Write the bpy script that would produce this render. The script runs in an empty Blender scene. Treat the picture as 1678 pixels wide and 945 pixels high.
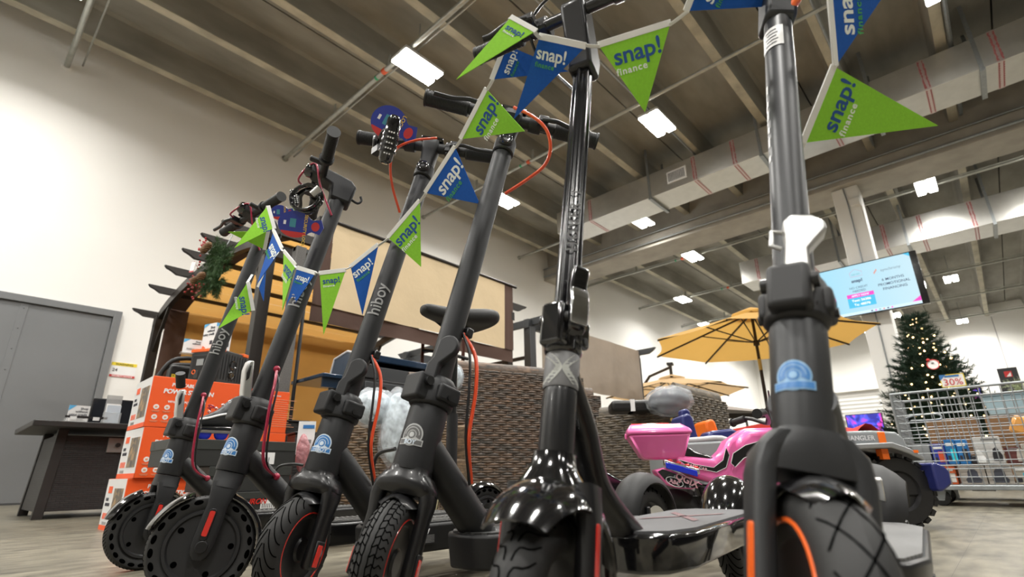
import bpy, bmesh, math, random
from mathutils import Matrix, Vector
random.seed(7)
PI = math.pi
SC = bpy.context.scene
COL = SC.collection

# ---------------------------------------------------------------- camera
F_PX, CAM_H = 847.6, 0.25
YAW, PITCH, ROLL = math.radians(42.248), math.radians(18.763), math.radians(0.914)
W_PX, H_PX, CX, CY = 1678.0, 945.0, 841.87, 489.33
_f = Vector((math.cos(YAW)*math.cos(PITCH), math.sin(YAW)*math.cos(PITCH), math.sin(PITCH)))
_r = Vector((math.sin(YAW), -math.cos(YAW), 0)); _d = _f.cross(_r)
RIGHT = math.cos(ROLL)*_r + math.sin(ROLL)*_d
DOWN = -math.sin(ROLL)*_r + math.cos(ROLL)*_d
FWD = _f
EYE = Vector((0, 0, CAM_H))
cam = bpy.data.objects.new('camera', bpy.data.cameras.new('camera')); COL.objects.link(cam)
cm = Matrix.Identity(4)
for i in range(3):
    cm[i][0] = RIGHT[i]; cm[i][1] = -DOWN[i]; cm[i][2] = -FWD[i]; cm[i][3] = EYE[i]
cam.matrix_world = cm
cam.data.sensor_width = 36; cam.data.lens = 36*F_PX/W_PX
cam.data.shift_x = -(CX-W_PX/2)/W_PX; cam.data.shift_y = (CY-H_PX/2)/W_PX
cam.data.clip_start = 0.02; cam.data.clip_end = 200
cam.data.dof.use_dof = True; cam.data.dof.focus_distance = 1.55; cam.data.dof.aperture_fstop = 4.0
SC.camera = cam

# ---------------------------------------------------------------- world, exposure
wd = bpy.data.worlds.new('world'); SC.world = wd; wd.use_nodes = True
wd.node_tree.nodes['Background'].inputs[0].default_value = (0.9, 0.95, 1, 1)
wd.node_tree.nodes['Background'].inputs[1].default_value = 0.05
vs = SC.view_settings
vs.view_transform = 'Standard'; vs.look = 'None'; vs.gamma = 1.0; vs.exposure = 0.85
vs.use_curve_mapping = False
LAMP_W = 62.0
PANEL_E = 16.0

# pixel -> place, only used to read off real positions at a known depth or height
def ray(px, py): return RIGHT*((px-CX)/F_PX) + DOWN*((py-CY)/F_PX) + FWD
def at(px, py, d): return EYE + ray(px, py)*d
def on(px, py, ax, v):
    r = ray(px, py); return EYE + r*((v-EYE[ax])/r[ax])
def fl(px, py, z=0): return on(px, py, 2, z)

# ---------------------------------------------------------------- materials
MATS = {}
def mat(name, col, rough=0.5, metal=0.0, coat=0.0, emit=0.0, trans=0.0, alpha=1.0, var=0.0, vscale=8, bump=0.0, bscale=60, bdist=0.002, spec=0.5, ecol=None, stretch=None):
    if name in MATS: return MATS[name]
    m = bpy.data.materials.new(name); m.use_nodes = True; nt = m.node_tree; b = nt.nodes['Principled BSDF']
    c = tuple(col)+(1,) if len(col) == 3 else col
    b.inputs['Base Color'].default_value = c; b.inputs['Roughness'].default_value = rough
    b.inputs['Metallic'].default_value = metal; b.inputs['Coat Weight'].default_value = coat
    b.inputs['Coat Roughness'].default_value = 0.04
    b.inputs['Transmission Weight'].default_value = trans; b.inputs['Alpha'].default_value = alpha
    b.inputs['Specular IOR Level'].default_value = spec
    if emit: b.inputs['Emission Color'].default_value = (tuple(ecol)+(1,)) if ecol else c; b.inputs['Emission Strength'].default_value = emit
    tc = nt.nodes.new('ShaderNodeTexCoord'); src = tc.outputs['Object']
    if stretch:
        mp = nt.nodes.new('ShaderNodeMapping'); mp.inputs['Scale'].default_value = stretch
        nt.links.new(src, mp.inputs['Vector']); src = mp.outputs['Vector']
    if var:
        n = nt.nodes.new('ShaderNodeTexNoise'); n.inputs['Scale'].default_value = vscale; n.inputs['Detail'].default_value = 5
        nt.links.new(src, n.inputs['Vector'])
        mx = nt.nodes.new('ShaderNodeMix'); mx.data_type = 'RGBA'
        mx.inputs['A'].default_value = tuple(x*(1-var) for x in c[:3])+(1,); mx.inputs['B'].default_value = tuple(min(1, x*(1+var)) for x in c[:3])+(1,)
        mr = nt.nodes.new('ShaderNodeMapRange'); mr.inputs[1].default_value = 0.3; mr.inputs[2].default_value = 0.7
        nt.links.new(n.outputs['Fac'], mr.inputs[0]); nt.links.new(mr.outputs[0], mx.inputs['Factor'])
        nt.links.new(mx.outputs['Result'], b.inputs['Base Color'])
    if bump:
        n2 = nt.nodes.new('ShaderNodeTexNoise'); n2.inputs['Scale'].default_value = bscale; n2.inputs['Detail'].default_value = 4
        nt.links.new(src, n2.inputs['Vector'])
        bp = nt.nodes.new('ShaderNodeBump'); bp.inputs['Strength'].default_value = bump; bp.inputs['Distance'].default_value = bdist
        nt.links.new(n2.outputs['Fac'], bp.inputs['Height']); nt.links.new(bp.outputs['Normal'], b.inputs['Normal'])
    MATS[name] = m; return m

def brick_mat(name, c1, c2, mortar, bw, bh, ms, rough=0.5, bump=0.5, offset=0.5, mode='wall', noise=0.0, nstretch=(1, 1, 1), dist=0.004, ns=20):
    """mode 'wall': u = x+y, v = z ; mode 'floor': u = x, v = y"""
    m = bpy.data.materials.new(name); m.use_nodes = True; nt = m.node_tree; b = nt.nodes['Principled BSDF']
    tc = nt.nodes.new('ShaderNodeTexCoord'); sx = nt.nodes.new('ShaderNodeSeparateXYZ'); nt.links.new(tc.outputs['Object'], sx.inputs[0])
    cb = nt.nodes.new('ShaderNodeCombineXYZ')
    if mode == 'wall':
        ad = nt.nodes.new('ShaderNodeMath'); ad.operation = 'ADD'
        nt.links.new(sx.outputs[0], ad.inputs[0]); nt.links.new(sx.outputs[1], ad.inputs[1])
        nt.links.new(ad.outputs[0], cb.inputs[0]); nt.links.new(sx.outputs[2], cb.inputs[1])
    else:
        nt.links.new(sx.outputs[0], cb.inputs[0]); nt.links.new(sx.outputs[1], cb.inputs[1])
    bt = nt.nodes.new('ShaderNodeTexBrick'); nt.links.new(cb.outputs[0], bt.inputs['Vector'])
    bt.inputs['Scale'].default_value = 1; bt.inputs['Brick Width'].default_value = bw; bt.inputs['Row Height'].default_value = bh
    bt.inputs['Mortar Size'].default_value = ms; bt.inputs['Mortar Smooth'].default_value = 0.6; bt.offset = offset
    bt.inputs['Color1'].default_value = c1+(1,); bt.inputs['Color2'].default_value = c2+(1,); bt.inputs['Mortar'].default_value = mortar+(1,)
    col = bt.outputs['Color']
    if noise:
        mp = nt.nodes.new('ShaderNodeMapping'); mp.inputs['Scale'].default_value = nstretch; nt.links.new(tc.outputs['Object'], mp.inputs[0])
        n = nt.nodes.new('ShaderNodeTexNoise'); n.inputs['Scale'].default_value = ns; n.inputs['Detail'].default_value = 6; nt.links.new(mp.outputs[0], n.inputs['Vector'])
        mr = nt.nodes.new('ShaderNodeMapRange'); mr.inputs[1].default_value = 0.3; mr.inputs[2].default_value = 0.7; mr.inputs[3].default_value = 1-noise; mr.inputs[4].default_value = 1+noise
        nt.links.new(n.outputs['Fac'], mr.inputs[0])
        vm = nt.nodes.new('ShaderNodeVectorMath'); vm.operation = 'SCALE'; nt.links.new(col, vm.inputs[0]); nt.links.new(mr.outputs[0], vm.inputs['Scale']); col = vm.outputs[0]
    nt.links.new(col, b.inputs['Base Color']); b.inputs['Roughness'].default_value = rough
    bp = nt.nodes.new('ShaderNodeBump'); bp.inputs['Strength'].default_value = bump; bp.inputs['Distance'].default_value = dist; bp.invert = True
    nt.links.new(bt.outputs['Fac'], bp.inputs['Height']); nt.links.new(bp.outputs['Normal'], b.inputs['Normal'])
    MATS[name] = m; return m

def wave_mat(name, c1, c2, scale, rough=0.7, direction='X', bump=0.6, dist=0.003, wtype='BANDS', distort=0.0, profile='SIN', lo=0.35, hi=0.6):
    m = bpy.data.materials.new(name); m.use_nodes = True; nt = m.node_tree; b = nt.nodes['Principled BSDF']
    tc = nt.nodes.new('ShaderNodeTexCoord'); w = nt.nodes.new('ShaderNodeTexWave'); w.wave_type = wtype
    if wtype == 'BANDS': w.bands_direction = direction
    w.wave_profile = profile; w.inputs['Scale'].default_value = scale; w.inputs['Distortion'].default_value = distort; w.inputs['Detail Scale'].default_value = 1.5
    nt.links.new(tc.outputs['Object'], w.inputs['Vector'])
    mr = nt.nodes.new('ShaderNodeMapRange'); mr.inputs[1].default_value = lo; mr.inputs[2].default_value = hi; nt.links.new(w.outputs['Fac'], mr.inputs[0])
    mx = nt.nodes.new('ShaderNodeMix'); mx.data_type = 'RGBA'; mx.inputs['A'].default_value = c1+(1,); mx.inputs['B'].default_value = c2+(1,)
    nt.links.new(mr.outputs[0], mx.inputs['Factor']); nt.links.new(mx.outputs['Result'], b.inputs['Base Color'])
    b.inputs['Roughness'].default_value = rough
    bp = nt.nodes.new('ShaderNodeBump'); bp.inputs['Strength'].default_value = bump; bp.inputs['Distance'].default_value = dist
    nt.links.new(mr.outputs[0], bp.inputs['Height']); nt.links.new(bp.outputs['Normal'], b.inputs['Normal'])
    MATS[name] = m; return m

# ---------------------------------------------------------------- mesh building
def frame_from(z, hint=(0, 0, 1)):
    z = Vector(z).normalized(); h = Vector(hint)
    if abs(z.dot(h)) > 0.98: h = Vector((1, 0, 0))
    x = h.cross(z).normalized(); y = z.cross(x)
    return x, y, z
class MB:
    def __init__(s, M=None): s.v = []; s.f = []; s.M = M or Matrix.Identity(4)
    def add(s, vs_, fs, M=None):
        o = len(s.v); T = s.M @ M if M else s.M
        s.v += [T @ Vector(p) for p in vs_]; s.f += [tuple(i+o for i in f) for f in fs]; return s
    def box(s, c, d, M=None):
        x, y, z = (k/2 for k in d); cx, cy, cz = c
        vs_ = [(cx+a*x, cy+b*y, cz+e*z) for a in (-1, 1) for b in (-1, 1) for e in (-1, 1)]
        return s.add(vs_, [(0, 1, 3, 2), (4, 6, 7, 5), (0, 4, 5, 1), (2, 3, 7, 6), (0, 2, 6, 4), (1, 5, 7, 3)], M)
    def b2(s, p0, p1, M=None):
        return s.box([(a+b)/2 for a, b in zip(p0, p1)], [abs(b-a) for a, b in zip(p0, p1)], M)
    def bar(s, p0, p1, w, h, hint=(0, 0, 1)):
        p0, p1 = Vector(p0), Vector(p1); x, y, z = frame_from(p1-p0, hint)
        vs_ = [p+x*a*w/2+y*b*h/2 for p in (p0, p1) for a, b in ((-1, -1), (1, -1), (1, 1), (-1, 1))]
        return s.add(vs_, [(3, 2, 1, 0), (4, 5, 6, 7), (0, 1, 5, 4), (1, 2, 6, 5), (2, 3, 7, 6), (3, 0, 4, 7)])
    def rings(s, rs, cap=True, closed=False):
        n = len(rs[0]); vs_ = [p for r in rs for p in r]; fs = []
        L = len(rs)
        for i in range(L if closed else L-1):
            a = i*n; b = ((i+1) % L)*n
            for j in range(n): fs.append((a+j, a+(j+1) % n, b+(j+1) % n, b+j))
        if cap and not closed: fs += [tuple(range(n))[::-1], tuple(range((L-1)*n, L*n))]
        return s.add(vs_, fs)
    def tube(s, pts, r, n=10, closed=False, flat=1.0, hint=None):
        pts = [Vector(p) for p in pts]; L = len(pts)
        rr = r if isinstance(r, (list, tuple)) else [r]*L
        T = []
        for i in range(L):
            a = pts[(i-1) % L] if (i > 0 or closed) else pts[i]; b = pts[(i+1) % L] if (i < L-1 or closed) else pts[i]
            T.append((b-a).normalized())
        x, y, _ = frame_from(T[0], hint or (0, 0, 1)); rs = []
        for i in range(L):
            t = T[i]; x = (x-t*x.dot(t)).normalized(); y = t.cross(x)
            rs.append([pts[i]+x*math.cos(2*PI*k/n)*rr[i]+y*math.sin(2*PI*k/n)*rr[i]*flat for k in range(n)])
        return s.rings(rs, True, closed)
    def cyl(s, p0, p1, r, r1=None, n=18): return s.tube([p0, p1], [r, r if r1 is None else r1], n)
    def lathe(s, prof, o, axis, n=32, a0=0, a1=2*PI, hint=(0, 0, 1)):
        o = Vector(o); x, y, z = frame_from(axis, hint); full = abs(a1-a0-2*PI) < 1e-6; m = n if full else n+1
        vs_ = []
        for k in range(m):
            a = a0+(a1-a0)*k/n; d = x*math.cos(a)+y*math.sin(a)
            vs_ += [o+d*r+z*h for r, h in prof]
        L = len(prof); fs = []
        for k in range(n):
            a = k*L; b = ((k+1) % m)*L
            for j in range(L-1): fs.append((a+j, b+j, b+j+1, a+j+1))
        return s.add(vs_, fs)
    def ring(s, o, axis, R, r, n=36, m=10, flat=1.0):
        prof = [(R+r*math.cos(2*PI*k/m), r*flat*math.sin(2*PI*k/m)) for k in range(m+1)]
        return s.lathe(prof, o, axis, n)
    def ball(s, c, r, n=14, m=9, M=None):
        r = r if isinstance(r, (tuple, list)) else (r, r, r); c = Vector(c); vs_ = [c+Vector((0, 0, r[2]))]; fs = []
        for i in range(1, m):
            t = PI*i/m
            vs_ += [c+Vector((r[0]*math.sin(t)*math.cos(2*PI*k/n), r[1]*math.sin(t)*math.sin(2*PI*k/n), r[2]*math.cos(t))) for k in range(n)]
        vs_.append(c-Vector((0, 0, r[2]))); e = len(vs_)-1
        for k in range(n):
            fs.append((0, 1+k, 1+(k+1) % n)); fs.append((e, 1+(m-2)*n+(k+1) % n, 1+(m-2)*n+k))
            for i in range(m-2): a = 1+i*n; fs.append((a+k, a+n+k, a+n+(k+1) % n, a+(k+1) % n))
        return s.add(vs_, fs, M)
    def prism(s, poly, M, d0, d1):
        """poly in local xy, extruded from z=d0 to z=d1 of M"""
        n = len(poly); vs_ = [(x, y, d0) for x, y in poly]+[(x, y, d1) for x, y in poly]
        fs = [tuple(range(n))[::-1], tuple(range(n, 2*n))]+[(i, (i+1) % n, n+(i+1) % n, n+i) for i in range(n)]
        return s.add(vs_, fs, M)
    def build(s, name, m, parent=None, bevel=0.0, seg=2, smooth=40, sub=0, loc=None):
        me = bpy.data.meshes.new(name); me.from_pydata([tuple(p) for p in s.v], [], s.f)
        bm = bmesh.new(); bm.from_mesh(me); bmesh.ops.recalc_face_normals(bm, faces=bm.faces); bm.to_mesh(me); bm.free()
        if smooth: me.shade_smooth(); me.set_sharp_from_angle(angle=math.radians(smooth))
        if m: me.materials.append(m)
        o = bpy.data.objects.new(name, me); COL.objects.link(o)
        if parent: o.parent = parent
        if loc is not None: o.location = loc
        if bevel:
            b = o.modifiers.new('bevel', 'BEVEL'); b.width = bevel; b.segments = seg; b.limit_method = 'ANGLE'; b.angle_limit = math.radians(40)
        if sub: k = o.modifiers.new('sub', 'SUBSURF'); k.levels = sub; k.render_levels = sub
        return o
def mat4(x, y, z, o):
    M = Matrix.Identity(4)
    for i in range(3): M[i][0] = x[i]; M[i][1] = y[i]; M[i][2] = z[i]; M[i][3] = o[i]
    return M
def facing_negY(o=(0, 0, 0)): return mat4((1, 0, 0), (0, 0, 1), (0, -1, 0), o)
def facing_negX(o=(0, 0, 0)): return mat4((0, -1, 0), (0, 0, 1), (-1, 0, 0), o)
def arc(c, r, a0, a1, n): return [(c[0]+r*math.cos(a0+(a1-a0)*k/n), c[1]+r*math.sin(a0+(a1-a0)*k/n)) for k in range(n+1)]
def rrect(w, h, r, n=4, cx=0, cy=0):
    p = []
    for sx, sy, a in ((1, 1, 0), (-1, 1, PI/2), (-1, -1, PI), (1, -1, 1.5*PI)):
        p += arc((cx+sx*(w/2-r), cy+sy*(h/2-r)), r, a, a+PI/2, n)
    return p
def bez(pts, n=24):
    """smooth Catmull-Rom through points"""
    P = [Vector(p) for p in pts]; P = [P[0]*2-P[1]]+P+[P[-1]*2-P[-2]]; out = []
    m = len(P)-3; k = max(2, n//m)
    for i in range(m):
        a, b, c, d = P[i:i+4]
        for j in range(k):
            t = j/k; out.append(0.5*((2*b)+(c-a)*t+(2*a-5*b+4*c-d)*t*t+(3*b-a-3*c+d)*t**3))
    out.append(P[-2]); return out

# ---------------------------------------------------------------- things
def tag(o, label, cat, group=None, kind=None):
    o['label'] = label; o['category'] = cat
    if group: o['group'] = group
    if kind: o['kind'] = kind
    return o
def thing(name, label, cat, loc=(0, 0, 0), rz=0, group=None):
    o = bpy.data.objects.new(name, None); COL.objects.link(o); o.empty_display_size = 0.05
    o.location = loc; o.rotation_euler = (0, 0, rz); return tag(o, label, cat, group)
def struct(o): o['kind'] = 'structure'; return o
def plabel(o, s): o['label'] = s; return o
TXT = {}
def text_mesh(s, size, bold=0.0, ext=0.0, align='LEFT', space=1.0):
    c = bpy.data.curves.new('t', 'FONT'); c.body = s; c.size = size; c.offset = bold*size; c.extrude = ext; c.align_x = align
    c.space_character = space; c.resolution_u = 3
    o = bpy.data.objects.new('t', c); COL.objects.link(o)
    dg = bpy.context.evaluated_depsgraph_get(); me = bpy.data.meshes.new_from_object(o.evaluated_get(dg))
    bpy.data.objects.remove(o); bpy.data.curves.remove(c); return me
def text(s, size, M, m, parent=None, bold=0.0, ext=0.0004, align='LEFT', name='lettering', wrap=None, space=1.0, shear=0.0, label=None):
    me = text_mesh(s, size, bold, ext, align, space); me.materials.clear(); me.materials.append(m)
    if wrap:
        bm = bmesh.new(); bm.from_mesh(me); bmesh.ops.triangulate(bm, faces=bm.faces)
        for _ in range(3):
            es = [e for e in bm.edges if abs(e.verts[0].co.y-e.verts[1].co.y) > 0.004]
            if not es: break
            bmesh.ops.subdivide_edges(bm, edges=es, cuts=1); bmesh.ops.triangulate(bm, faces=bm.faces)
        bm.to_mesh(me); bm.free()
    for v in me.vertices:
        x, y, z = v.co; x += shear*y
        if wrap: r, a0 = wrap; a = a0-y/r; v.co = M @ Vector(((r+0.0016)*math.cos(a), (r+0.0016)*math.sin(a), x))
        else: v.co = M @ Vector((x, y, z))
    me.name = name; o = bpy.data.objects.new(name, me); COL.objects.link(o)
    if parent: o.parent = parent
    if label: o['label'] = label
    return o
def dup_tree(o, parent=None):
    c = o.copy(); COL.objects.link(c); c.parent = parent
    for ch in list(o.children): dup_tree(ch, c)
    return c

# ---------------------------------------------------------------- palette
def cloth(name, c, tr=0.4, bump=0.25, bscale=14, bdist=0.006):
    m = mat(name, c, 0.9, var=0.04, vscale=3, bump=bump, bscale=bscale, bdist=bdist); nt = m.node_tree; b = nt.nodes['Principled BSDF']
    t = nt.nodes.new('ShaderNodeBsdfTranslucent'); t.inputs[0].default_value = c+(1,); mx = nt.nodes.new('ShaderNodeMixShader'); mx.inputs[0].default_value = tr
    nt.links.new(b.outputs[0], mx.inputs[1]); nt.links.new(t.outputs[0], mx.inputs[2]); nt.links.new(mx.outputs[0], nt.nodes['Material Output'].inputs[0]); return m
def c255(r, g, b):
    f = lambda x: (x/255/12.92 if x/255 <= 0.04045 else ((x/255+0.055)/1.055)**2.4); return (f(r), f(g), f(b))
graphite = mat('graphite paint', (0.021, 0.0215, 0.023), 0.48, 0.25, spec=0.4)
graphite2 = mat('grey metal paint', (0.036, 0.037, 0.039), 0.42, 0.3)
blk_matte = mat('matte black plastic', (0.010, 0.010, 0.011), 0.55)
blk_plast = mat('black plastic', (0.012, 0.012, 0.013), 0.38)
blk_gloss = mat('gloss black paint', (0.006, 0.006, 0.007), 0.12, coat=1.0)
blk_semi = mat('satin black', (0.008, 0.008, 0.009), 0.32, coat=0.15)
rubber = mat('tyre rubber', (0.0145, 0.0145, 0.0145), 0.62, bump=0.2, bscale=180, bdist=0.0008)
grip_r = wave_mat('grip rubber', (0.008, 0.008, 0.008), (0.020, 0.020, 0.021), 60, 0.6, 'Y', 0.8, 0.002)
hole_b = mat('dark hole', (0.001, 0.001, 0.001), 1.0, spec=0.0)
red_refl = mat('red reflector', (0.62, 0.03, 0.02), 0.25, coat=0.6)
orange_refl = mat('orange reflector', (0.85, 0.14, 0.02), 0.3, coat=0.4)
cable_red = mat('crimson cable', (0.33, 0.012, 0.045), 0.3, coat=0.3)
cable_org = mat('orange cable', (0.75, 0.07, 0.015), 0.3, coat=0.4)
chrome = mat('chrome', (0.75, 0.76, 0.78), 0.14, 1.0)
alu = mat('cast aluminium', (0.62, 0.62, 0.61), 0.32, 0.9)
silverp = mat('silver paint', (0.34, 0.35, 0.36), 0.38, 0.5)
white_p = mat('white print', (0.80, 0.80, 0.80), 0.5)
white_txt = mat('white lettering', (0.85, 0.85, 0.85), 0.5)
grey_txt = mat('grey lettering', (0.24, 0.24, 0.24), 0.5)
dark_txt = mat('dark lettering', (0.03, 0.03, 0.045), 0.5)
st_blue = mat('sticker blue', c255(58, 118, 180), 0.35)
st_lblue = mat('sticker pale blue', c255(130, 170, 205), 0.35)
st_white = mat('sticker white', c255(200, 212, 224), 0.35)
st_grey = mat('sticker grey', c255(176, 178, 178), 0.35)
felt_g = mat('green felt', c255(142, 208, 55), 0.9, var=0.05, vscale=200, bump=0.25, bscale=350, bdist=0.001)
felt_b = mat('blue felt', c255(14, 84, 172), 0.9, var=0.06, vscale=200, bump=0.25, bscale=350, bdist=0.001)
snap_navy = mat('navy print', c255(38, 82, 150), 0.8)
fin_green = mat('green print', c255(70, 160, 90), 0.8)
fin_white = mat('white felt print', c255(235, 240, 235), 0.8)
tape_w = mat('white ribbon', c255(235, 235, 232), 0.85, bump=0.2, bscale=300, bdist=0.001)
galv = mat('galvanised steel', (0.30, 0.32, 0.33), 0.42, 0.7, var=0.12, vscale=30)
# ================================================================ THE ROOM
WALL_Y, FAR_X, NEAR_X, RIGHT_Y = 8.75, 28.3, -9.0, -14.0
wall_m = mat('warm white wall paint', (0.80, 0.79, 0.76), 0.75, bump=0.15, bscale=90, bdist=0.001, var=0.015, vscale=1.2)
floor_m = brick_mat('vinyl plank floor', (0.180, 0.163, 0.122), (0.145, 0.132, 0.100), (0.10, 0.09, 0.075), 1.2, 0.17, 0.0010, 0.36, 0.12, 0.37, 'floor', 0.45, (1.0, 2.2, 1), 0.001, 7)
conc = mat('bare concrete', (0.255, 0.245, 0.215), 0.85, var=0.22, vscale=2.6, bump=0.3, bscale=25, bdist=0.004, stretch=(0.35, 1, 1))
conc_b = mat('painted concrete beam', (0.36, 0.34, 0.30), 0.8, var=0.12, vscale=3, bump=0.2, bscale=20, bdist=0.004)
rib_m = mat('rib soffit concrete', (0.40, 0.37, 0.29), 0.8, var=0.22, vscale=5, bump=0.2, bscale=40, bdist=0.003, stretch=(0.6, 1, 1))

struct(MB().b2((NEAR_X, RIGHT_Y, -0.1), (FAR_X, WALL_Y, 0)).build('floor', floor_m, smooth=0))
struct(MB().b2((NEAR_X, WALL_Y, 0), (FAR_X, WALL_Y+0.3, 7)).build('wall_left', wall_m, smooth=0))
struct(MB().b2((FAR_X, RIGHT_Y, 0), (FAR_X+0.3, WALL_Y+0.3, 7)).build('wall_back', wall_m, smooth=0))
struct(MB().b2((NEAR_X-0.3, RIGHT_Y, 0), (NEAR_X, WALL_Y+0.3, 7)).build('wall_front', wall_m, smooth=0))
struct(MB().b2((NEAR_X-0.3, RIGHT_Y-0.3, 0), (FAR_X+0.3, RIGHT_Y, 7)).build('wall_right', wall_m, smooth=0))
# double-tee roof: slabs with two tapering ribs each, joints between slabs
ceil = MB(); RZ, FZ = 6.15, 6.62
def rib_prof(y): return [(y-0.065, RZ), (y+0.065, RZ), (y+0.12, FZ-0.04), (y+0.17, FZ), (y-0.17, FZ), (y-0.12, FZ-0.04)]
YZ = mat4((0, 1, 0), (0, 0, 1), (1, 0, 0), (0, 0, 0))
ribs = [8.2-1.262*k for k in range(0, 18)]
for k, y in enumerate(ribs):
    for (x0, x1) in ((NEAR_X, 11.25), (11.75, FAR_X)):
        ceil.prism(rib_prof(y), YZ, x0, x1)
edges = [WALL_Y+0.3]+[6.27-2.524*k for k in range(0, 9)]
for a, b in zip(edges[:-1], edges[1:]):
    ceil.b2((NEAR_X, b+0.012, FZ), (FAR_X, a-0.012, FZ+0.12))
ceil.b2((NEAR_X-0.3, RIGHT_Y-0.3, FZ+0.12), (FAR_X+0.3, WALL_Y+0.3, FZ+0.3))
struct(ceil.build('ceiling', conc, smooth=0))
sof = MB()
for y in ribs:
    for (x0, x1) in ((NEAR_X, 11.2), (11.8, FAR_X)):
        sof.b2((x0, y-0.066, RZ-0.004), (x1, y+0.066, RZ+0.006))
struct(sof.build('ceiling_rib_soffit', rib_m, smooth=0))
# girder across the ribs (inverted tee) with its column
g = MB(); g.b2((10.95, RIGHT_Y, 5.52), (11.85, WALL_Y, 5.86)); g.b2((11.15, RIGHT_Y, 5.86), (11.65, WALL_Y, FZ))
struct(g.build('ceiling_beam', conc_b, bevel=0.02))
for k, cy in enumerate((1.21, -8.0)):
    c = MB().b2((11.1, cy-0.22, 0), (11.55, cy+0.22, 5.52)); struct(c.build('column', wall_m, bevel=0.015))
c2 = MB(); c2.b2((10.98, 1.0, 5.05), (11.1, 1.16, 5.2)); tag(c2.build('junction_box', wall_m, bevel=0.01), 'white electrical junction box high on the white concrete column', 'junction box')
t = MB().tube([(11.08, 1.22, 5.5), (11.08, 1.2, 5.1), (11.085, 1.21, 0.2)], 0.012); tag(t.build('conduit', galv), 'thin grey conduit running down the white column face', 'conduit')
# baseboard along left wall, door
base_m = mat('dark rubber base', (0.05, 0.05, 0.052), 0.6)
struct(MB().b2((1.52, WALL_Y-0.012, 0), (FAR_X, WALL_Y, 0.1)).build('baseboard_left', base_m, smooth=0))
door_g = mat('grey door enamel', (0.155, 0.16, 0.165), 0.5, var=0.05, vscale=1.5)
dr = bpy.data.objects.new('door_1', None); COL.objects.link(dr); dr.location = (0, WALL_Y, 0); struct(dr)
fr = MB(); fr.b2((1.33, -0.06, 0), (1.42, 0.0, 2.49)); fr.b2((-0.75, -0.06, 0), (-0.66, 0.0, 2.49)); fr.b2((-0.66, -0.06, 2.40), (1.33, 0.0, 2.49))
fr.build('door_frame', door_g, dr, bevel=0.004)
for x0, x1 in ((-0.655, 0.425), (0.433, 1.325)):
    d = MB().b2((x0, -0.025, 0.02), (x1, -0.002, 2.395)); d.build('door_leaf', door_g, dr, bevel=0.003)
MB().b2((0.38, -0.032, 0.02), (0.46, -0.025, 2.395)).build('astragal', door_g, dr, bevel=0.003)
rv = MB()
for k in range(9): rv.ball((0.42, -0.033, 0.25+0.26*k), 0.008, 8, 6)
rv.build('rivets', door_g, dr)
MB().b2((-0.66, -0.03, 0), (1.33, 0, 0.02)).build('threshold', base_m, dr)
sc = MB()
for k in range(7):
    sc.ball((0.30+0.02*math.sin(k*2.1), -0.0262, 0.95+0.09*k), (0.012+0.01*(k % 3), 0.001, 0.035), 8, 6)
plabel(sc.build('paint_scrape', white_p, dr), 'bare white scrapes where the grey paint is chipped off')
# warning sign on wall
ws = thing('warning_sign', 'small yellow, white and red warning sign on the white wall right of the grey door', 'sign', (1.44, WALL_Y-0.004, 1.595))
ylw = mat('sign yellow', (0.80, 0.62, 0.03), 0.5); sred = mat('sign red', (0.55, 0.03, 0.03), 0.5); blk_ink = mat('black ink', (0.01, 0.01, 0.01), 0.5)
MB().b2((0, -0.003, 0), (0.29, 0.003, 0.20)).build('sign_board', white_p, ws)
MB().b2((0, -0.005, 0.155), (0.29, -0.003, 0.20)).build('yellow_band', ylw, ws)
MB().b2((0, -0.005, 0), (0.29, -0.003, 0.03)).build('red_band', sred, ws)
text('WARNING', 0.042, facing_negY((0.145, -0.0055, 0.163)), blk_ink, ws, 0.02, align='CENTER')
text('24', 0.06, facing_negY((0.02, -0.0045, 0.075)), blk_ink, ws, 0.02)
text('SECURITY NOTICE', 0.028, facing_negY((0.145, -0.0055, 0.005)), white_txt, ws, 0.02, align='CENTER')
cmr = MB(); cmr.lathe([(0.0, -0.006), (0.03, -0.006), (0.035, 0)], (0.22, -0.003, 0.09), (0, -1, 0), 16, 0, 2*PI); cmr.build('camera_symbol', blk_ink, ws)

# far wall details: rolling shutter, panel joints, screens
shut_m = wave_mat('shutter slats', (0.50, 0.49, 0.47), (0.72, 0.71, 0.69), 1.8, 0.6, 'Z', 0.8, 0.03, profile='SAW')
sh = thing('rolling_shutter', 'white horizontally slatted rolling shutter on the far back wall', 'shutter', (FAR_X-0.02, 4.4, 0))
MB().b2((-0.12, -0.9, 2.3), (0, 0.95, 3.62)).build('slat_curtain', shut_m, sh, smooth=0)
MB().b2((-0.3, -1.0, 3.62), (0, 1.05, 3.75)).build('shutter_housing', wall_m, sh, bevel=0.01)
jm = mat('grey wall joint', (0.35, 0.34, 0.33), 0.8)  # plain grey for the wall panel joints
for k, y in enumerate((6.6, 3.1, 1.3, -0.75, -2.6)):
    struct(MB().b2((FAR_X-0.006, y-0.015, 0), (FAR_X, y+0.015, 6.1)).build('trim_%d' % (k+1), jm, smooth=0))

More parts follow.
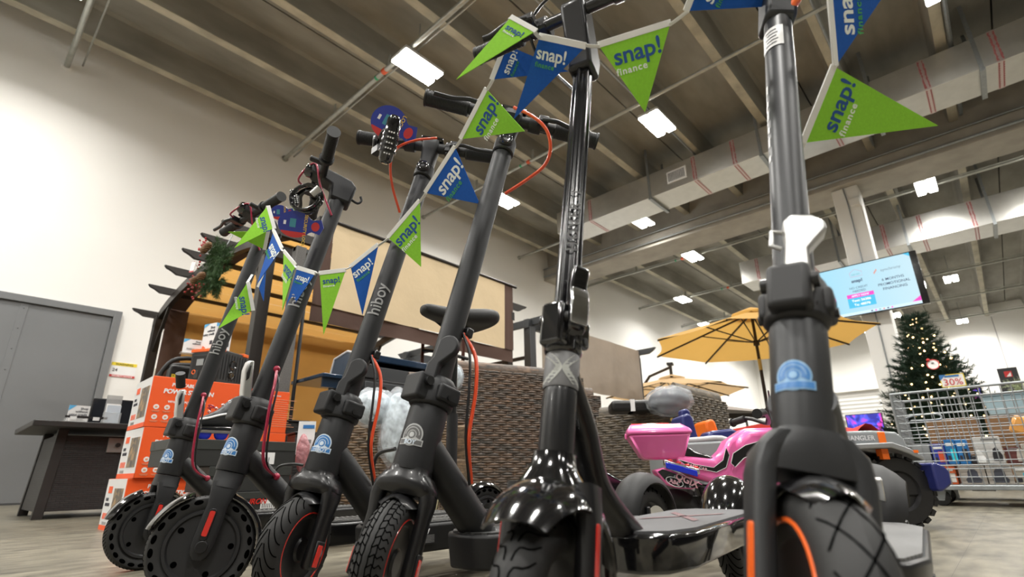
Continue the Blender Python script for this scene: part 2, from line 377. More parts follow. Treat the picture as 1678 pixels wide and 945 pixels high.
def screen_mat(name, c1, c2, c3, scale, s):
    m = bpy.data.materials.new(name); m.use_nodes = True; nt = m.node_tree; b = nt.nodes['Principled BSDF']
    tc = nt.nodes.new('ShaderNodeTexCoord'); n = nt.nodes.new('ShaderNodeTexNoise'); n.inputs['Scale'].default_value = scale; n.inputs['Distortion'].default_value = 1.5
    nt.links.new(tc.outputs['Object'], n.inputs['Vector']); r = nt.nodes.new('ShaderNodeValToRGB'); nt.links.new(n.outputs['Fac'], r.inputs[0])
    r.color_ramp.elements[0].position = 0.38; r.color_ramp.elements[0].color = c1+(1,); r.color_ramp.elements[1].position = 0.62; r.color_ramp.elements[1].color = c3+(1,)
    e = r.color_ramp.elements.new(0.5); e.color = c2+(1,)
    b.inputs['Base Color'].default_value = (0.01, 0.01, 0.01, 1); nt.links.new(r.outputs[0], b.inputs['Emission Color']); b.inputs['Emission Strength'].default_value = s
    return m
scr_m = screen_mat('shop screen picture', (0.02, 0.02, 0.35), (0.06, 0.10, 0.9), (0.9, 0.05, 0.5), 2.2, 0.7)
for (x0, x1, y0, y1, X, lab) in ((1386, 1450, 681, 706, 20.0, 'far television with blue and pink picture below the white shutter'), (1592, 1610, 632, 652, 14.0, 'small far television with violet picture left of the brown armchair back'), (1642, 1656, 630, 650, 14.0, 'small far television with bright blue picture beside the dark banner')):
    a = on(x0, y0, 0, X); b = on(x1, y1, 0, X); tv = thing('television', lab, 'television', (X, (a.y+b.y)/2, (a.z+b.z)/2))
    w, h = abs(a.y-b.y), abs(a.z-b.z)
    MB().b2((0, -w/2-0.03, -h/2-0.03), (0.07, w/2+0.03, h/2+0.03)).build('housing', blk_plast, tv, bevel=0.01)
    MB().b2((-0.004, -w/2, -h/2), (0.0, w/2, h/2)).build('screen', scr_m, tv)
    MB().b2((0.01, -0.08, -b.z-(a.z-b.z)/2+h*0+0.0-((a.z+b.z)/2-b.z)*0), (0.06, 0.08, -h/2)).build('stand', blk_plast, tv) if False else MB().b2((0.01, -0.1, -(a.z+b.z)/2), (0.06, 0.1, -h/2-0.02)).build('stand', blk_plast, tv, bevel=0.01)

# sprinkler / services pipes that run across under the ribs
pipe_m = mat('galvanised pipe', (0.40, 0.41, 0.38), 0.42, 0.6, var=0.1, vscale=12)
org_clip = mat('orange hanger clip', (0.7, 0.10, 0.03), 0.5); grn_clip = mat('green tape', (0.02, 0.35, 0.15), 0.5)
ords = ['nearest the camera, entering the wall above the grey door', 'entering the wall above the second scooter', 'entering the wall above the tan fabric panel', 'beyond the first duct end', 'just beyond the concrete girder', 'sixth from the camera, past the girder', 'seventh from the camera', 'eighth from the camera', 'last before the far wall']
for k in range(9):
    X = 0.11+3.335*k if k < 3 else [9.86, 13.13, 16.46, 19.9, 23.3, 26.8][k-3]
    if k == 1: X = 3.3
    if k == 2: X = 6.55
    pt = thing('sprinkler_pipe', 'grey steel pipe under the ribs, '+ords[k], 'pipe', (X, 0, 5.92), group='steel pipes across the ceiling')
    r = 0.035 if k < 2 else 0.03
    MB().cyl((0, RIGHT_Y+0.02, 0), (0, WALL_Y-0.01, 0), r, n=12).build('pipe_run', pipe_m, pt)
    MB().tube([(0.16, RIGHT_Y+0.02, 0.12), (0.16, WALL_Y-0.01, 0.12)], 0.012, 8).build('conduit', pipe_m, pt)
    MB().cyl((0, WALL_Y-0.03, 0), (0, WALL_Y-0.005, 0), r*1.7, n=16).build('wall_collar', wall_m if k == 0 else pipe_m, pt)
    for y in (6.95, 5.4, 3.1, 0.5): MB().box((0, y, 0.10), (0.015, 0.05, 0.24)).build('hanger', pipe_m, pt)
    MB().cyl((0, 5.47, 0), (0, 5.54, 0), r*1.25, n=12).build('clip', org_clip, pt)
    MB().cyl((0, 5.68, 0), (0, 5.72, 0), r*1.08, n=12).build('green_tape', grn_clip, pt)
# conduits along the girder
cd = MB(); cd.tube([(10.9, RIGHT_Y, 5.62), (10.9, 8.7, 5.62)], 0.025, 8); tag(cd.build('conduit', galv), 'grey conduit clipped low along the near face of the concrete girder', 'conduit', 'conduits on the girder')
cd = MB(); cd.tube([(10.88, RIGHT_Y, 5.84), (10.88, 8.7, 5.84)], 0.018, 8); tag(cd.build('conduit', galv), 'thin grey conduit clipped high along the near face of the concrete girder', 'conduit', 'conduits on the girder')
cd = MB(); cd.tube([(4.0, 3.18, 6.1), (8.9, 3.18, 6.1)], 0.02, 8); tag(cd.build('conduit', galv), 'thin conduit along the underside of a ceiling rib feeding a light near the duct', 'conduit')
cd = MB(); cd.tube([(2.0, 0.56, 6.1), (10.9, 0.56, 6.1)], 0.02, 8); tag(cd.build('conduit', galv), 'thin conduit along a ceiling rib above the rightmost blue pennant', 'conduit')
cd = MB(); cd.tube([(3.0, -0.74, 6.1), (10.9, -0.74, 6.1)], 0.03, 8); tag(cd.build('conduit', galv), 'grey conduit along the ceiling rib at the upper right', 'conduit')

# ducts: foil-faced rectangular duct board with taped joints and straps
foil = mat('foil duct board', (0.58, 0.575, 0.55), 0.34, 0.82, bump=0.30, bscale=12, bdist=0.005, var=0.05, vscale=6)
tape_f = mat('foil joint tape', (0.60, 0.50, 0.49), 0.35, 0.7, bump=0.3, bscale=60, bdist=0.003)
red_print = mat('red printed warnings', (0.36, 0.10, 0.10), 0.6)
def duct(name_label, X0, w, z0, h, y0, y1, joints, straps, grilles):
    t = thing('air_duct', name_label, 'duct', (X0, 0, z0))
    MB().b2((0, y0, 0), (w, y1, h)).build('duct_body', foil, t, bevel=0.004)
    for y in joints:
        j = MB(); j.b2((-0.003, y-0.04, -0.003), (w+0.003, y+0.04, h+0.003)); j.build('joint_tape', tape_f, t)
        p = MB()
        zz = [(0.02+(h-0.04)*i/23) for i in range(24)]
        for off in (-0.028, 0.022):
            L_ = [(-0.0045, y+off+random.uniform(-0.016, 0.0), q) for q in zz]; R__ = [(-0.0045, y+off+random.uniform(0.004, 0.018), q) for q in zz]
            p.add(L_+R__, [(i, i+1, 25+i, 24+i) for i in range(23)]); xx = [0.02+(w-0.04)*i/23 for i in range(24)]
            p.add([(q, y+off-0.012*(i % 2), -0.0045) for i, q in enumerate(xx)]+[(q, y+off+0.010, -0.0045) for q in xx], [(i, i+1, 25+i, 24+i) for i in range(23)])
        p.build('printed_warnings', red_print, t)['kind'] = 'stuff'
    for y in straps:
        s = MB(); s.b2((-0.012, y-0.025, -0.012), (-0.002, y+0.025, FZ-z0)); s.b2((w+0.002, y-0.025, -0.012), (w+0.012, y+0.025, FZ-z0)); s.b2((-0.03, y-0.03, -0.05), (w+0.05, y+0.03, -0.008)); s.build('hanger_strap', galv, t)
    for y in grilles:
        gl = MB(); gl.b2((-0.02, y-0.2, h/2-0.13), (-0.004, y+0.2, h/2+0.13)); fr_ = gl.build('grille', white_p, t, bevel=0.004)
        sl = MB()
        for i in range(12): sl.b2((-0.024, y-0.16+i*0.0285, h/2-0.095), (-0.0205, y-0.148+i*0.0285, h/2+0.095))
        sl.build('grille_slots', dark_txt, fr_)
    return t
duct('long foil-wrapped air duct nearer the camera, below the ribs', 8.72, 0.72, 5.50, 0.52, RIGHT_Y, 6.52, (5.6, 3.2, 2.45, 0.9, -0.35, -1.15, -2.6), (4.15, 2.0, 0.32, -0.95), (3.55, 0.75))
duct('second foil-wrapped air duct farther away, beyond the white column', 14.2, 0.9, 5.15, 0.62, RIGHT_Y, 4.35, (3.9, 2.6, 1.0, 0.3, -0.6, -2.2), (2.0, 0.6, -0.9), ())

# high-bay lights
lampw = mat('lamp housing', (0.6, 0.6, 0.6), 0.5)
panel_m = mat('lit lamp panel', (1, 1, 1), 0.5, emit=PANEL_E, ecol=(1.0, 0.97, 0.90))
def lamp(x, y, label, z=5.80, visible=True):
    t = thing('high_bay_light', label, 'light', (x, y, z), group='high-bay lights under the ceiling')
    MB().b2((-0.34, -0.18, 0.03), (0.34, 0.18, 0.08)).build('housing', lampw, t, bevel=0.01)
    for s in (-1, 1): MB().b2((-0.33, s*0.102-0.068, 0.0), (0.33, s*0.102+0.068, 0.03)).build('light_panel', panel_m, t, bevel=0.005)
    MB().cyl((0, 0, 0.08), (0, 0, FZ-z), 0.006, n=6).build('suspension_rod', galv, t)
    L = bpy.data.lights.new('lamp_light', 'AREA'); L.shape = 'RECTANGLE'; L.size = 0.64; L.size_y = 0.32; L.energy = LAMP_W; L.spread = math.radians(156); L.color = (1.0, 0.975, 0.925)
    lo = bpy.data.objects.new('lamp_light', L); COL.objects.link(lo); lo.parent = t; lo.location = (0, 0, -0.012)
    return t
lamps = [(3.53, 5.0, 'large bright ceiling light above the third and fourth scooters'), (7.09, 3.1, 'bright ceiling light right of the tall black scooter stem'),
         (7.15, 6.75, 'ceiling light seen right beside the fourth scooter stem'), (10.1, 5.1, 'ceiling light just under the near end of the long duct'),
         (12.97, 5.14, 'ceiling light beyond the girder, left of the second duct'), (16.3, 7.0, 'ceiling light low above the left part of the yellow umbrella'),
         (12.9, 0.0, 'twin-panel ceiling light right of the white column'), (20.4, 0.08, 'ceiling light above and right of the wall television'),
         (27.0, 0.16, 'farthest ceiling light over the back wall'), (12.4, -1.75, 'ceiling light at the right edge of view beyond the girder')]
for x, y, l in lamps: lamp(x, y, l)
for k, (x, y) in enumerate([(-0.3, 6.9), (-3.5, 5.0), (0.0, 3.1), (3.5, 1.2), (-3.5, 1.2), (0.0, -0.7), (7.0, -0.7), (3.5, -2.6), (-3.5, -2.6), (0, -5), (7, -5), (-6.5, 3.1), (10, -4), (16.3, 3.1), (20, 4.5), (24, 2.0), (25.5, -2.0), (26.2, 3.2), (26, 6.5), (22.5, 5.5), (13, -3.5), (24, 6.8), (20, 7.8), (17, -3), (23.5, -3.5), (-3.4, 7.4)]):  # lamps added beyond those seen; the far ones brighten the back of the hall
    lamp(x, y, 'high-bay ceiling light beyond those seen, added to light the hall')
# ================================================================ SCOOTERS
def steer_frame(R, lean, s, at_=(0, 0)):
    w = Vector((-math.sin(lean), 0, math.cos(lean))); u = Vector((math.cos(lean), 0, math.sin(lean))); v = Vector((0, 1, 0))
    return mat4(math.cos(s)*u+math.sin(s)*v, -math.sin(s)*u+math.cos(s)*v, w, (0, 0, R))

def wheel_honey(M, R, parent, back=False):
    w = MB(M); prof = [(R*0.70, -0.016), (R*0.80, -0.021), (R*0.93, -0.020), (R*0.985, -0.012), (R, 0), (R*0.985, 0.012), (R*0.93, 0.020), (R*0.80, 0.021), (R*0.70, 0.016)]
    w.lathe(prof, (0, 0, 0), (0, 1, 0), 56); t = w.build('tire', rubber, parent)
    h = MB(M)
    for s in (-1, 1):
        for k in range(22):
            a = 2*PI*k/22; T = Matrix.Translation((R*0.872*math.cos(a), s*0.0205, R*0.865*math.sin(a))) @ Matrix.Rotation(-a, 4, 'Y')
            h.ball((0, 0, 0), (0.0052, 0.0024, 0.0095), 10, 6, T)
    h.build('tire_hole', hole_b, t)
    g = MB(M)
    for k in range(64):
        a = 2*PI*k/64
        g.tube([((R-0.0008*abs(q))*math.cos(a+abs(q)*0.03), q*0.0045, (R-0.0008*abs(q))*math.sin(a+abs(q)*0.03)) for q in (-3, -1.5, 0, 1.5, 3)], 0.0009, 5)
    g.build('tread_groove', hole_b, t)
    hb = MB(M)
    for s in (-1, 1):
        hb.lathe([(0, s*0.0185), (R*0.60, s*0.0185), (R*0.635, s*0.0225), (R*0.69, s*0.0225), (R*0.715, s*0.016), (R*0.72, 0)], (0, 0, 0), (0, 1, 0), 48)
    hb.build('hub_disc', blk_matte, parent)
    for s in (-1, 1):
        for k in range(5):
            b = MB(M); a = 2*PI*k/5+0.45; c = (R*0.53*math.cos(a), s*0.0185, R*0.53*math.sin(a))
            b.ring(c, (0, 1, 0), 0.0050, 0.0014, 12, 6); b.cyl(c, (c[0], c[1]+s*0.0008, c[2]), 0.0042, n=10)
            b.build('hub_bolt', hole_b, parent)

def wheel_tread(M, R, wd, parent, style, rimcol=None, line=None):
    t = MB(M).ring((0, 0, 0), (0, 1, 0), R-wd, wd, 56, 18).build('tire', rubber, parent)
    g = MB(M)
    def pt(a, q, e=0.0): return ((R-wd+(wd+e)*math.cos(q))*math.cos(a), (wd+e)*math.sin(q), (R-wd+(wd+e)*math.cos(q))*math.sin(a))
    if style == 'curve':
        for k in range(26):
            a0 = 2*PI*k/26
            for s in (-1, 1): g.tube([pt(a0+0.42*(1-j/7)**2*1.1, s*(0.08+1.15*j/7)) for j in range(8)], 0.0011, 5)
    elif style == 'block':
        for k in range(46):
            a0 = 2*PI*k/46
            for s in (-1, 1):
                g.tube([pt(a0+0.05*(j % 2), s*(0.25+0.95*j/4)) for j in range(5)], 0.0011, 5)
        for q in (-0.55, -0.2, 0.2, 0.55): g.tube([pt(2*PI*j/80, q+0.04*(j % 2)) for j in range(80)], 0.0010, 5, closed=True)
    elif style == 'diamond':
        for k in range(14):
            for s in (-1, 1): g.tube([pt(2*PI*k/14+0.75*j/10, s*(-1.0+2.0*j/10)) for j in range(11)], 0.0010, 5)
    elif style == 'wave':
        for k in range(30):
            a0 = 2*PI*k/30
            for s in (-1, 1): g.tube([pt(a0+0.30*j/6+0.05*math.sin(j), s*(0.15+0.9*(j/6)**1.6)) for j in range(7)], 0.0010, 5)
    g.build('tread_groove', hole_b, t)
    h = MB(M)
    for s in (-1, 1):
        h.lathe([(0, s*0.021), (R*0.20, s*0.021), (R*0.24, s*0.017), (R*0.56, s*0.018), (R*0.62, s*0.022), (R*0.69, s*0.020)], (0, 0, 0), (0, 1, 0), 40)
    h.build('rim', rimcol or blk_semi, parent)
    if line:
        l = MB(M)
        for s in (-1, 1): l.ring((0, s*wd*0.93, 0), (0, 1, 0), (R-wd)-wd*0.25, 0.0019 if wd < 0.0285 else 0.0030, 48, 6)
        plabel(l.build('rim_stripe', line, parent), 'thin orange ring round the rim')

def fender_arc(M, R, r, w, a0, a1, parent, m=blk_gloss, th=0.002, name='fender', n=22, round_=0.35):
    """a from forward horizontal (0) up over the wheel (90deg) to the rear (180deg)"""
    f = MB(M); rs = []
    for k in range(n+1):
        a = a0+(a1-a0)*k/n; e = min(1, 0.55+3*min(k, n-k)/n); row = []
        outer = [(q*w/2*e, r-round_*w*(q*q)*0.5) for q in (-1, -0.75, -0.4, 0, 0.4, 0.75, 1)]
        inner = [(y*0.94, rr-th) for y, rr in outer[::-1]]
        rs.append([(rr*math.cos(a), y, rr*math.sin(a)) for y, rr in outer+inner])
    f.rings(rs); return f.build(name, m, parent)

def sticker(F0, r, a0, w0, parent, size=0.045, cb=None, cw=None, word='HIBOY'):
    """dome-shaped badge wrapped on a tube; local x up the tube, y round it (flipped to read outward)"""
    cb = cb or st_blue; cw = cw or st_white
    root = None
    def disc(R0, R1, dx, e, m, nm, par, a_from=0, a_to=2*PI):
        q = MB(); n = 28; ks = 4; vs_ = []; fs = []
        for i in range(ks+1):
            rad = R0+(R1-R0)*i/ks
            for k in range(n+1):
                t = a_from+(a_to-a_from)*k/n; x = dx+rad*math.cos(t); y = rad*math.sin(t); a = a0-y/r
                vs_.append(((r+e)*math.cos(a), (r+e)*math.sin(a), w0+x))
        for i in range(ks):
            for k in range(n): fs.append((i*(n+1)+k, i*(n+1)+k+1, (i+1)*(n+1)+k+1, (i+1)*(n+1)+k))
        q.M = F0; q.add(vs_, fs); return q.build(nm, m, par)
    def rect(x0, x1, y0, y1, e, m, nm, par):
        q = MB(F0); n = 8; vs_ = []
        for k in range(n+1):
            y = y0+(y1-y0)*k/n; a = a0-y/r
            for x in (x0, x1): vs_.append(((r+e)*math.cos(a), (r+e)*math.sin(a), w0+x))
        q.add(vs_, [(2*k, 2*k+2, 2*k+3, 2*k+1) for k in range(n)]); return q.build(nm, m, par)
    s = size/2
    root = disc(0, s*0.98, s*0.1, 0.0006, cw, 'badge', parent)
    disc(s*0.42, s*0.86, s*0.1, 0.0010, cb, 'badge_ring', root, -PI*0.62, PI*0.62)
    disc(s*0.62, s*0.68, s*0.1, 0.0013, cw, 'badge_line', root, -PI*0.5, PI*0.5)
    disc(0, s*0.34, s*0.1, 0.0010, cb, 'badge_centre', root)
    disc(0, s*0.22, s*0.1, 0.0013, cw, 'badge_dot', root)
    rect(-s*0.80, -s*0.26, -s*1.12, s*1.12, 0.0012, cw, 'badge_banner', root)
    rect(-s*0.72, -s*0.34, -s*1.04, s*1.04, 0.0015, cb, 'badge_band', root)
    if word: # text runs round the tube
        me = text_mesh(word, s*0.52, 0.03, 0, 'CENTER'); me.materials.clear(); me.materials.append(st_white)
        for v in me.vertices:
            a = a0+v.co.x/r; v.co = F0 @ Vector(((r+0.0019)*math.cos(a), (r+0.0019)*math.sin(a), w0-s*0.71+v.co.y))
        o = bpy.data.objects.new('lettering', me); COL.objects.link(o); o.parent = root
    return root

def leg_rings(M, pts):
    """pts: list of (u, v, w, su, sv) super-ellipse cross-sections"""
    b = MB(M); rs = []
    for u, v, w, su, sv in pts:
        rs.append([(u+su*math.copysign(abs(math.cos(t))**0.6, math.cos(t)), v+sv*math.copysign(abs(math.sin(t))**0.6, math.sin(t)), w) for t in [2*PI*k/16 for k in range(16)]])
    b.rings(rs); return b

grip_mat_cache = {}
def scooter(label, x, y, head, lean, Ht, steer, kind, R=0.108, cable=cable_red, deck=(0.30, 0.78, 0.085), rs=0.024, rh=0.036, badge=(st_blue, st_white, 'HIBOY'), lever=graphite, bars=(0.06, 0.0, 0.23), word='hiboy', nm='electric_scooter', tilt=0.0, wordw=0.42):
    head, lean, steer = map(math.radians, (head, lean, steer))
    t = thing(nm, label, 'scooter', (x, y, 0), head)
    M = steer_frame(R, lean, steer); M0 = steer_frame(R, lean, 0)
    W = lambda h: (h-R)/math.cos(lean)
    body = {'S': graphite, 'M': graphite, 'G': blk_semi, 'N': graphite2}[kind]
    # facing angle of the camera side in the fork frame
    rootM = Matrix.Translation((x, y, 0)) @ Matrix.Rotation(head, 4, 'Z')
    def cam_ang(FM, w):
        p = (rootM @ FM).inverted() @ EYE; return math.atan2(p.y, p.x)
    # --- wheel
    if kind == 'S': wheel_honey(M, R, t)
    elif kind == 'M': wheel_tread(M, R, 0.027, t, 'curve' if tilt == 0 else 'block', line=red_refl)
    elif kind == 'G': wheel_tread(M, R, 0.029, t, 'wave', line=None)
    else: wheel_tread(M, R, 0.029, t, 'diamond', line=orange_refl)
    # --- fork
    if kind == 'S':
        for s in (-1, 1):
            f = leg_rings(M, [(0.0, s*0.034, -0.026, 0.010, 0.005), (0.0, s*0.034, -0.016, 0.019, 0.007), (0.0, s*0.035, 0.0, 0.022, 0.008), (0.0, s*0.035, 0.05, 0.023, 0.008), (0.0, s*0.034, 0.085, 0.021, 0.009), (0.0, s*0.030, 0.115, 0.026, 0.012), (0.0, s*0.022, 0.135, 0.030, 0.016)])
            leg = f.build('fork_leg', body, t)
            p = MB(M); p.prism([(a, b) for a, b in rrect(0.017, 0.066, 0.008, 4)], mat4((1, 0, 0), (0, 0, 1), (0, -1, 0), (0.004, s*0.043, 0.045)), -0.002, 0.002)
            p.build('reflector_bezel', blk_semi, leg, bevel=0.001)
            p = MB(M); p.prism([(a, b) for a, b in rrect(0.011, 0.052, 0.003, 3)], mat4((1, 0, 0), (0, 0, 1), (0, -1, 0), (0.004, s*0.0435, 0.047)), -0.003, 0.003)
            p.build('reflector', red_refl, leg)
            MB(M).cyl((0, s*0.036, 0), (0, s*0.047, 0), 0.013, 0.012, 20).build('axle_cap', blk_semi, leg, bevel=0.001)
        leg_rings(M, [(0, 0, 0.125, 0.030, 0.042), (0, 0, 0.14, 0.032, 0.038), (0, 0, 0.155, 0.032, 0.033), (0, 0, W(0.265)-0.002, 0.033, 0.033)]).build('fork_crown', body, t)
        fender_arc(M, R, R+0.014, 0.062, math.radians(8), math.radians(62), t, name='front_fender')
        fender_arc(M, R, R+0.014, 0.056, math.radians(95), math.radians(190), t, name='rear_fender_arc')
    elif kind == 'M':
        for s in (-1, 1):
            f = leg_rings(M, [(-0.004, s*0.046, -0.034, 0.018, 0.010), (-0.003, s*0.046, -0.028, 0.022, 0.012), (-0.003, s*0.046, 0.02, 0.022, 0.012), (-0.002, s*0.046, 0.075, 0.020, 0.012), (0.0, s*0.047, 0.105, 0.026, 0.014), (0.0, s*0.042, 0.13, 0.030, 0.016), (0.0, s*0.028, 0.148, 0.030, 0.018)])
            leg = f.build('fork_leg', blk_semi, t)
            p = MB(M); p.b2((-0.016, s*0.055, -0.030), (0.014, s*0.0605, 0.022)); p.build('reflector_housing', blk_plast, leg, bevel=0.003)
            p = MB(M); p.b2((-0.006, s*0.058, -0.028), (0.0100, s*0.0625, 0.014)); p.build('reflector', red_refl, leg, bevel=0.001)
            MB(M).cyl((0.0, s*0.056, 0), (0.0, s*0.062, 0), 0.010, n=14).build('axle_nut', galv, leg)
        leg_rings(M, [(0.0, 0, 0.112, 0.030, 0.056), (0.0, 0, 0.120, 0.036, 0.061), (0.002, 0, 0.130, 0.038, 0.059), (0.002, 0, 0.141, 0.037, 0.048), (0, 0, 0.149, 0.036, 0.040), (0, 0, W(0.262), 0.036, 0.038)]).build('fork_crown', blk_semi, t)
        fender_arc(M, R, R+0.007, 0.074, math.radians(62), math.radians(140), t, blk_semi, name='front_fender', round_=0.55)
    elif kind == 'G':
        for s in (-1, 1):
            f = leg_rings(M, [(0.0, s*0.050, -0.03, 0.017, 0.012), (0.0, s*0.050, 0.0, 0.019, 0.013), (0.0, s*0.050, 0.09, 0.018, 0.013), (0.0, s*0.045, 0.135, 0.022, 0.014)])
            leg = f.build('fork_leg', blk_semi, t)
            MB(M).prism(rrect(0.009, 0.075, 0.004, 3), mat4((1, 0, 0), (0, 0, 1), (0, -1, 0), (0.006, s*0.062, 0.055)), -0.002, 0.002).build('reflector', red_refl, leg)
        # big glossy dome fender that hoods the wheel
        rs_ = []
        for k in range(19):
            a = math.radians(38+k*(160-38)/18); r_ = R+0.026+0.014*math.sin(PI*k/18); hw = 0.045+0.015*math.sin(PI*min(1, (k+1.5)/8.0)*0.5); row = []
            for q in range(-6, 7):
                th = q/6*(0.95+0.50*min(1, k/7)); row.append(((r_-(0.036+0.030*k/18)*(1-math.cos(th)))*math.cos(a), hw*math.sin(th)/math.sin(1.45), (r_-(0.036+0.030*k/18)*(1-math.cos(th)))*math.sin(a)))
            inn = [(p[0]*0.975, p[1]*0.95, p[2]*0.975) for p in row[::-1]]; rs_.append(row+inn)
        d = MB(M); d.rings(rs_); d.build('front_fender', blk_gloss, t, smooth=60)
        leg_rings(M, [(0.0, 0, R+0.016, 0.040, 0.050), (0.0, 0, R+0.030, 0.036, 0.042), (0, 0, R+0.042, 0.031, 0.034), (0, 0, R+0.052, 0.027, 0.028), (0, 0, W(0.273), 0.0255, 0.026)]).build('fork_crown', blk_gloss, t)
    else:
        for s in (-1, 1):
            f = leg_rings(M, [(0.0, s*0.045, -0.04, 0.018, 0.010), (0.0, s*0.045, 0.0, 0.023, 0.011), (0.0, s*0.045, 0.08, 0.022, 0.0115), (0.0, s*0.044, 0.125, 0.026, 0.0125), (0.0, s*0.038, 0.148, 0.029, 0.014), (0, s*0.024, 0.165, 0.029, 0.016)])
            leg = f.build('fork_leg', graphite2, t)
            MB(M).prism(rrect(0.008, 0.09, 0.003, 3), mat4((1, 0, 0), (0, 0, 1), (0, -1, 0), (0.012, s*0.0565, 0.03)), -0.002, 0.002).build('reflector', orange_refl, leg)
        leg_rings(M, [(0.0, 0, 0.127, 0.027, 0.053), (0.0, 0, 0.138, 0.029, 0.054), (0, 0, 0.148, 0.030, 0.050), (0, 0, 0.158, 0.031, 0.042), (0, 0, 0.166, 0.031, 0.034), (0, 0, W(0.282), 0.031, 0.031)]).build('fork_crown', graphite2, t)
        fender_arc(M, R, R+0.008, 0.070, math.radians(50), math.radians(150), t, blk_gloss, name='front_fender', round_=0.5)
    # --- head tube, folding joint, stem
    hz = {'S': (0.265, 0.372, 0.437), 'M': (0.257, 0.378, 0.438), 'G': (0.272, 0.357, 0.480), 'N': (0.275, 0.404, 0.470)}[kind]
    h0, h1, h2 = map(W, hz)
    MB(M0).lathe([(0, h0), (rh*0.97, h0), (rh, h0+0.006), (rh, h1-0.006), (rh*0.96, h1), (0, h1)], (0, 0, 0), (0, 0, 1), 30).build('head_tube', body, t)
    if kind == 'G':
        hs = W(0.406); sl = MB(M0).lathe([(rh*1.01, h1), (rh*1.05, h1+0.003), (rh*1.05, hs-0.003), (rh, hs)], (0, 0, 0), (0, 0, 1), 30).build('sleeve', mat('grey sleeve', (0.17, 0.17, 0.175), 0.42), t)
        ca = cam_ang(M0, h1); xm = mat('pale print', (0.42, 0.43, 0.40), 0.5)
        q = MB(M0); r_ = rh*1.05+0.0006
        for s in (-1, 1):   # X-shaped emblem: two mirrored arcs
            for i in range(10):
                t0, t1 = i/10, (i+1)/10
                def P_(tt, off):
                    yy = s*(0.004+0.017*abs(tt*2-1)**1.5)+s*off; xx = 0.042*(tt-0.5)*1.0; a = ca+yy/r_; return (r_*math.cos(a), r_*math.sin(a), (h1+hs)/2+xx)
                wd_ = 0.005+0.007*abs(t0*2-1)
                q.add([P_(t0, -0.0045), P_(t1, -0.0045), P_(t1, wd_), P_(t0, wd_)], [(0, 1, 2, 3)])
        q.build('emblem', xm, sl); h1 = hs
    # hinge clamp block
    hb = MB(M0); k_ = rh*1.13
    hb.lathe([(0, h1), (k_, h1), (k_*1.03, h1+0.008), (k_*1.0, h2-0.014), (k_*0.80, h2), (rs, h2+0.004)], (0, 0, 0), (0, 0, 1), 30)
    hb.box((0.012, 0, (h1+h2)/2), (k_*2.1, k_*1.35, (h2-h1)*0.86)); hb.box((-0.006, 0, (h1+h2)/2-0.004), (k_*1.2, k_*2.35, (h2-h1)*0.55))
    hinge = hb.build('folding_joint', {'S': blk_matte, 'M': graphite, 'G': blk_gloss, 'N': blk_matte}[kind], t, bevel=0.009 if kind == 'N' else 0.006, seg=4)
    for vv in (-1, 1):
        hs_ = MB(M0); hs_.cyl((0.018, vv*k_*0.55, h1+0.018), (0.018, vv*(k_*0.76), h1+0.018), 0.006, n=12); hs_.build('hinge_screw', blk_semi, hinge); hs_ = MB(M0); hs_.cyl((0.020, vv*k_*0.55, h2-0.022), (0.020, vv*(k_*0.76), h2-0.022), 0.005, n=12); hs_.build('hinge_screw', blk_semi, hinge); hs_ = MB(M0)
        hs_.cyl((-0.006, vv*k_*1.1, h1+0.02), (-0.006, vv*k_*1.25, h1+0.02), 0.006, n=12)
        hs_.build('hinge_screw', blk_semi, hinge)
    hp = MB(M0); hp.cyl((0.0+k_*0.9, -k_*0.9, (h1+h2)/2+0.01), (k_*0.9, k_*0.9, (h1+h2)/2+0.01), 0.009, n=16); hp.build('hinge_pin', blk_semi, hinge)
    # lever
    if kind == 'S':   # slim silver lever, standing out in front of the stem
        lv = MB(M0); pr_ = [(0.030, h1+0.02), (0.052, h1+0.075), (0.066, h1+0.125), (0.066, h1+0.150), (0.052, h1+0.155), (0.042, h1+0.12), (0.018, h1+0.04)]
        lv.prism(pr_, mat4((1, 0, 0), (0, 0, 1), (0, -1, 0), (0, 0.004, 0)), -0.014, 0.014); L_ = lv.build('lever', alu, t, bevel=0.005, seg=3); plabel(L_, 'bare silver folding lever')
        MB(M0).prism([(0.054, h1+0.098), (0.060, h1+0.118), (0.060, h1+0.140), (0.055, h1+0.140), (0.049, h1+0.108)], mat4((1, 0, 0), (0, 0, 1), (0, -1, 0), (0, 0.004, 0)), -0.0155, 0.0155).build('lever_insert', blk_plast, L_, bevel=0.002)
    elif kind == 'M':
        lv = MB(M0); ca = cam_ang(M0, h2); c_, s_ = math.cos(ca-0.5), math.sin(ca-0.5)
        Lm = mat4((-s_, c_, 0), (0, 0, 1), (c_, s_, 0), (c_*0.030, s_*0.030, 0))
        pr_ = [(-0.014, h1+0.012), (0.014, h1+0.012), (0.014, h1+0.085)]+[(0.024+0.006*math.cos(a)*0+0.024*math.cos(a)-0.004, h1+0.125+0.026*math.sin(a)) for a in [(-0.6+k*0.36) for k in range(10)]]+[(-0.004, h1+0.10), (-0.014, h1+0.085)]
        lv.prism(pr_, Lm, -0.008, 0.010); lv.build('lever', graphite, t, bevel=0.004, seg=3)
    elif kind == 'G':
        lv = MB(M0); pr_ = [(k_*0.8, h1+0.02), (k_*1.45, h1+0.03), (k_*1.55, h1+0.075), (k_*1.35, h1+0.100), (k_*1.60, h1+0.122), (k_*1.45, h1+0.134), (k_*0.95, h1+0.118), (k_*0.80, h1+0.07)]
        ca = cam_ang(M0, h2)+0.5; c_, s_ = math.cos(ca), math.sin(ca)
        L_ = MB(M0).prism(pr_, mat4((c_, s_, 0), (0, 0, 1), (s_, -c_, 0), (0, 0, 0)), -0.014, 0.014).build('lever', blk_gloss, t, bevel=0.005, seg=3)
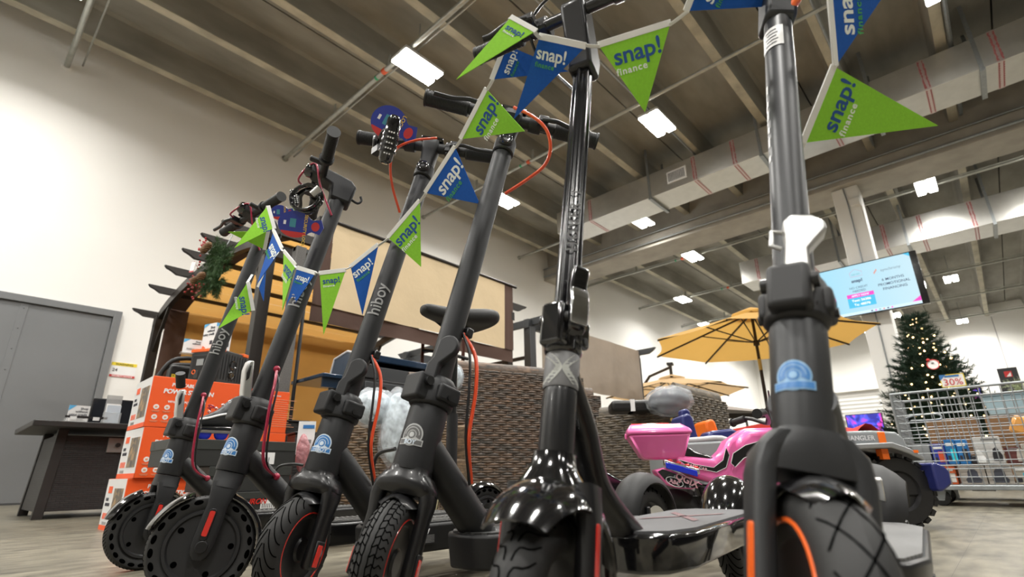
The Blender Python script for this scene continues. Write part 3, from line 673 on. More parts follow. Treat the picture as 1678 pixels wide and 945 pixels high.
        lf = MB(M0); lf.prism([(k_*1.50, h1+0.035), (k_*1.60, h1+0.075), (k_*1.44, h1+0.095), (k_*1.3, h1+0.05)], mat4((c_, s_, 0), (0, 0, 1), (s_, -c_, 0), (0, 0, 0)), -0.0145, 0.0145); plabel(lf.build('lever_face', chrome, L_, bevel=0.002), 'polished chrome lever face')
    else:
        ca = cam_ang(M0, h2)+0.12; c_, s_ = math.cos(ca), math.sin(ca); Lm = mat4((-s_, c_, 0), (0, 0, 1), (c_, s_, 0), (c_*rh*0.95, s_*rh*0.95, 0))
        pr_ = [(-0.016, h1+0.028), (0.014, h1+0.028), (0.012, h1+0.088), (0.024, h1+0.105), (0.033, h1+0.118), (0.031, h1+0.130), (0.018, h1+0.140), (-0.004, h1+0.142), (-0.014, h1+0.132), (-0.012, h1+0.10)]
        L_ = MB(M0).prism(pr_, Lm, -0.010, 0.012).build('lever', alu, t, bevel=0.004, seg=3); plabel(L_, 'bright cast silver folding lever')
        MB(M0).tube([Lm @ Vector((-0.014, h1+0.12, 0)), Lm @ Vector((-0.026, h1+0.122, 0)), Lm @ Vector((-0.027, h1+0.10, 0)), Lm @ Vector((-0.016, h1+0.095, 0))], 0.003, 8).build('safety_catch', alu, L_)
    # stem
    wt = W(Ht)
    if kind == 'G':
        st = MB(M0); rsn = []
        for w_ in (h2-0.01, wt):
            rsn.append([((rs+0.0022*math.cos(6*a))*math.cos(a), (rs+0.0022*math.cos(6*a))*math.sin(a), w_) for a in [2*PI*k/60 for k in range(60)]])
        st.rings(rsn); stem = st.build('stem', mat('anodised black tube', (0.005, 0.005, 0.006), 0.17, spec=0.32), t)
    else:
        prof = [(0, h2-0.02), (rs*1.04, h2-0.02), (rs, h2+0.06), (rs*0.98, wt), (0, wt)]
        stem = MB(M0).lathe(prof, (0, 0, 0), (0, 0, 1), 28).build('stem', body, t)
    # badge and lettering facing the viewer
    if badge:
        ca = cam_ang(M0, h1); sticker(M0, rh, ca-(0.80 if kind == 'S' else 0.25 if kind == 'N' else 0.50), (h0+h1)/2-0.004 if kind != 'N' else (h0+h1)/2-0.006, t, 0.044 if kind != 'N' else 0.036, badge[0], badge[1], badge[2])
    if word:
        ca = cam_ang(M0, W(0.8))
        if kind in 'SM':
            text('hiboy', 0.044, M0 @ Matrix.Translation((0, 0, wordw)), mat('pale grey lettering', (0.55, 0.55, 0.55), 0.5), stem, 0.012, wrap=(rs, ca+0.28), name='lettering')
        elif kind == 'G':
            text('HOVER-1', 0.024, M0 @ Matrix.Translation((0, 0, W(0.57))), grey_txt, stem, 0.01, wrap=(rs+0.0022, ca+0.55), space=1.35)
        else:
            text('NIU', 0.030, M0 @ Matrix.Translation((0, 0, W(0.66))), white_txt, stem, 0.01, wrap=(rs, ca-0.9), space=1.2) if word != 'plain' else None
    return t, M, M0, W, wt, body, stem, cam_ang
def ribbed_grip(M, p0, p1, r, parent, m=None, name='grip'):
    p0, p1 = Vector(p0), Vector(p1); L = (p1-p0).length; n = 26; prof = [(0, 0), (r*0.8, 0), (r, 0.003)]
    for k in range(n):
        h = 0.006+(L-0.012)*k/n; d = (L-0.012)/n
        prof += [(r, h), (r, h+d*0.55), (r*0.93, h+d*0.62), (r*0.93, h+d*0.95)]
    prof += [(r, L-0.006), (r*1.08, L-0.004), (r*1.08, L), (0, L)]
    return MB(M).lathe(prof, p0, p1-p0, 22).build(name, m or mat('grip black rubber', (0.013, 0.013, 0.013), 0.5), parent)

def deck_part(t, R, x0, x1, top, M0, W, kind, lean, body, rear_x, text_side=None):
    """deck, down tube, rear wheel, rear fender, kickstand"""
    wid = {'S': 0.078, 'M': 0.086, 'G': 0.092, 'N': 0.085}[kind]; th = 0.066 if kind == 'M' else 0.056
    XY = mat4((1, 0, 0), (0, 1, 0), (0, 0, 1), (0, 0, 0))
    nose = [(-x0+0.055, 0.034), (-x0+0.03, wid*0.78), (-x0-0.04, wid), (-x1+0.03, wid), (-x1-0.015, wid*0.6)]
    poly = nose+[(a, -b) for a, b in nose[::-1]]
    d = MB(); n = len(poly); low = [(a*0.985-0.008, b*0.88) for a, b in poly]
    d.rings([[(a, b, top-th) for a, b in low], [(a, b, top-0.014) for a, b in poly], [(a, b, top-0.002) for a, b in poly]])
    dk = d.build('deck', {'S': blk_semi, 'M': blk_matte, 'G': blk_gloss, 'N': blk_semi}[kind], t, bevel=0.006, seg=3)
    gp = [(a*0.985-0.012, b*0.90) for a, b in poly]
    gm = {'S': 'deck_tread', 'M': 'deck_tread', 'G': 'deck_grip', 'N': 'deck_tread_grey'}[kind]
    MB().prism(gp, XY, top-0.002, top+0.0015).build('grip_mat', MATS[gm], dk)
    if kind in 'SM':
        r_ = MB()
        for k in range(int((x1-x0-0.04)/0.016)):
            xx = -x0-0.03-0.016*k
            for s in (-1, 1): r_.bar((xx, s*0.012, top+0.002), (xx-0.020, s*wid*0.78, top+0.002), 0.006, 0.0022)
        r_.build('grip_rib', mat('raised rubber ribs', (0.13, 0.13, 0.125), 0.6), dk)
    # label on camera side of deck
    if text_side:
        lb = MB(); lb.b2((-x0-0.10, wid+0.0005, top-0.047), (-x0-0.035, wid+0.0015, top-0.008))
        l_ = lb.build('deck_label', blk_plast, dk); text('hiboy', 0.016, mat4((-1, 0, 0), (0, 0, 1), (0, 1, 0), (-x0-0.04, wid+0.002, top-0.020)), white_txt, l_, 0.02)
        q = MB()
        for k in range(6): q.b2((-x0-0.09, wid+0.0015, top-0.028-0.003*k), (-x0-0.042, wid+0.0019, top-0.0268-0.003*k))
        q.build('fine_print', grey_txt, l_)
    # down tube
    hz = 0.30; hx = -(hz-R)*math.tan(lean)-0.012; ru = {'S': 0.026, 'M': 0.031, 'G': 0.018, 'N': 0.030}[kind]
    tb = MB()
    if kind == 'G':   # slim curved spine behind the fork
        pts = bez([(hx-0.01, 0, 0.375), (hx-0.05, 0, 0.31), (hx-0.085, 0, 0.23), (-x0+0.01, 0, top-0.01), (-x0-0.03, 0, top-0.03)], 20)
        tb.tube(pts, 0.020, 16, flat=1.25, hint=(0, 1, 0)); tb.build('down_tube', blk_semi, t)
    else:
        tb.tube([(hx+0.01, 0, hz+0.02), (-x0-0.01, 0, top-0.015)], [ru, ru*1.08], 22, flat=1.12, hint=(0, 1, 0)); tb.build('down_tube', body, t)
        MB().lathe([(0, 0), (ru*1.35, 0), (ru*1.15, 0.012), (0, 0.02)], (-x0-0.012, 0, top-0.003), (0, 0, 1), 24).build('tube_collar', blk_semi, t)
    # rear wheel
    Mr = Matrix.Translation((-rear_x, 0, R))
    if kind == 'S': wheel_honey(Mr, R, t)
    else: wheel_tread(Mr, R, 0.027, t, 'curve')
    for s in (-1, 1):
        MB().prism([(-x1+0.03, top-0.045), (-x1+0.03, top-0.012), (-rear_x+0.03, R+0.012), (-rear_x-0.016, R+0.014), (-rear_x-0.016, R-0.014), (-rear_x+0.03, R-0.014)], mat4((1, 0, 0), (0, 0, 1), (0, -1, 0), (0, s*0.045, 0)), -0.005, 0.005).build('rear_bracket', blk_semi, t, bevel=0.002)
    rd = MB(Mr); rd.cyl((0, 0.030, 0), (0, 0.036, 0), 0.055, n=28); rd.cyl((0, 0.036, 0), (0, 0.046, 0), 0.014, n=14); rd.build('brake_disc', chrome, t)
    cal = MB(Mr); cal.box((0.028, 0.042, 0.02), (0.04, 0.022, 0.03)); cal.box((0.05, 0.042, 0.035), (0.014, 0.014, 0.04)); cal.build('brake_caliper', blk_semi, t, bevel=0.004)
    if kind == 'G':
        f = MB(Mr); rs_ = []
        for k in range(17):
            a = math.radians(5+k*170/16); r_ = R+0.022+0.010*math.sin(PI*k/16); hw = 0.054; row = []
            for q in range(-6, 7):
                th = q/6*1.5; row.append(((r_-0.05*(1-math.cos(th)))*math.cos(a), hw*math.sin(th), (r_-0.05*(1-math.cos(th)))*math.sin(a)))
            rs_.append(row+[(p[0]*0.97, p[1]*0.94, p[2]*0.97) for p in row[::-1]])
        f.rings(rs_); f.build('rear_fender', blk_gloss, t, smooth=60)
    elif kind == 'N':
        fender_arc(Mr, R, R+0.024, 0.118, math.radians(4), math.radians(172), t, blk_matte, name='rear_fender', round_=0.6)
        c = MB(Mr @ Matrix.Translation((0.128, 0, 0.100)) @ Matrix.Rotation(0.55, 4, 'Y') ); c.box((0, 0, 0.012), (0.010, 0.050, 0.010)); c.box((0, 0.020, -0.008), (0.010, 0.012, 0.046)); c.box((0, -0.020, -0.008), (0.010, 0.012, 0.046)); c.box((0, 0, -0.028), (0.010, 0.028, 0.010)); c.build('fender_hook', alu, t, bevel=0.002)
    elif kind == 'M' and text_side is None:
        f = MB(Mr); rs_ = []
        for k in range(15):
            a = math.radians(12+k*150/14); r_ = R+0.020+0.016*math.sin(PI*k/14); hw = 0.046; row = []
            for q in range(-5, 6):
                th = q/5*1.4; row.append(((r_-0.035*(1-math.cos(th)))*math.cos(a), hw*math.sin(th), (r_-0.035*(1-math.cos(th)))*math.sin(a)))
            rs_.append(row+[(p[0]*0.97, p[1]*0.94, p[2]*0.97) for p in row[::-1]])
        f.rings(rs_); f.build('rear_fender', blk_matte, t, smooth=60)
        MB(Mr).tube(bez([(0.02, 0.05, 0.02), (0.055, 0.055, 0.0), (0.12, 0.05, -0.02)], 10), 0.004, 8).build('brake_cable', cable_org, t)
    else:
        fender_arc(Mr, R, R+0.016, 0.062, math.radians(2), math.radians(172), t, blk_gloss if kind == 'S' else blk_semi, name='rear_fender', round_=0.45)
        MB(Mr).tube(bez([(0.02, 0.045, 0.03), (0.07, 0.048, 0.01), (0.14, 0.04, -0.01)], 10), 0.003, 8).build('brake_cable', mat('pink brake cable', (0.75, 0.03, 0.12), 0.35), t)
        sm = MB(Mr)
        for s in (-1, 1): sm.bar(((R+0.02)*math.cos(2.6), s*0.03, (R+0.02)*math.sin(2.6)), (-0.03, s*0.04, 0.0), 0.006, 0.006)
        sm.build('fender_stay', blk_semi, t)
    # kickstand
    kx = -(x0+x1)/2-0.02
    k = MB(); k.tube(bez([(kx, wid-0.01, top-th+0.004), (kx+0.02, wid+0.035, top*0.30), (kx+0.03, wid+0.06, 0.012), (kx+0.055, wid+0.064, 0.005)], 9), 0.0048, 10); k.box((kx, wid-0.012, top-th-0.004), (0.03, 0.022, 0.02)); k.build('kickstand', blk_semi, t, bevel=0.001)
    return dk

wave_mat('deck_tread', (0.030, 0.030, 0.030), (0.05, 0.05, 0.049), 16, 0.7, 'Y', 0.9, 0.003)
wave_mat('deck_tread_grey', (0.13, 0.13, 0.13), (0.21, 0.21, 0.21), 22, 0.6, 'X', 0.9, 0.002)
mat('deck_grip', (0.12, 0.12, 0.125), 0.75, bump=0.6, bscale=500, bdist=0.002)

def cable(t, pts, r, m, name='brake_cable', clip=True, n=26):
    o = MB().tube(bez(pts, n), r, 10).build(name, m, t)
    return o
def to_local(t, p):
    return (Matrix.Translation(t.location) @ Matrix.Rotation(t.rotation_euler[2], 4, 'Z')).inverted() @ Vector(p)
def lever_clamp(M, side, v, u, z, t, L=0.10):
    """brake perch + blade under a grip"""
    b = MB(M); b.cyl((u, side*(v-0.022), z), (u, side*v, z), 0.0165, n=16); b.box((u+0.022, side*(v-0.008), z-0.006), (0.035, 0.028, 0.022)); perch = b.build('brake_perch', blk_semi, t, bevel=0.003)
    l = MB(M); l.tube(bez([(u+0.036, side*(v-0.01), z-0.010), (u+0.046, side*(v+0.025), z-0.016), (u+0.040, side*(v+0.07), z-0.020), (u+0.042, side*(v+L+0.02), z-0.022)], 12), [0.007]*4+[0.006]*6+[0.007, 0.007, 0.008][:3], 10) if False else l.tube(bez([(u+0.036, side*(v-0.01), z-0.010), (u+0.046, side*(v+0.025), z-0.016), (u+0.040, side*(v+0.07), z-0.020), (u+0.042, side*(v+L+0.02), z-0.022)], 12), 0.0062, 10)
    l.build('brake_lever', blk_plast, perch)

# ---- scooter 1 (far left) and 2: slim commuter type ----
def commuter(label, x, y, head, lean, Ht, steer, wordw, nm='electric_scooter'):
    t, M, M0, W, wt, body, stem, cam_ang = scooter(label, x, y, head, lean, Ht, steer, 'S', rs=0.0245, rh=0.036, wordw=wordw)
    # folded-box stem head reaching forward
    hd = MB(M); hd.prism([(-0.036, wt-0.055), (0.026, wt-0.055), (0.034, wt-0.010), (0.100, wt+0.006), (0.108, wt+0.030), (0.098, wt+0.044), (-0.020, wt+0.030), (-0.040, wt+0.012)], mat4((1, 0, 0), (0, 0, 1), (0, -1, 0), (0, 0, 0)), -0.027, 0.027)
    h_ = hd.build('stem_head', graphite, t, bevel=0.007, seg=3)
    hk = MB(M).tube(bez([(-0.036, 0, wt-0.022), (-0.058, 0, wt-0.026), (-0.066, 0, wt-0.012), (-0.060, 0, wt+0.002)], 9), 0.004, 8); hk.build('bag_hook', blk_matte, h_)
    bz, bu = wt+0.010, 0.068
    MB(M).cyl((bu, -0.20, bz), (bu, 0.20, bz), 0.0125, n=16).build('handlebar', blk_matte, t)
    for s in (-1, 1):
        ribbed_grip(M, (bu, s*0.115, bz), (bu, s*0.235, bz), 0.0175, t)
        MB(M).lathe([(0, 0), (0.021, 0), (0.022, 0.012), (0, 0.012)], (bu, s*0.10, bz), (0, s, 0), 20).build('grip_collar', blk_matte, t)
    lever_clamp(M, -1, 0.09, bu, bz, t)
    th = MB(M); th.box((bu+0.02, 0.085, bz-0.004), (0.05, 0.018, 0.012)); th.build('throttle', blk_matte, t, bevel=0.004)
    bl = MB(M); bl.lathe([(0, 0), (0.022, 0), (0.022, 0.008), (0.012, 0.018), (0, 0.019)], (bu+0.006, -0.05, bz+0.014), (0.3, 0, 1), 18); bl.build('bell', blk_semi, t)
    MB(M).lathe([(0, 0), (0.022, 0), (0.024, 0.012), (0.018, 0.022), (0, 0.024)], (0.098, 0, wt+0.022), (1, 0, 0.1), 20).build('headlight', blk_gloss, t)
    dk = deck_part(t, 0.108, 0.24, 0.72, 0.142, M0, W, 'S', math.radians(lean), body, 0.86)
    # red cable: over the bar, then out of the stem and into the down tube
    L = math.radians(lean)
    P = lambda u, v, w: tuple(M @ Vector((u, v, w)))
    Q = lambda u, v, w: tuple(M0 @ Vector((u, v, w)))
    cable(t, [P(bu+0.03, -0.08, bz), P(0.13, -0.02, wt-0.01), P(0.10, 0.03, wt+0.035), P(0.06, 0.034, wt-0.04), P(0.0, 0.028, wt-0.12)], 0.0032, cable_red)
    w1 = W(0.50); c = cable(t, [Q(-0.004, 0.024, w1+0.02), Q(-0.002, 0.052, w1-0.02), Q(-0.010, 0.066, W(0.40)), Q(-0.040, 0.060, W(0.30)), (-0.135, 0.027, 0.252)], 0.0036, cable_red)
    cable(t, [Q(-0.006, 0.022, w1+0.012), Q(-0.012, 0.050, w1-0.02), Q(-0.020, 0.062, W(0.40)), Q(-0.050, 0.056, W(0.30)), (-0.140, 0.024, 0.250)], 0.0026, blk_plast)
    b = MB(); b.ball(Q(-0.004, 0.024, w1+0.02), 0.009, 10, 7); b.ball((-0.135, 0.026, 0.254), 0.009, 10, 7); b.build('cable_boot', cable_red, t)
    return t, M, M0, W, wt
s1, M1, M01, W1, wt1 = commuter('graphite electric scooter farthest left, beside the orange boxes', 0.506, 1.973, 180, 10.7, 1.20, 3.8, 0.56)
kp = MB(M01); kp.cyl((0.066, 0.004, W1(0.53)), (0.088, 0.03, W1(0.565)), 0.014, n=16); plabel(kp.build('lever_grip', blk_matte, s1), 'black rubber cap above the silver lever')
s2, M2, M02, W2, wt2 = commuter('graphite electric scooter second from the left, front wheel disc facing the camera', 0.465, 1.375, 179, 13.4, 1.115, -20, 0.60)

# ---- scooters 3 and 4: heavier type with treaded tyres ----
def heavy(label, x, y, head, lean, Ht, steer, wordw, bar_up, bar_f, bar_half, badge, tilt, side, rear_style=None, nm='electric_scooter', bar_turn=14):
    t, M, M0, W, wt, body, stem, cam_ang = scooter(label, x, y, head, lean, Ht, steer, 'M', rs=0.0262, rh=0.039, wordw=wordw, badge=badge, cable=cable_org, tilt=tilt, word=None if tilt else 'hiboy')
    Mb = steer_frame(0.108, math.radians(lean), math.radians(steer+bar_turn)); rs = 0.0262; Mf = M; M = Mb
    # headlight knuckle, then a neck up to the bar clamp
    kn = MB(M); kn.rings([[(0.004+rs*1.12*math.cos(a), rs*1.12*math.sin(a), w) for a in [2*PI*k/24 for k in range(24)]] for w in (wt-0.035, wt+0.012)])
    kn.cyl((0.0, 0, wt-0.012), (0.038, 0, wt-0.008), 0.020, n=20); kn_ = kn.build('headlight_housing', blk_matte, t, bevel=0.004)
    MB(M).lathe([(0, -0.002), (0.006, -0.002), (0.007, 0.001), (0.014, 0.001), (0.017, 0.003), (0.018, 0.0), (0.0185, -0.004)], (0.039, 0, wt-0.008), (1, 0, 0.1), 22).build('headlight_lens', mat('headlight lens', (0.02, 0.02, 0.022), 0.12, coat=0.4), kn_)
    nk = leg_rings(M, [(0.0, 0, wt, 0.026, 0.024), (0.006, 0, wt+bar_up*0.4, 0.024, 0.022), (bar_f*0.6, 0, wt+bar_up-0.02, 0.024, 0.026), (bar_f, 0, wt+bar_up, 0.026, 0.030), (bar_f, 0, wt+bar_up+0.020, 0.022, 0.028)])
    nk.build('stem_neck', blk_matte, t)
    bk = MB(M); bk.b2((-0.036, -0.014, wt-0.09), (-0.026, 0.014, wt+bar_up)); plabel(bk.build('stem_back_strip', silverp, t, bevel=0.003), 'pale grey strip down the back of the stem')
    bz, bu = wt+bar_up, bar_f
    MB(M).cyl((bu, -bar_half+0.02, bz), (bu, bar_half-0.02, bz), 0.0160, n=16).build('handlebar', blk_matte, t)
    for s in (-1, 1): MB(M).lathe([(0, 0), (0.0215, 0), (0.0225, 0.004), (0.0225, 0.030), (0.0215, 0.034), (0, 0.034)], (bu, s*0.050, bz), (0, s, 0), 20).build('control_housing', blk_matte, t)
    for s in (-1, 1): ribbed_grip(M, (bu, s*(bar_half-0.125), bz), (bu, s*bar_half, bz), 0.0220, t)
    lever_clamp(M, 1, bar_half-0.15, bu, bz, t)
    lever_clamp(M, -1, bar_half-0.15, bu, bz, t) if tilt else None
    dp = MB(M); dp.box((bu-0.006, 0.0, bz+0.026), (0.05, 0.075, 0.016)); dp.build('display', blk_gloss, t, bevel=0.005)
    sw = MB(M)
    for v in (0.06, 0.085): sw.box((bu, side*v, bz-0.004), (0.042, 0.018, 0.038)); sw.cyl((bu+0.01, side*v, bz-0.03), (bu+0.012, side*v, bz-0.022), 0.006, n=10)
    sw.build('switch_pod', blk_plast, t, bevel=0.003)
    th = MB(M); th.box((bu+0.02, -side*0.09, bz-0.012), (0.03, 0.022, 0.026)); th.build('throttle', blk_plast, t, bevel=0.004)
    deck_part(t, 0.108, 0.215, 0.70, 0.142, M0, W, 'M', math.radians(lean), body, 0.82, text_side=rear_style)
    Q = lambda u, v, w: tuple(M0 @ Vector((u, v, w)))
    w1 = W(0.52)
    cable(t, [Q(-0.018, 0.020, w1+0.03), Q(-0.045, 0.048, w1-0.02), Q(-0.058, 0.060, W(0.43)), Q(-0.072, 0.056, W(0.34)), (-0.165, 0.032, 0.235)], 0.0042, cable_org)
    cable(t, [Q(-0.016, 0.020, w1+0.03), Q(-0.030, 0.046, w1-0.02), Q(-0.042, 0.058, W(0.43)), Q(-0.066, 0.054, W(0.34)), (-0.160, 0.033, 0.232)], 0.003, blk_plast, 'power_cable')
    cp = MB(M0); cp.box((-0.028, 0.020, w1+0.035), (0.018, 0.022, 0.022)); cp.build('cable_outlet', blk_semi, t, bevel=0.003)
    return t, M, M0, W, wt
s3, M3, M03, W3, wt3 = heavy('graphite electric scooter third from the left, front wheel turned toward the camera', 0.580, 1.172, 178, 15.3, 1.165, 31, 0.56, 0.085, 0.02, 0.24, (st_blue, st_white, 'HIBOY'), 0, 1, rear_style='hiboy')
s4, M4, M04, W4, wt4 = heavy('graphite electric scooter fourth from the left with grey round badge and blocky tyre', 0.590, 0.850, 176, 16.6, 1.105, 40, 0.75, 0.075, 0.03, 0.245, (mat('grey badge ink', (0.10, 0.10, 0.10), 0.5), st_grey, 'BOY'), 1, -1)
def big_loop(t, M, wt, pts, r=0.0042):
    return cable(t, [tuple(M @ Vector(p)) for p in pts], r, cable_org)
cable(s3, [to_local(s3, at(*p)) for p in ((716, 226, 1.50), (680, 230, 1.48), (650, 243, 1.46), (640, 268, 1.46), (643, 305, 1.50), (655, 348, 1.53))], 0.0036, cable_org, 'handlebar_cable', n=30)
cable(s4, [to_local(s4, at(*p)) for p in ((842, 176, 1.30), (872, 190, 1.28), (895, 212, 1.27), (902, 242, 1.27), (893, 270, 1.28), (865, 293, 1.30), (828, 317, 1.32))], 0.0042, cable_org, 'handlebar_cable', n=34)

# ---- scooter 5: glossy black ----
s5, M5, M05, W5, wt5, b5, stem5, ca5 = scooter('glossy black electric scooter with big shiny domed fender and X emblem', 0.510, 0.424, 187, 12.6, 1.043, 6, 'G', R=0.105, rs=0.0165, rh=0.0235, badge=None)
hd = MB(M5); XZ = mat4((1, 0, 0), (0, 0, 1), (0, -1, 0), (0, 0, 0))
hd.prism([(-0.026, wt5-0.05), (0.022, wt5-0.05), (0.034, wt5-0.015), (0.082, wt5+0.075), (0.068, wt5+0.10), (0.030, wt5+0.10), (-0.030, wt5+0.0)], XZ, -0.025, 0.025); hd.build('stem_head', blk_semi, s5, bevel=0.008, seg=3)
bz5, bu5 = wt5+0.072, 0.055
MB(M5).cyl((bu5, -0.19, bz5), (bu5, 0.19, bz5), 0.0125, n=16).build('handlebar', blk_semi, s5)
for s in (-1, 1):
    ribbed_grip(M5, (bu5, s*0.12, bz5), (bu5, s*0.235, bz5), 0.0185, s5); lever_clamp(M5, s, 0.10, bu5, bz5, s5, 0.07)
th = MB(M5); th.box((bu5-0.01, -0.075, bz5+0.004), (0.045, 0.03, 0.035)); th.build('throttle', blk_semi, s5, bevel=0.006)
cable(s5, [to_local(s5, at(*p)) for p in ((912, -14, 1.05), (884, 12, 1.07), (868, 45, 1.08), (880, 90, 1.09), (912, 122, 1.07), (940, 148, 1.02))], 0.0032, blk_semi)
deck_part(s5, 0.105, 0.26, 0.72, 0.168, M05, W5, 'G', math.radians(12.3), b5, 0.85)
q = MB(); 
for s in (-1, 1): q.add([(-0.40, s*0.05, 0.1705), (-0.43, s*0.05, 0.1705), (-0.60, -s*0.05, 0.1705), (-0.57, -s*0.05, 0.1705)], [(0, 1, 2, 3)])
q.build('deck_emblem', mat('faint dark red print', (0.13, 0.06, 0.065), 0.6), s5)

# ---- scooter 6: nearest, at the right ----
s6, M6, M06, W6, wt6, b6, stem6, ca6 = scooter('big dark grey electric scooter nearest the camera at the right with silver lever', 0.5520, 0.1638, 185.5, 18.04, 1.017, 30, 'N', R=0.120, rs=0.0225, rh=0.0300, badge=(st_blue, st_lblue, None), word='plain')
s6.rotation_euler = (math.radians(-3.7), 0, math.radians(185.5))
deck_part(s6, 0.120, 0.25, 0.70, 0.155, M06, W6, 'N', math.radians(18), b6, 0.83)
hd = MB(M6); hd.prism([(-0.03, wt6-0.03), (0.024, wt6-0.03), (0.03, wt6+0.0), (0.055, wt6+0.09), (-0.02, wt6+0.09)], XZ, -0.026, 0.026); hd.build('stem_head', graphite2, s6, bevel=0.008)
MB(M6).cyl((0.03, -0.17, wt6+0.07), (0.03, 0.17, wt6+0.07), 0.0135, n=16).build('handlebar', blk_matte, s6)
for s in (-1, 1): ribbed_grip(M6, (0.03, s*0.09, wt6+0.07), (0.03, s*0.20, wt6+0.07), 0.018, s6)
tg = MB(M6); a = ca6(M6, wt6)+1.0; rr_ = 0.026
oc = MB().add([], []); 
oc = MB(M6).cyl((rr_*math.cos(a)*0.9, rr_*math.sin(a)*0.9, wt6-0.012), (rr_*math.cos(a)*1.5, rr_*math.sin(a)*1.5, wt6+0.006), 0.008, n=12); oc.build('cable_boot', orange_refl, s6)
# white paper label and faint lettering on its stem
def wrap_rect(M0, r, a0, w0, h, half_a, m, name, par, e=0.0008):
    n = 8; vs_ = []
    for k in range(n+1):
        a = a0-half_a+2*half_a*k/n
        vs_ += [((r+e)*math.cos(a), (r+e)*math.sin(a), w0), ((r+e)*math.cos(a), (r+e)*math.sin(a), w0+h)]
    return MB(M0).add(vs_, [(2*k, 2*k+2, 2*k+3, 2*k+1) for k in range(n)]).build(name, m, par)
ca = ca6(M06, W6(0.93))
lb = wrap_rect(M06, 0.0225, ca-0.55, W6(0.905), 0.055, 0.85, white_p, 'paper_label', stem6); plabel(lb, 'white paper label near the top of the stem')
for k in range(5): wrap_rect(M06, 0.0229, ca-0.55+0.1*(k % 2), W6(0.912)+0.009*k, 0.0022, 0.4, dark_txt, 'label_print', lb, 0.001)
q = []
for k in range(6): wrap_rect(M06, 0.0222, ca-1.15, W6(0.66)+0.030*k, 0.020 if k % 2 else 0.012, 0.13, white_txt, 'stem_mark', stem6)

# glossy black ride-on tail seen behind the fourth scooter rear wheel
p = at(1010, 800, 2.35); rt = thing('ride_on_car', 'low glossy black ride-on toy body sloping down behind the fourth scooter rear wheel', 'ride-on toy', (p.x, p.y, 0), -0.83)
XZ1 = mat4((1, 0, 0), (0, 0, 1), (0, -1, 0), (0, 0, 0))
MB().prism([(-0.14, 0.05), (-0.15, 0.36), (-0.13, 0.37), (-0.09, 0.31), (-0.04, 0.255), (0.02, 0.225), (0.12, 0.212), (0.16, 0.19), (0.16, 0.10), (0.10, 0.06)], XZ1, -0.16, 0.0).build('body', blk_gloss, rt, bevel=0.015, seg=4)
MB().b2((0.10, -0.003, 0.175), (0.155, 0.0, 0.205)).build('pink_reflection', cable_red, rt)  # magenta reflection on the gloss body, put in as a coloured plate
for x in (-0.06, 0.09):
    MB().lathe([(0, -0.02), (0.045, -0.02), (0.055, 0), (0.045, 0.02), (0, 0.02)], (x, -0.01, 0.055), (0, 1, 0), 24).build('wheel', rubber, rt)
# ================================================================ PERGOLAS
bronze = mat('dark bronze aluminium', (0.028, 0.023, 0.020), 0.42, 0.4)
char = mat('charcoal aluminium', (0.055, 0.058, 0.062), 0.45, 0.4)
tan_c = cloth('tan canopy fabric', (0.66, 0.37, 0.11), 0.45)
cream_c = mat('cream side fabric', (0.66, 0.52, 0.33), 0.85, var=0.04, vscale=3, bump=0.35, bscale=9, bdist=0.012)
brown_c = mat('brown border fabric', (0.085, 0.045, 0.032), 0.8, bump=0.3, bscale=12, bdist=0.008)
taupe_c = mat('taupe fabric', (0.31, 0.26, 0.21), 0.9, var=0.05, vscale=4, bump=0.5, bscale=5, bdist=0.02)
def arch_z(y, yb, yf, ze, zp):
    t = (y-yf)/(yb-yf); return ze+(zp-ze)*(4*t*(1-t))**0.7 if 0 < t < 1 else ze
pg = thing('pergola', 'dark bronze arched pergola with tan canopy beside the left wall', 'pergola', (0, 0, 0))
PX0, PX1, PYF, PYB, ZE, ZP = 1.50, 4.30, 4.02, 7.0, 2.10, 2.33
for x in (PX0, PX1):
    for y in (PYF, PYB):
        p = MB(); p.box((x, y, (ZE-0.02)/2), (0.09, 0.09, ZE-0.02)); p.box((x, y, 0.006), (0.18, 0.18, 0.012)); p.build('post', bronze, pg, bevel=0.004)
    a = MB(); N = 18; rs = []
    for k in range(N+1):
        y = PYF-0.1+(PYB-PYF+0.2)*k/N; z = arch_z(y, PYB+0.1, PYF-0.1, ZE-0.04, ZP)
        rs.append([(x-0.025, y, z), (x+0.025, y, z), (x+0.025, y, z-0.10), (x-0.025, y, z-0.10)])
    a.rings(rs); a.build('arch_beam', bronze, pg)
    for y, dy in ((PYF, 0.35), (PYB, -0.35)):
        MB().bar((x, y, ZE-0.5), (x, y+dy, ZE+0.03), 0.03, 0.03).build('knee_brace', bronze, pg)
for y in (PYF, PYB):
    MB().b2((PX0-0.05, y-0.03, ZE-0.16), (PX1+0.05, y+0.03, ZE-0.05)).build('side_beam', bronze, pg, bevel=0.003)
for k in range(7):
    y = [7.16, 6.62, 6.08, 5.54, 5.0, 4.46, 3.95][k]; z = arch_z(y, PYB+0.1, PYF-0.1, ZE-0.02, ZP)+0.005
    b = MB(); XZp = mat4((1, 0, 0), (0, 0, 1), (0, -1, 0), (0, y, 0)); x0, x1 = PX0-0.25, PX1+0.26
    b.prism([(x0, z+0.075), (x1, z+0.075), (x1-0.02, z+0.05), (x1-0.07, z+0.03), (x1-0.12, z), (x0+0.12, z), (x0+0.07, z+0.03), (x0+0.02, z+0.05)], XZp, -0.022, 0.022); b.build('purlin', bronze, pg)
c = MB(); N = 20
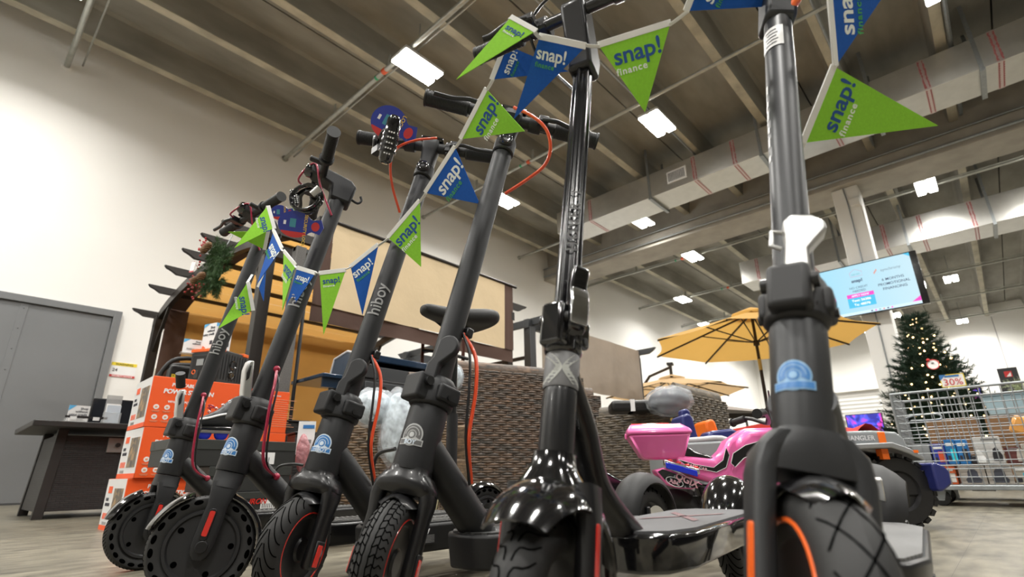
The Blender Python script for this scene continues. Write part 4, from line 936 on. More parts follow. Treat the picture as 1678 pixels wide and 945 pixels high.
for k in range(N):
    def cy(k): return PYF+0.05+(PYB-PYF-0.1)*k/N
    y0, y1 = cy(k), cy(k+1); z0 = arch_z(y0, PYB+0.1, PYF-0.1, ZE-0.05, ZP)+0.045; z1 = arch_z(y1, PYB+0.1, PYF-0.1, ZE-0.05, ZP)+0.045
    sag = 0.02*math.sin(k*1.9)
    c.add([(PX0+0.22, y0, z0), (PX1-0.1, y0, z0+sag*0.3), (PX1-0.1, y1, z1), (PX0+0.22, y1, z1)], [(0, 1, 2, 3)])
cc = c.build('canopy', tan_c, pg, smooth=60)
e = MB()
for k in range(N):
    y0, y1 = cy(k), cy(k+1); z0 = arch_z(y0, PYB+0.1, PYF-0.1, ZE-0.05, ZP)+0.043; z1 = arch_z(y1, PYB+0.1, PYF-0.1, ZE-0.05, ZP)+0.043
    e.add([(PX0+0.03, y0, z0), (PX0+0.24, y0, z0), (PX0+0.24, y1, z1), (PX0+0.03, y1, z1)], [(0, 1, 2, 3)])
plabel(e.build('canopy_border', brown_c, cc), 'dark brown border of the canopy')
def drape(x0, x1, y, z0, z1, amp, n, m, name, par, seed=1, flip=0.0):
    rnd = random.Random(seed); ph = [rnd.uniform(0, 6) for _ in range(4)]; vs_ = []; nz = 10
    for j in range(nz+1):
        for i in range(n+1):
            u = i/n; v = j/nz; w = amp*(0.35+0.65*v)*(math.sin(u*23+ph[0])*0.5+math.sin(u*41+ph[1]+v)*0.3+math.sin(u*9+ph[2]+v*2)*0.5)
            vs_.append((x0+(x1-x0)*u, y+w, z0+(z1-z0)*v-flip*u))
    fs = [(j*(n+1)+i, j*(n+1)+i+1, (j+1)*(n+1)+i+1, (j+1)*(n+1)+i) for j in range(nz) for i in range(n)]
    return MB().add(vs_, fs).build(name, m, par, smooth=70)
# back curtain (far side) with brown margin
drape(PX0+0.28, PX1-0.2, PYB-0.04, ZE+0.17, 0.25, 0.02, 60, tan_c, 'back_curtain', pg, 3)
drape(PX0+0.06, PX0+0.28, PYB-0.045, ZE+0.12, 0.25, 0.008, 8, brown_c, 'curtain_margin', pg, 4)
drape(PX1-0.2, PX1-0.06, PYB-0.055, ZE-0.06, 0.25, 0.008, 8, brown_c, 'curtain_margin', pg, 5)
# cream panel folded over the front with brown hem
drape(1.98, 4.16, PYF-0.10, 2.38, 1.60, 0.010, 70, cream_c, 'front_panel', pg, 6)
plabel(drape(1.86, 4.30, PYF-0.085, 1.60, 1.46, 0.012, 70, brown_c, 'panel_hem', pg, 7), 'dark brown lower hem of the cream panel')
drape(1.86, 1.98, PYF-0.098, 2.37, 1.60, 0.006, 6, brown_c, 'panel_hem', pg, 8)
drape(4.16, 4.30, PYF-0.098, 2.37, 1.60, 0.006, 6, brown_c, 'panel_hem', pg, 9)
MB().tube([(1.86, PYF-0.10, 2.385), (4.36, PYF-0.10, 2.385)], 0.018, 8).build('panel_rod', bronze, pg)
st = MB()
for x in (1.86, 4.28): st.b2((x-0.015, PYF-0.09, 2.0), (x+0.015, PYF-0.03, 2.40))
st.build('rod_bracket', bronze, pg)
# grey textured upright display pole and thin rod in front of the pergola
gp = thing('display_pole', 'grey textured square pole standing behind the second scooter stem', 'pole', (1.66, 3.82, 0))
MB().b2((-0.04, -0.04, 0), (0.04, 0.04, 2.0)).build('pole', mat('grey textured coating', (0.12, 0.115, 0.11), 0.7, var=0.3, vscale=150, bump=0.3, bscale=200), gp, bevel=0.004)
MB().b2((-0.12, -0.12, 0), (0.12, 0.12, 0.015)).build('base_plate', char, gp, bevel=0.003)
MB().cyl((0.10, 0.02, 0.015), (0.10, 0.02, 1.98), 0.013, n=12).build('thin_rod', char, gp)
MB().b2((-0.04, -0.02, 1.96), (0.15, 0.03, 2.0)).build('top_bracket', char, gp, bevel=0.003)
# second, grey pergola with taupe fabric
p2 = thing('pergola', 'charcoal pergola draped with taupe grey fabric behind the big wicker sofa', 'pergola', (0, 0, 0))
Y2, Z2 = 4.2, 2.05; 
for x, y in ((4.92, Y2), (7.62, Y2), (4.92, 6.8), (7.62, 6.8)):
    p = MB(); p.box((x, y, Z2/2), (0.11, 0.11, Z2)); p.box((x, y, 0.006), (0.2, 0.2, 0.012)); p.build('post', char, p2, bevel=0.004)
for y in (Y2, 6.8): MB().b2((4.85, y-0.04, Z2-0.02), (7.69, y+0.04, Z2+0.1)).build('side_beam', char, p2, bevel=0.003)
for k in (0, 5):
    x = 4.95+0.53*k; b = MB(); YZp = mat4((0, 1, 0), (0, 0, 1), (1, 0, 0), (x, 0, 0)); y0, y1, z = Y2-0.38, 7.1, Z2+0.03
    b.prism([(y0, z+0.09), (y1, z+0.09), (y1-0.1, z), (y0+0.13, z), (y0+0.07, z+0.03), (y0+0.03, z+0.055)], YZp, -0.025, 0.025); b.build('rafter', char, p2)
for k in range(0): MB().b2((4.90, Y2+0.5+0.5*k, Z2-0.5*k*0-0.02), (7.64, Y2+0.54+0.5*k, Z2+0.03)).build('lath', char, p2)
drape(5.05, 7.58, Y2-0.09, Z2+0.10, 1.32, 0.022, 90, taupe_c, 'side_fabric', p2, 11)
for k in range(3): MB().b2((4.95, Y2+0.02+0.6*0, 1.0+0.33*k), (4.99, Y2+2.5, 1.04+0.33*k)).build('side_rail', bronze, p2)

# wreath hanging on the first pergola
wr = thing('christmas_wreath', 'green pine wreath with red berries, cones and a white tag on the pergola corner', 'wreath', tuple(at(352, 443, 3.9)))
pine = mat('pine needles', (0.035, 0.085, 0.022), 0.7, var=0.4, vscale=60); pine_d = mat('dark pine needles', (0.012, 0.038, 0.020), 0.75, var=0.4, vscale=30)
def needles(b, c, d, L, n, spread, r=0.0016):
    c = Vector(c); d = Vector(d).normalized(); x, y, z = frame_from(d)
    for k in range(n):
        a = random.uniform(0, 2*PI); t = random.random(); s = c+d*L*t; tip = s+(d*0.75+(x*math.cos(a)+y*math.sin(a))*spread).normalized()*L*random.uniform(0.35, 0.6)
        o = (tip-s).cross(Vector((random.random(), random.random(), random.random()))).normalized()*r
        b.add([s-o, s+o, tip], [(0, 1, 2)])
wx, wy = (0, 1, 0), (0, 0, 1); wf = MB(); hd_ = (0.10, 0.20)
for k in range(110):
    a = 2*PI*random.random(); r_ = 1+random.uniform(-0.45, 0.15); c0 = (random.uniform(-0.05, 0.05), 0.075*r_*math.cos(a)-0.02, 0.15*r_*math.sin(a))
    d = (random.uniform(-0.5, 0.3), math.cos(a)+random.uniform(-0.9, 0.9), math.sin(a)+random.uniform(-0.9, 0.9)); needles(wf, c0, d, 0.085, 44, 0.8, 0.0018)
wf.ring((0, 0, 0), (1, 0, 0), 0.08, 0.03, 24, 8); fo = wf.build('pine_foliage', pine, wr, smooth=0)
berry = mat('red berry', (0.35, 0.01, 0.015), 0.25, coat=0.5); cone_m = wave_mat('pine cone scales', (0.10, 0.05, 0.025), (0.28, 0.15, 0.07), 30, 0.8, 'Z')
for c0, n_, sp in (((-0.08, 0.10, 0.17), 16, 0.09), ((-0.08, 0.17, -0.10), 16, 0.08), ((-0.08, 0.03, -0.20), 12, 0.07), ((-0.08, 0.15, 0.05), 5, 0.04)):
    bb = MB()
    for k in range(n_):
        p = Vector(c0)+Vector((random.uniform(-0.03, 0.03), random.uniform(-sp*0.4, sp), random.uniform(-sp*0.5, sp*1.2))); bb.ball(p, 0.0085, 8, 6); bb.bar(c0, p, 0.0015, 0.0015)
    o = bb.build('berry_sprig', berry, wr)
for c0 in ((-0.10, -0.05, 0.13), (-0.10, -0.03, -0.10), (-0.09, 0.06, 0.14), (-0.09, 0.16, -0.08)):
    MB().lathe([(0, 0), (0.018, 0.006), (0.028, 0.03), (0.024, 0.06), (0.012, 0.085), (0, 0.09)], c0, (0.0, -0.9, 0.2), 12).build('pine_cone', cone_m, wr)
tg = MB(); tg.b2((-0.0015, -0.055, -0.04), (0.0015, 0.055, 0.04), Matrix.Translation((-0.13, 0.07, 0.01)) @ Matrix.Rotation(0.25, 4, 'X')); tw = tg.build('tag', white_p, wr); MB().tube([(0, 0.0, 0.15), (0.05, 0.0, 0.22), (0.10, 0, 0.40)], 0.004, 6).build('hanging_wire', galv, wr)
q = MB(); q.b2((-0.003, -0.055, -0.04), (-0.0015, 0.055, -0.03), Matrix.Translation((-0.13, 0.07, 0.01)) @ Matrix.Rotation(0.25, 4, 'X')); q.build('tag_stripe', sred, tw)

# ================================================================ FIRE TABLE with things on it
ft = thing('fire_pit_table', 'dark brown square fire pit table with woven side panels in front of the grey door', 'table', (0.60, 5.12, 0))
ftm = mat('dark brown frame', (0.022, 0.020, 0.019), 0.5, 0.2)
wv_d = brick_mat('dark woven panel', (0.026, 0.025, 0.025), (0.018, 0.017, 0.017), (0.006, 0.006, 0.006), 0.05, 0.014, 0.002, 0.5, 0.9)
tw_, td_ = 0.98, 0.80
top = MB(); top.b2((-0.14, -0.14, 0.625), (tw_+0.10, td_+0.12, 0.668)); top.build('table_top', ftm, ft, bevel=0.006)
for (x, y) in ((0, 0), (tw_-0.06, 0), (0, td_-0.06), (tw_-0.06, td_-0.06)):
    sx = 1 if x == 0 else -1; sy = 1 if y == 0 else -1; l = MB()
    l.rings([[(x+a, y+b, 0) for a, b in ((0, 0), (0.06, 0), (0.06, 0.06), (0, 0.06))], [(x+a+0.03*sx, y+b+0.03*sy, 0.625) for a, b in ((0, 0), (0.06, 0), (0.06, 0.06), (0, 0.06))]]); l.build('leg', ftm, ft, bevel=0.003)
def tpanel(p): 
    return MB().add(p, [(0, 1, 2, 3)])
for pts in ([(0.05, 0.012, 0.05), (tw_-0.05, 0.012, 0.05), (tw_-0.07, 0.035, 0.58), (0.07, 0.035, 0.58)], [(0.012, 0.05, 0.05), (0.012, td_-0.05, 0.05), (0.035, td_-0.07, 0.58), (0.035, 0.07, 0.58)], [(0.05, td_-0.012, 0.05), (tw_-0.05, td_-0.012, 0.05), (tw_-0.07, td_-0.035, 0.58), (0.07, td_-0.035, 0.58)], [(tw_-0.012, 0.05, 0.05), (tw_-0.012, td_-0.05, 0.05), (tw_-0.035, td_-0.07, 0.58), (tw_-0.035, 0.07, 0.58)]):
    tpanel(pts).build('side_panel', wv_d, ft, smooth=0)
cp = MB(); cp.b2((0.34, 0.012, 0.46), (0.53, 0.028, 0.57)); cpo = plabel(cp.build('control_panel', mat('brushed panel', (0.28, 0.28, 0.27), 0.45, 0.5), ft, bevel=0.003), 'small grey metal control panel')
for x, r in ((0.405, 0.018), (0.49, 0.030)): MB().cyl((x, 0.012, 0.515), (x, -0.012, 0.515), r, r*0.85, 20).build('knob', blk_plast, cpo, bevel=0.002)
def counter_sign(px, py, d, label, w, h, lines, rot=0.0, zb=None):
    p = at(px, py, d); t = thing('counter_sign', label, 'sign', (p.x, p.y, zb if zb is not None else p.z), rot)
    b = MB(); b.b2((-w/2, -0.003, 0.0), (w/2, 0.003, h)); brd = b.build('sign_card', white_p, t)
    bl = MB().add([(-w/2, -0.0035, h), (-w/2+w*0.35, -0.0035, h), (-w/2, -0.0035, h*0.72)], [(0, 1, 2)]); plabel(bl.build('corner_flash', mat('sky blue print', c255(90, 175, 225), 0.5), t), 'pale blue corner')
    for k, s in enumerate(lines): text(s, h*0.155, facing_negY((w*0.42, -0.004, h*(0.80-0.15*k))), dark_txt, t, 0.02, align='RIGHT')
    q = MB()
    for k in range(3): q.b2((-w*0.3, -0.0045, h*(0.36-0.05*k)), (w*(0.38-0.1*(k % 2)), -0.003, h*(0.37-0.05*k)))
    q.build('fine_print', grey_txt, t); MB().b2((w*0.18, -0.005, h*0.08), (w*0.38, -0.003, h*0.2)).build('card_picture', mat('dark blue print', (0.03, 0.04, 0.10), 0.4), t)
    MB().b2((-w/2-0.01, -0.03, -0.004), (w/2+0.01, 0.03, 0.0)).build('stand_foot', mat('clear acrylic', (0.7, 0.72, 0.72), 0.08, alpha=0.35), t)
    return t
Yt = 5.2
s_ = counter_sign(129, 690, 5.0, 'white Shop without using credit card sign on the fire pit table', 0.135, 0.16, ['Shop', 'without', 'using credit'], 0.0, 0.672)
s_.location = (0.76, 5.45, 0.672)
rd = thing('card_tray', 'low clear and black card tray lying on the fire pit table under the small sign', 'tray', (0.78, 5.25, 0.668))
a_ = MB(); a_.b2((-0.13, -0.06, 0), (0.13, 0.06, 0.006)); a_.build('tray_base', blk_plast, rd, bevel=0.002)
for x in (-0.12, 0.11): MB().b2((x, -0.06, 0.006), (x+0.01, 0.06, 0.045)).build('tray_side', mat('clear acrylic', (0.7, 0.72, 0.72), 0.08, alpha=0.35), rd)
MB().b2((-0.13, -0.055, 0.043), (0.13, -0.05, 0.06)).build('tray_rail', blk_plast, rd)
for k in range(2): MB().b2((-0.10+0.14*k, -0.062, 0.03), (-0.06+0.14*k, -0.056, 0.055)).build('paper_tab', white_p, rd)
bh = thing('brochure_holder', 'clear brochure holder full of white leaflets on the fire pit table', 'holder', (0.94, 5.22, 0.668))
MB().b2((-0.055, -0.03, 0), (0.055, 0.03, 0.10)).build('holder_pocket', mat('clear acrylic', (0.7, 0.72, 0.72), 0.08, alpha=0.35), bh)
MB().b2((-0.052, 0.03, 0), (0.052, 0.036, 0.24)).build('holder_back', mat('smoked acrylic', (0.45, 0.46, 0.46), 0.15, alpha=0.6), bh)
for k in range(5): MB().b2((-0.045, -0.024+0.011*k, 0.004), (0.045, -0.018+0.011*k, 0.155+0.004*k)).build('leaflet', white_p if k else st_white, bh)
mo = thing('monitor', 'dark flat monitor standing on the fire pit table behind the leaflets', 'monitor', (1.03, 5.5, 0.668))
MB().b2((-0.19, 0, 0.03), (0.19, 0.03, 0.24)).build('screen_housing', blk_plast, mo, bevel=0.004); MB().b2((-0.18, -0.003, 0.04), (0.18, 0.0, 0.23)).build('screen', mat('dark glass', (0.012, 0.014, 0.02), 0.1), mo); MB().b2((-0.08, -0.04, 0), (0.08, 0.08, 0.03)).build('stand', blk_plast, mo, bevel=0.004)

# ================================================================ ORANGE POWER STATION BOXES
or_box = mat('orange carton', (0.86, 0.10, 0.012), 0.5, var=0.02); wh_box = mat('white carton', (0.70, 0.70, 0.70), 0.5); card = mat('brown cardboard', (0.30, 0.18, 0.09), 0.8)
def photo_mat():
    m = bpy.data.materials.new('printed workshop photo'); m.use_nodes = True; nt = m.node_tree; b = nt.nodes['Principled BSDF']; tc = nt.nodes.new('ShaderNodeTexCoord')
    v = nt.nodes.new('ShaderNodeTexVoronoi'); v.inputs['Scale'].default_value = 34; nt.links.new(tc.outputs['Object'], v.inputs['Vector']); r = nt.nodes.new('ShaderNodeValToRGB'); nt.links.new(v.outputs['Color'], r.inputs[0])
    r.color_ramp.elements[0].color = (0.02, 0.02, 0.025, 1); r.color_ramp.elements[1].color = (0.45, 0.28, 0.12, 1); e = r.color_ramp.elements.new(0.5); e.color = (0.16, 0.13, 0.10, 1); nt.links.new(r.outputs[0], b.inputs['Base Color']); return m
photo = photo_mat()
def power_box(x, y, z, w, d, h, label, rz=0.0, full=True, back=False):
    t = thing('product_box', label, 'box', (x, y, z), rz, 'orange power station boxes')
    MB().b2((0, 0, 0), (w, d, h-0.001)).build('carton', or_box, t, bevel=0.002)
    MB().b2((-0.001, 0.002, 0.0), (0.0, d, h-0.002)).build('white_end', wh_box, t)
    MB().b2((-0.0018, 0.002, 0.0), (0.0, d, 0.024)).build('orange_foot_band', or_box, t)
    MB().b2((0.004, -0.002+0.004, h-0.0012), (w-0.004, d-0.004, h)).build('top_flaps', card, t)
    if full:
        MB().b2((-0.0022, 0.03, 0.055), (-0.0012, 0.20, h-0.05)).build('photo_panel', photo, t)
        MB().b2((-0.0022, 0.245, h-0.075), (-0.0012, 0.32, h-0.040)).build('brand_block', or_box, t)
        for k, s in enumerate(('PORTABLE', 'POWER STATION')): text(s, 0.022, facing_negX((-0.002, 0.335, h-0.115-0.026*k)) @ Matrix.Diagonal((0.52, 1, 1, 1)), dark_txt, t, 0.02)
        q = MB()
        for k in range(4): q.b2((-0.0022, 0.235+0.028*k, 0.055), (-0.0012, 0.252+0.028*k, 0.085))
        q.build('orange_ticks', or_box, t)
        q = MB()
        for k in range(5): q.b2((-0.0022, 0.235, 0.040-0.003*k), (-0.0012, 0.235+0.09-0.01*(k % 2), 0.0412-0.003*k))
        q.build('fine_print', grey_txt, t)
        text('PORTABLE', 0.027, facing_negY((0.095, -0.001, h-0.050)), white_txt, t, 0.03, shear=0.1)
        text('POWER STATION', 0.034, facing_negY((0.06, -0.001, h-0.090)), white_txt, t, 0.035, shear=0.1, space=0.93)
        text('WHAT IT POWERS', 0.018, facing_negY((0.09, -0.001, h-0.142)), white_txt, t, 0.02)
        for r_ in range(2):
            for k in range(4):
                c0 = (0.040+0.052*k, -0.0015, h-0.168-0.054*r_); ic = MB().cyl((c0[0], 0, c0[2]), (c0[0], -0.0015, c0[2]), 0.0135, n=20).build('icon', white_p, t)
                b = MB(); b.box((c0[0], -0.002, c0[2]), (0.012, 0.001, 0.010)); b.box((c0[0], -0.002, c0[2]-0.021), (0.038, 0.001, 0.0022)); b.box((c0[0], -0.002, c0[2]-0.026), (0.030, 0.001, 0.0022)); b.build('icon_drawing', mat('pale orange print', (0.75, 0.35, 0.2), 0.5), ic)
    if back:
        q = MB()
        for c_ in range(2):
            for k in range(13): q.b2((0.03+0.18*c_, -0.0015, h-0.055-0.014*k), (0.19+0.17*c_-0.02*((k*7) % 4), 0, h-0.0525-0.014*k))
        q.build('specification_print', mat('pale orange print', (0.75, 0.35, 0.2), 0.5), t); text('GENERAL SPECIFICATIONS', 0.011, facing_negY((0.12, -0.001, h-0.035)), white_txt, t, 0.02)
    return t
power_box(0.745, 3.42, 0.0, 0.46, 0.37, 0.262, 'orange and white power station box on the floor, bottom of the stack', 0.02)
power_box(0.765, 3.40, 0.263, 0.46, 0.37, 0.262, 'orange and white power station box in the middle of the stack', 0.0)
power_box(0.760, 3.40, 0.526, 0.46, 0.37, 0.276, 'orange and white power station box on top of the stack with its front fully visible', -0.02)
power_box(1.235, 3.42, 0.0, 0.31, 0.37, 0.262, 'orange box on the floor right of the power station stack', 0.0, False)
power_box(1.240, 3.42, 0.263, 0.31, 0.37, 0.262, 'orange box in the middle right of the power station stack', 0.0, False)
power_box(1.235, 3.42, 0.526, 0.31, 0.37, 0.262, 'orange box with fine printed specifications behind the inline skate', 0.0, False, True)
# power station unit, generator, signs on top
ps = thing('power_station', 'black portable power station with orange corners on top of the orange boxes', 'power station', (1.085, 3.44, 0.802), 0.50)
MB().b2((0, 0, 0.0), (0.24, 0.21, 0.215)).build('body', mat('dark ribbed plastic', (0.022, 0.023, 0.025), 0.5), ps, bevel=0.010)
rb = MB()
for k in range(10): rb.b2((0.012+0.023*k, -0.003, 0.03), (0.018+0.023*k, 0.0, 0.19))
rb.build('side_ribs', blk_plast, ps)
for x in (-0.003, 0.193): MB().b2((x, -0.004, 0.200), (x+0.05, 0.214, 0.222)).build('orange_corner', orange_refl, ps, bevel=0.004)
fp = MB().b2((-0.004, 0.01, 0.02), (0.0, 0.19, 0.18)).build('front_panel', blk_plast, ps, bevel=0.002)
MB().b2((-0.006, 0.105, 0.115), (-0.004, 0.155, 0.155)).build('display', mat('grey lcd', (0.30, 0.32, 0.33), 0.3), fp)
for y in (0.04, 0.085, 0.13): MB().b2((-0.006, y, 0.035), (-0.004, y+0.03, 0.085)).build('socket', blk_gloss, fp, bevel=0.002)
MB().ring((-0.005, 0.165, 0.075), (1, 0, 0), 0.012, 0.003, 18, 6).build('dial_ring', orange_refl, fp)
MB().lathe([(0.02, 0), (0.026, -0.004), (0.03, 0)], (0.12, -0.002, 0.13), (0, 1, 0), 20).build('fan_grille', blk_gloss, ps); MB().lathe([(0.0, 0), (0.020, -0.003), (0.03, 0)], (0.12, -0.002, 0.065), (0, 1, 0), 20).build('fan_grille', blk_gloss, ps)
sb = thing('sign_box', 'tall white Shop without using credit box sign on top of the black power station', 'sign', (1.065, 3.52, 1.025), 0.30)
bm_ = MB(); bm_.rings([[(0, 0, 0), (0.115, 0, 0), (0.115, 0.115, 0), (0, 0.115, 0)], [(0, 0, 0.17), (0.115, 0, 0.17), (0.115, 0.115, 0.17), (0, 0.115, 0.17)]]); bm_.build('box', white_p, sb, bevel=0.001)
for M_ in (facing_negY((0.108, -0.001, 0)), facing_negX((-0.001, 0.008, 0))):
    for k, s in enumerate(('Shop', 'without', 'using credit')): text(s, 0.022, M_ @ Matrix.Translation((0, 0.135-0.022*k, 0)), dark_txt, sb, 0.02, align='RIGHT')
    MB(M_).add([(-0.107, 0.17, 0.0005), (-0.05, 0.17, 0.0005), (-0.107, 0.145, 0.0005)], [(0, 1, 2)]).build('corner_flash', MATS['sky blue print'], sb)
    MB(M_).add([(-0.04, 0.0, 0.0005), (-0.107, 0.0, 0.0005), (-0.09, 0.028, 0.0005)], [(0, 1, 2)]).build('corner_flash', orange_refl, sb)
    MB(M_).b2((-0.03, 0.03, 0), (-0.005, 0.055, 0.0005)).build('phone_picture', dark_txt, sb)
s2b = counter_sign(325, 570, 3.5, 'small white card sign half hidden behind the power station', 0.10, 0.09, ['Shop', 'without'], -0.2, 1.008); s2b.location = (0.985, 3.64, 1.0)
gn = thing('generator', 'black portable generator with tubular frame and yellow lettering behind the power station', 'generator', (0.98, 3.80, 0.803), -0.15)
MB().b2((-0.05, 0, 0.02), (0.30, 0.0+0.2, 0.15)).build('tank', blk_plast, gn, bevel=0.02, seg=4)
fm = MB()
for y in (-0.03, 0.22): fm.tube(bez([(-0.10, y, 0.015), (-0.09, y, 0.10), (-0.02, y, 0.18), (0.18, y, 0.19), (0.32, y, 0.15), (0.34, y, 0.015)], 20), 0.014, 10)
fm.tube([(-0.10, -0.03, 0.015), (-0.10, 0.22, 0.015)], 0.014, 10); fm.tube([(0.34, -0.03, 0.015), (0.34, 0.22, 0.015)], 0.014, 10); fm.build('tube_frame', blk_matte, gn)
text('BE', 0.05, facing_negY((-0.04, -0.006, 0.05)), ylw, gn, 0.03)
eb = thing('electrical_panel', 'small cream electrical box and blue sticker on the wall behind the pergola post', 'electrical box', (2.05, WALL_Y, 1.55))
MB().b2((-0.10, -0.10, 0), (0.02, -0.0, 0.22)).build('box', mat('cream enamel', (0.62, 0.58, 0.46), 0.5), eb, bevel=0.004)
q = MB()
for k in range(5): q.b2((-0.085, -0.103, 0.03+0.035*k), (-0.06, -0.10, 0.045+0.035*k))
q.build('slot', blk_ink, eb); MB().b2((0.05, -0.01, 0.02), (0.16, 0, 0.16)).build('notice', st_lblue, eb)

# skate boxes with inline skate
def skate_box(x, y, z, w, d, h, label, rz, t_txt, big=False):
    t = thing('skate_box', label, 'box', (x, y, z), rz)
    MB().b2((0, 0, 0), (w, d, h*0.72)).build('carton', mat('charcoal carton', (0.018, 0.019, 0.018), 0.55), t, bevel=0.002)
    MB().b2((-0.003, -0.003, h*0.62), (w+0.003, d+0.003, h)).build('lid', mat('charcoal lid', (0.030, 0.033, 0.030), 0.5), t, bevel=0.002)
    text(t_txt, 0.034, facing_negY((0.02 if not big else w*0.45, -0.004, h*0.72 if not big else h*0.35)), red_refl, t, 0.02, shear=0.3)
    MB().b2((w*0.62, -0.0015, h*0.08), (w*0.82, 0, h*0.55)).build('barcode_label', white_p, t)
    q = MB()
    for k in range(9): q.b2((w*0.64+0.009*k, -0.0025, h*0.12), (w*0.64+0.003+0.009*k, -0.001, h*0.35))
    q.build('barcode', blk_ink, t); return t
zt = 0.0
skate_box(0.93, 2.72, 0.0, 0.36, 0.30, 0.105, 'black skate box at the very bottom behind the second scooter wheel', 0.0, 'RON', True)
skate_box(0.93, 2.71, 0.106, 0.35, 0.30, 0.085, 'black skate box second from the floor with red lettering', 0.01, 'IRON', True)
skate_box(0.90, 2.72, 0.192, 0.38, 0.30, 0.115, 'black skate box third from the floor under the top box', 0.0, 'T', False)
skate_box(0.73, 2.72, 0.308, 0.56, 0.32, 0.118, 'wide charcoal skate box on top, the inline skate standing on it', 0.0, 'T', False)
isk = thing('inline_skate', 'black inline skate with white stripe and blue wheels on the top skate box', 'skate', (0.790, 2.83, 0.427), 0.0)
# boot profile along x (toe at left)
boot = MB(); prof = [(-0.02, 0.075, 0.035), (0.0, 0.085, 0.043), (0.05, 0.10, 0.046), (0.10, 0.125, 0.046), (0.14, 0.150, 0.044), (0.19, 0.205, 0.042), (0.24, 0.235, 0.042), (0.275, 0.225, 0.038)]
rs = []
for x, zt_, hw in prof:
    zb = 0.062; rs.append([(x, hw*math.copysign(abs(math.cos(a))**0.7, math.cos(a)), (zb+zt_)/2+(zt_-zb)/2*math.copysign(abs(math.sin(a))**0.8, math.sin(a))) for a in [2*PI*k/18 for k in range(18)]])
boot.rings(rs); boot.build('boot', mat('black boot leather', (0.016, 0.017, 0.019), 0.45), isk, smooth=60)
MB().tube(bez([(0.0, -0.045, 0.085), (0.08, -0.049, 0.10), (0.16, -0.046, 0.125), (0.26, -0.042, 0.13)], 14), 0.005, 8).build('white_stripe', white_p, isk)
MB().b2((-0.02, -0.04, 0.052), (0.275, 0.04, 0.066)).build('sole', blk_gloss, isk, bevel=0.006)
lc = MB()
for k in range(6): lc.ring((0.09+0.028*k, -0.036, 0.132+0.019*k), (0.2, 0.6, 0.6), 0.006, 0.0022, 10, 6)
lc.build('eyelet', chrome, isk); MB().tube(bez([(0.10, -0.02, 0.14), (0.085, -0.03, 0.165), (0.11, -0.035, 0.155), (0.08, -0.03, 0.15)], 12), 0.003, 6).build('lace', cable_red, isk)
MB().b2((0.0, -0.014, 0.034), (0.26, 0.014, 0.053)).build('wheel_frame', alu, isk, bevel=0.004)
for k in range(4): MB().lathe([(0, -0.012), (0.022, -0.012), (0.031, -0.006), (0.033, 0), (0.031, 0.006), (0.022, 0.012), (0, 0.012)], (0.02+0.075*k, 0, 0.0335), (0, 1, 0), 24).build('wheel', mat('blue urethane', (0.02, 0.04, 0.62), 0.3, coat=0.3), isk)
ks = thing('kick_scooter', 'white-framed folded kick scooter standing behind the leftmost scooter', 'kick scooter', (1.0, 3.05, 0), 0) if False else None

# dark wicker planter columns right of the skate boxes
dk_w = brick_mat('black wicker', (0.020, 0.018, 0.017), (0.013, 0.012, 0.011), (0.004, 0.004, 0.004), 0.045, 0.016, 0.002, 0.5, 1.0)
for (px, d, w, h, lab) in ((467, 3.35, 0.16, 0.60, 'tall narrow black wicker column left of the other black one'), (496, 3.1, 0.20, 0.50, 'shorter black wicker column beside the hanging price tags')):
    p = at(px, 800, d); t = thing('wicker_column', lab, 'planter', (p.x, p.y, 0), -0.2)
    MB().b2((-w/2, -w/2, 0.01), (w/2, w/2, h)).build('woven_body', dk_w, t, bevel=0.006); MB().b2((-w/2-0.008, -w/2-0.008, h), (w/2+0.008, w/2+0.008, h+0.012)).build('rim', blk_matte, t, bevel=0.004); MB().b2((-w/2+0.02, -w/2+0.02, 0), (w/2-0.02, w/2-0.02, 0.012)).build('foot', blk_matte, t)
# ================================================================ GRILL AND WICKER FURNITURE
navy = mat('navy enamel', (0.006, 0.027, 0.065), 0.25, 0.3, coat=0.6)
gr = thing('gas_grill', 'big navy blue gas grill with open hood, white-edged side, behind the third scooter', 'grill', (2.0, 3.45, 0))
gx0, gx1 = 0.10, 1.32; gy0, gy1 = 0.0, 0.50
sidep = [(gy0, 0.97), (gy0-0.0, 1.02), (gy0+0.10, 1.16), (gy0+0.26, 1.205), (gy1-0.04, 1.17), (gy1, 1.06), (gy1, 0.97)]
YZg = mat4((0, 1, 0), (0, 0, 1), (1, 0, 0), (0, 0, 0))
for x in (gx0, gx1-0.03):
    s_ = MB().prism(sidep, YZg, x, x+0.03).build('hood_end', navy, gr, bevel=0.003)
    e_ = MB().tube([(x, a, b) for a, b in sidep[:6]], 0.009, 8); plabel(e_.build('edge_trim', white_p, s_), 'white riveted edge trim')
hd = MB()
for (a, b), (c_, d_) in zip(sidep[2:5], sidep[3:6]):
    hd.add([(gx0, a, b), (gx1, a, b), (gx1, c_, d_), (gx0, c_, d_)], [(0, 1, 2, 3)])
hd.build('hood', navy, gr, smooth=60)
MB().b2((gx0, gy0+0.085, 1.115), (gx1, gy0+0.115, 1.175)).build('hood_lip', navy, gr, bevel=0.010, seg=3)
MB().b2((gx0+0.02, gy1-0.03, 0.95), (gx1-0.02, gy1-0.005, 1.15)).build('hood_back', blk_matte, gr)
MB().b2((gx0+0.03, gy0+0.06, 0.97), (gx1-0.03, gy0+0.08, 1.07)).build('inner_rack', char, gr, bevel=0.003)
MB().b2((gx0-0.01, gy0-0.02, 0.80), (gx1+0.01, gy1, 0.955)).build('firebox', blk_matte, gr, bevel=0.006)
MB().b2((gx0-0.0, gy0-0.03, 0.82), (gx1, gy0-0.02, 0.93)).build('control_panel', char, gr, bevel=0.004)
